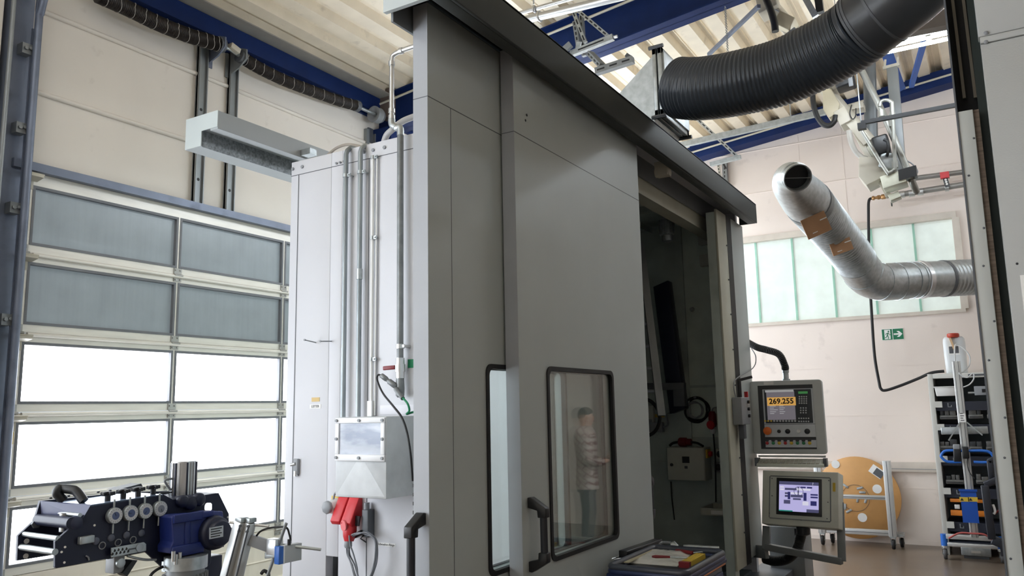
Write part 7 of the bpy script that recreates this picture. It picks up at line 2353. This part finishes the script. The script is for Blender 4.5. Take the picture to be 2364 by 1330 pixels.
MB().obox(at(634, 1262, D=DS - 0.02), (0.026, 0.0, 0), (0, 0.02, 0), (0, 0, 0.03)).build('arm_clamp', M_alu, sn, bevel=0.003)
MB().obox(at(632, 1280, D=DS - 0.02), (0.03, 0.0, 0.004), (0, 0.02, 0), (0, 0, 0.012)).build('arm_clamp', M_galv, sn, bevel=0.003)
MB().cyl(at(661, 1208, D=DS - 0.03), at(612, 1345, D=DS - 0.03), 0.0065, 10).build('tilted_rod', M_post, sn)
MB().tube(spline([at(577, 1242, D=DS), at(575, 1256, D=DS), at(580, 1258, D=DS), at(600, 1228, D=DS), at(630, 1218, D=DS), at(660, 1218, D=DS - 0.02), at(668, 1234, D=DS - 0.02), at(671, 1248, D=DS - 0.02)], 6), 0.004, 8).build('sensor_cable', M_rubber, sn)
sb_ = thing('sensor_box', at(668, 1282, D=DS - 0.05), 'small grey sensor box with blue end on the slanting stand', 'sensor box')
c = at(668, 1281, D=DS - 0.05)
rr = V((0.86, 0.5, 0)).normalized()
q0, q1 = at(655, 1281, D=DS - 0.05), at(696, 1274, D=DS + 0.02)
rr = (q1 - q0)
rr.z = 0
rr.normalize()
nn = rr.cross(ZAX)
L = (q1 - q0).length
mb = MB().obox(q0 + rr * L / 2 - nn * 0.012, rr * L / 2, ZAX * 0.033, nn * 0.014)
mb.build('housing', mat('sensor_grey', (176, 178, 180), 0.4), sb_, bevel=0.002)
MB().obox(q0 - rr * 0.0125 - nn * 0.012, rr * 0.012, ZAX * 0.0335, nn * 0.0145).build('blue_end', mat('sensor_blue', (40, 92, 170), 0.4), sb_, bevel=0.002)
MB().obox(q0 - rr * 0.0 - nn * 0.012, rr * 0.003, ZAX * 0.034, nn * 0.0148).build('white_line', M_white, sb_)
MB().cyl(q0 + rr * 0.025 + ZAX * 0.033, q0 + rr * 0.025 + ZAX * 0.055, 0.007, 10).build('connector', M_black, sb_)
MB().cyl(at(643, 1257, D=DS), at(741, 1269, D=DS), 0.006, 10).build('steel_rod', M_galv, sb_)
tag(MB().tube(spline([at(603, 1325, D=3.15), at(610, 1318, D=3.15), at(620, 1326, D=3.15), at(616, 1340, D=3.15)], 5), 0.007, 8).build('cable_bundle', M_rubber), 'small black cable bundle at the foot of the tilted rod', 'cable')
tag(B(XG + 0.012, XG + 0.016, at(12, 1010, X=XG).y, at(28, 1010, X=XG).y, at(20, 1026, X=XG).z, at(20, 998, X=XG).z).build('warning_sticker', mat('old_sticker', (206, 176, 90), 0.6)), 'worn yellow sticker on the left stile of the garage door', 'sticker')
o = bpy.data.objects['warning_sticker']
c = at(20, 1005, X=XG + 0.017)
B(XG + 0.0161, XG + 0.017, c.y - 0.02, c.y + 0.02, c.z - 0.012, c.z + 0.022).build('print', M_dgrey, o)

# ------------------------------------------------------------------ neighbouring machine at the right edge
mm = thing('machine_cabinet', (0.6, 3.5, 0), 'grey machine cabinet with bristle seal filling the right edge', 'machine cabinet')
YP_ = 3.0
ZT_ = 3.25
px_l = at(2262, 90, Y=YP_).x
zsm = at(2264, 87, Y=YP_).z
zsl = at(2264, 103, Y=YP_).z
B(px_l, 1.6, YP_, YP_ + 0.05, 0, zsl).build('lower_panel', M_machine, mm, bevel=0.003)
B(px_l, 1.6, YP_ - 0.004, YP_ + 0.05, zsl + 0.002, zsm).build('joint_strip', M_machine, mm, bevel=0.002)
B(px_l - 0.004, 1.6, YP_, YP_ + 0.05, zsm + 0.003, ZT_).build('upper_panel', M_machine, mm, bevel=0.003)
for (px, py) in ((2276, 76), (2276, 97)):
    c = at(px, py, Y=YP_ - 0.004)
    MB().lathe(c, (0, -1, 0), [(0.006, 0), (0.007, 0.001), (0.004, 0.003)], 12).build('screw', M_grey, mm)
c = at(2348, 609, Y=YP_)
MB().cyl(c, c - YAX * 0.001, 0.004, 10).build('drill_hole', M_ink, mm)
# pillar behind the panel edge, with the gap and bristles between
plx0, plx1 = at(2225, 400, Y=3.12).x, at(2262, 400, Y=3.12).x
pz = at(2230, 255, Y=3.12).z
B(plx0, plx1, 3.12, 3.20, 0, pz).build('pillar', mat('pillar_grey', (186, 188, 184), 0.4, var=0.04), mm, bevel=0.002)
B(plx0 - 0.005, plx0 + 0.001, 3.115, 3.3, 0, ZT_).build('pillar_edge', M_dgrey, mm)
bx0 = plx1
bx1 = at(2285, 500, Y=3.12).x
B(bx0, bx0 + 0.018, 3.13, 3.16, 0, pz).build('bristle_seal', M_brush, mm)
B(bx0 + 0.018, px_l + 0.06, 3.17, 3.18, 0, ZT_).build('gap_shade', M_dgreen, mm)  # green-black sheet paints the shade in the gap
B(plx0, px_l + 0.06, 3.30, 3.31, pz - 0.1, ZT_).build('recess_shade', M_ink, mm)  # black sheet paints the shade of the open recess
for (xa, xb) in ((2197, 2216), (2222, 2236)):
    a, b = at(xa, 12, Y=3.26), at(xb + 22, 225, Y=3.26)
    MB().bar((a.x + 0.004, 3.26, a.z + 0.1), (a.x + 0.008, 3.26, b.z), 0.010, 0.01, (0, 1, 0)).build('inner_strip', mat('inner_strip', (150, 142, 128), 0.5), mm)
for k in range(7):
    z = 0.45 + 0.32 * k
    c = V((plx0 + (0.028 if k % 2 else 0.014), 3.12, z))
    MB().lathe(c, (0, -1, 0), [(0.0035, 0), (0.004, 0.001), (0.002, 0.003)], 10).build('screw', M_dgrey, mm)
    c = V((plx1 - 0.006, 3.12, z + 0.13))
    MB().lathe(c, (0, -1, 0), [(0.0035, 0), (0.004, 0.001), (0.002, 0.003)], 10).build('screw', M_dgrey, mm)
B(px_l + 0.02, 1.6, YP_ + 0.05, 4.6, 0, ZT_).build('cabinet_body', M_machine, mm)
tagx = at(2356, 650, Y=YP_)
B(tagx.x, tagx.x + 0.05, YP_ - 0.001, YP_, tagx.z - 0.12, tagx.z + 0.02).build('paper_sheet', M_paper, mm)

# ------------------------------------------------------------------ person on the right hand aisle, mirrored in the door glass
def person(px, py, heading):
    base = V((px, py, 0))
    kk = 0.9          # about 1.62 m tall
    t = thing('person', base, 'person in a pale checked jacket and dark trousers, mirrored in the door glass', 'person')
    f = V((math.cos(heading), math.sin(heading), 0))
    s = V((-f.y, f.x, 0))

    def w(a, b, c):
        return base + (f * a + s * b + ZAX * c) * kk

    def skin(name, verts, edges, radii, m, root=0, sub=2):
        me = bpy.data.meshes.new(name)
        me.from_pydata([tuple(q - base) for q in verts], edges, [])
        me.materials.append(m)
        o = bpy.data.objects.new(name, me)
        COL.objects.link(o)
        o.parent = t
        md = o.modifiers.new('skin', 'SKIN')
        md.use_smooth_shade = True
        for i, sv in enumerate(me.skin_vertices[0].data):
            r = radii[i]
            sv.radius = tuple(q * kk for q in (r if isinstance(r, tuple) else (r, r)))
            sv.use_root = (i == root)
        sd = o.modifiers.new('sub', 'SUBSURF')
        sd.levels = sub
        sd.render_levels = sub
        return o

    M_skin = mat('skin', (206, 160, 136), 0.5)
    M_hair = mat('dark_hair', (44, 34, 28), 0.6)
    M_jack = mat('checked_jacket', (196, 176, 164), 0.7, var=0.05)
    nt = M_jack.node_tree
    ck = nt.nodes.new('ShaderNodeTexBrick')
    ck.inputs['Scale'].default_value = 4.0
    ck.inputs['Color1'].default_value = srgb(198, 184, 174) + (1,)
    ck.inputs['Color2'].default_value = srgb(182, 162, 152) + (1,)
    ck.inputs['Mortar'].default_value = srgb(142, 104, 98) + (1,)
    ck.inputs['Mortar Size'].default_value = 0.035
    tcj = nt.nodes.new('ShaderNodeTexCoord')
    mpj = nt.nodes.new('ShaderNodeMapping')
    mpj.inputs['Rotation'].default_value = (math.radians(90), 0, math.radians(35))
    nt.links.new(tcj.outputs['Object'], mpj.inputs[0])
    nt.links.new(mpj.outputs[0], ck.inputs['Vector'])
    nt.links.new(ck.outputs['Color'], nt.nodes['Principled BSDF'].inputs['Base Color'])
    M_trou = mat('dark_trousers', (46, 50, 58), 0.7)
    # one continuous body: pelvis, spine, neck, head, arms bent forward, legs
    vs = [w(0, 0, 0.95), w(0, 0, 1.12), w(0, 0, 1.32), w(0, 0, 1.44), w(0.01, 0, 1.52), w(0.025, 0, 1.63), w(0.02, 0, 1.72),
          w(0, 0.10, 0.88), w(0.02, 0.11, 0.50), w(-0.02, 0.11, 0.09), w(0.13, 0.13, 0.035),
          w(0, -0.10, 0.88), w(0.02, -0.11, 0.50), w(-0.02, -0.11, 0.09), w(0.13, -0.13, 0.035),
          w(0, 0.19, 1.42), w(0.0, 0.25, 1.14), w(0.22, 0.14, 1.10), w(0.28, 0.10, 1.12),
          w(0, -0.19, 1.42), w(0.0, -0.25, 1.14), w(0.22, -0.14, 1.10), w(0.28, -0.10, 1.12)]
    es = [(0, 1), (1, 2), (2, 3), (3, 4), (4, 5), (5, 6), (0, 7), (7, 8), (8, 9), (9, 10), (0, 11), (11, 12), (12, 13), (13, 14), (3, 15), (15, 16), (16, 17), (17, 18), (3, 19), (19, 20), (20, 21), (21, 22)]
    rd = [(0.15, 0.11), (0.135, 0.10), (0.16, 0.11), (0.11, 0.08), 0.055, (0.098, 0.118), (0.08, 0.10), 0.085, 0.058, 0.042, (0.03, 0.045), 0.085, 0.058, 0.042, (0.03, 0.045), 0.06, 0.043, 0.03, (0.018, 0.034), 0.06, 0.043, 0.03, (0.018, 0.034)]
    skin('body', vs, es, rd, M_skin)
    # jacket: lofted shell over the torso with sleeves
    def loft(secs, n=24):
        vs3, fs3 = [], []
        for (z, rs_, rf, df) in secs:
            for k in range(n):
                ph = 2 * math.pi * k / n
                vs3.append(w(df + rf * math.cos(ph), rs_ * math.sin(ph), z))
        for i in range(len(secs) - 1):
            for k in range(n):
                l = (k + 1) % n
                fs3.append((i * n + k, i * n + l, (i + 1) * n + l, (i + 1) * n + k))
        return vs3, fs3

    jk = MB().add(*loft([(0.76, 0.20, 0.145, 0.01), (0.80, 0.20, 0.145, 0.01), (0.95, 0.19, 0.14, 0.01), (1.12, 0.175, 0.13, 0.01), (1.28, 0.205, 0.15, 0.01), (1.38, 0.235, 0.15, 0.0), (1.44, 0.225, 0.14, 0.0), (1.485, 0.17, 0.125, 0.0), (1.515, 0.10, 0.10, 0.0), (1.535, 0.078, 0.082, 0.008), (1.545, 0.075, 0.08, 0.01)]))
    for sg in (-1, 1):
        jk.tube(spline([w(0, 0.15 * sg, 1.41), w(0, 0.205 * sg, 1.38), w(0, 0.245 * sg, 1.24), w(0.02, 0.25 * sg, 1.15), w(0.10, 0.22 * sg, 1.10), w(0.20, 0.155 * sg, 1.10)], 4), [0.084 * kk - 0.0016 * i for i in range(21)], 14)
    jk.build('jacket', M_jack, t, smooth=70)
    tr3 = MB().add(*loft([(0.72, 0.175, 0.12, 0.0), (0.82, 0.185, 0.13, 0.0), (0.98, 0.17, 0.12, 0.0)]))
    for sg in (-1, 1):
        tr3.tube(spline([w(0, 0.085 * sg, 0.86), w(0.01, 0.10 * sg, 0.66), w(0.02, 0.11 * sg, 0.48), w(0.0, 0.11 * sg, 0.25), w(-0.01, 0.11 * sg, 0.06)], 4), [(0.10 - 0.0024 * i) * kk for i in range(17)], 16)
    tr3.build('trousers', M_trou, t, smooth=70)
    # hair, nose, ears, eyes, mouth
    hc_ = w(0.0, 0, 1.685)
    mb = MB()
    vs2, fs2 = [], []
    for i in range(9):
        th = math.radians(10 * i)
        for k in range(20):
            ph = 2 * math.pi * k / 20
            front_ = 0.5 + 0.5 * math.cos(ph)
            tt = min(th * (1.60 - 0.72 * front_), 2.25)
            vs2.append(hc_ + (f * (0.104 * math.sin(tt) * math.cos(ph) + 0.015) + s * (0.088 * math.sin(tt) * math.sin(ph)) + ZAX * (0.10 * math.cos(tt))) * kk)
    for i in range(8):
        for k in range(20):
            l = (k + 1) % 20
            fs2.append((i * 20 + k, i * 20 + l, (i + 1) * 20 + l, (i + 1) * 20 + k))
    mb.add(vs2, fs2).build('hair', M_hair, t, smooth=60)
    MB().lathe(w(0.11, 0, 1.655), (f * 0.4 - ZAX), [(0.006, -0.03), (0.012, -0.01), (0.015, 0.008), (0.006, 0.016)], 10).build('nose', M_skin, t)
    for sg in (-1, 1):
        MB().lathe(w(0.10, 0.032 * sg, 1.675), f, [(0.003, -0.004), (0.010, 0.0), (0.007, 0.008)], 10).build('eye', M_ink, t)
        MB().obox(w(0.02, 0.082 * sg, 1.655), f * 0.016, s * 0.007, ZAX * 0.028).build('ear', M_skin, t, bevel=0.005)
        # fingers curled about the telephone
        for k in range(4):
            a = w(0.29, 0.10 * sg, 1.13 - 0.016 * k)
            MB().tube([a, a + f * 0.035 - s * 0.012 * sg, a + f * 0.045 - s * 0.04 * sg], [0.009, 0.008, 0.006], 8).build('finger', M_skin, t)
        MB().tube([w(0.28, 0.09 * sg, 1.14), w(0.30, 0.065 * sg, 1.165), w(0.31, 0.04 * sg, 1.17)], [0.011, 0.010, 0.007], 8).build('thumb', M_skin, t)
        MB().lathe(w(-0.05, 0.12 * sg, 0.045), f, [(0.03, 0), (0.042, 0.03), (0.045, 0.12), (0.04, 0.22), (0.015, 0.26)], 12).build('shoe', M_black, t)
    MB().obox(w(0.115, 0, 1.605), f * 0.004, s * 0.022, ZAX * 0.005).build('mouth', mat('lips', (170, 100, 92), 0.5), t)
    ph_ = MB().obox(w(0.335, 0, 1.14), f * 0.035, s * 0.08, ZAX * 0.008).build('telephone', M_black, bevel=0.004)
    tag(ph_, 'dark telephone held in both hands by the person', 'telephone')
    return t


def mirrored(px, py, D):
    """the real place of something seen mirrored in the second sliding door"""
    q = at(px, py, D=D)
    return V((2 * (XF2 - 0.032) - q.x, q.y, q.z))


m0 = mirrored(1342, 1000, 9.25)
person(m0.x, m0.y, math.radians(149))
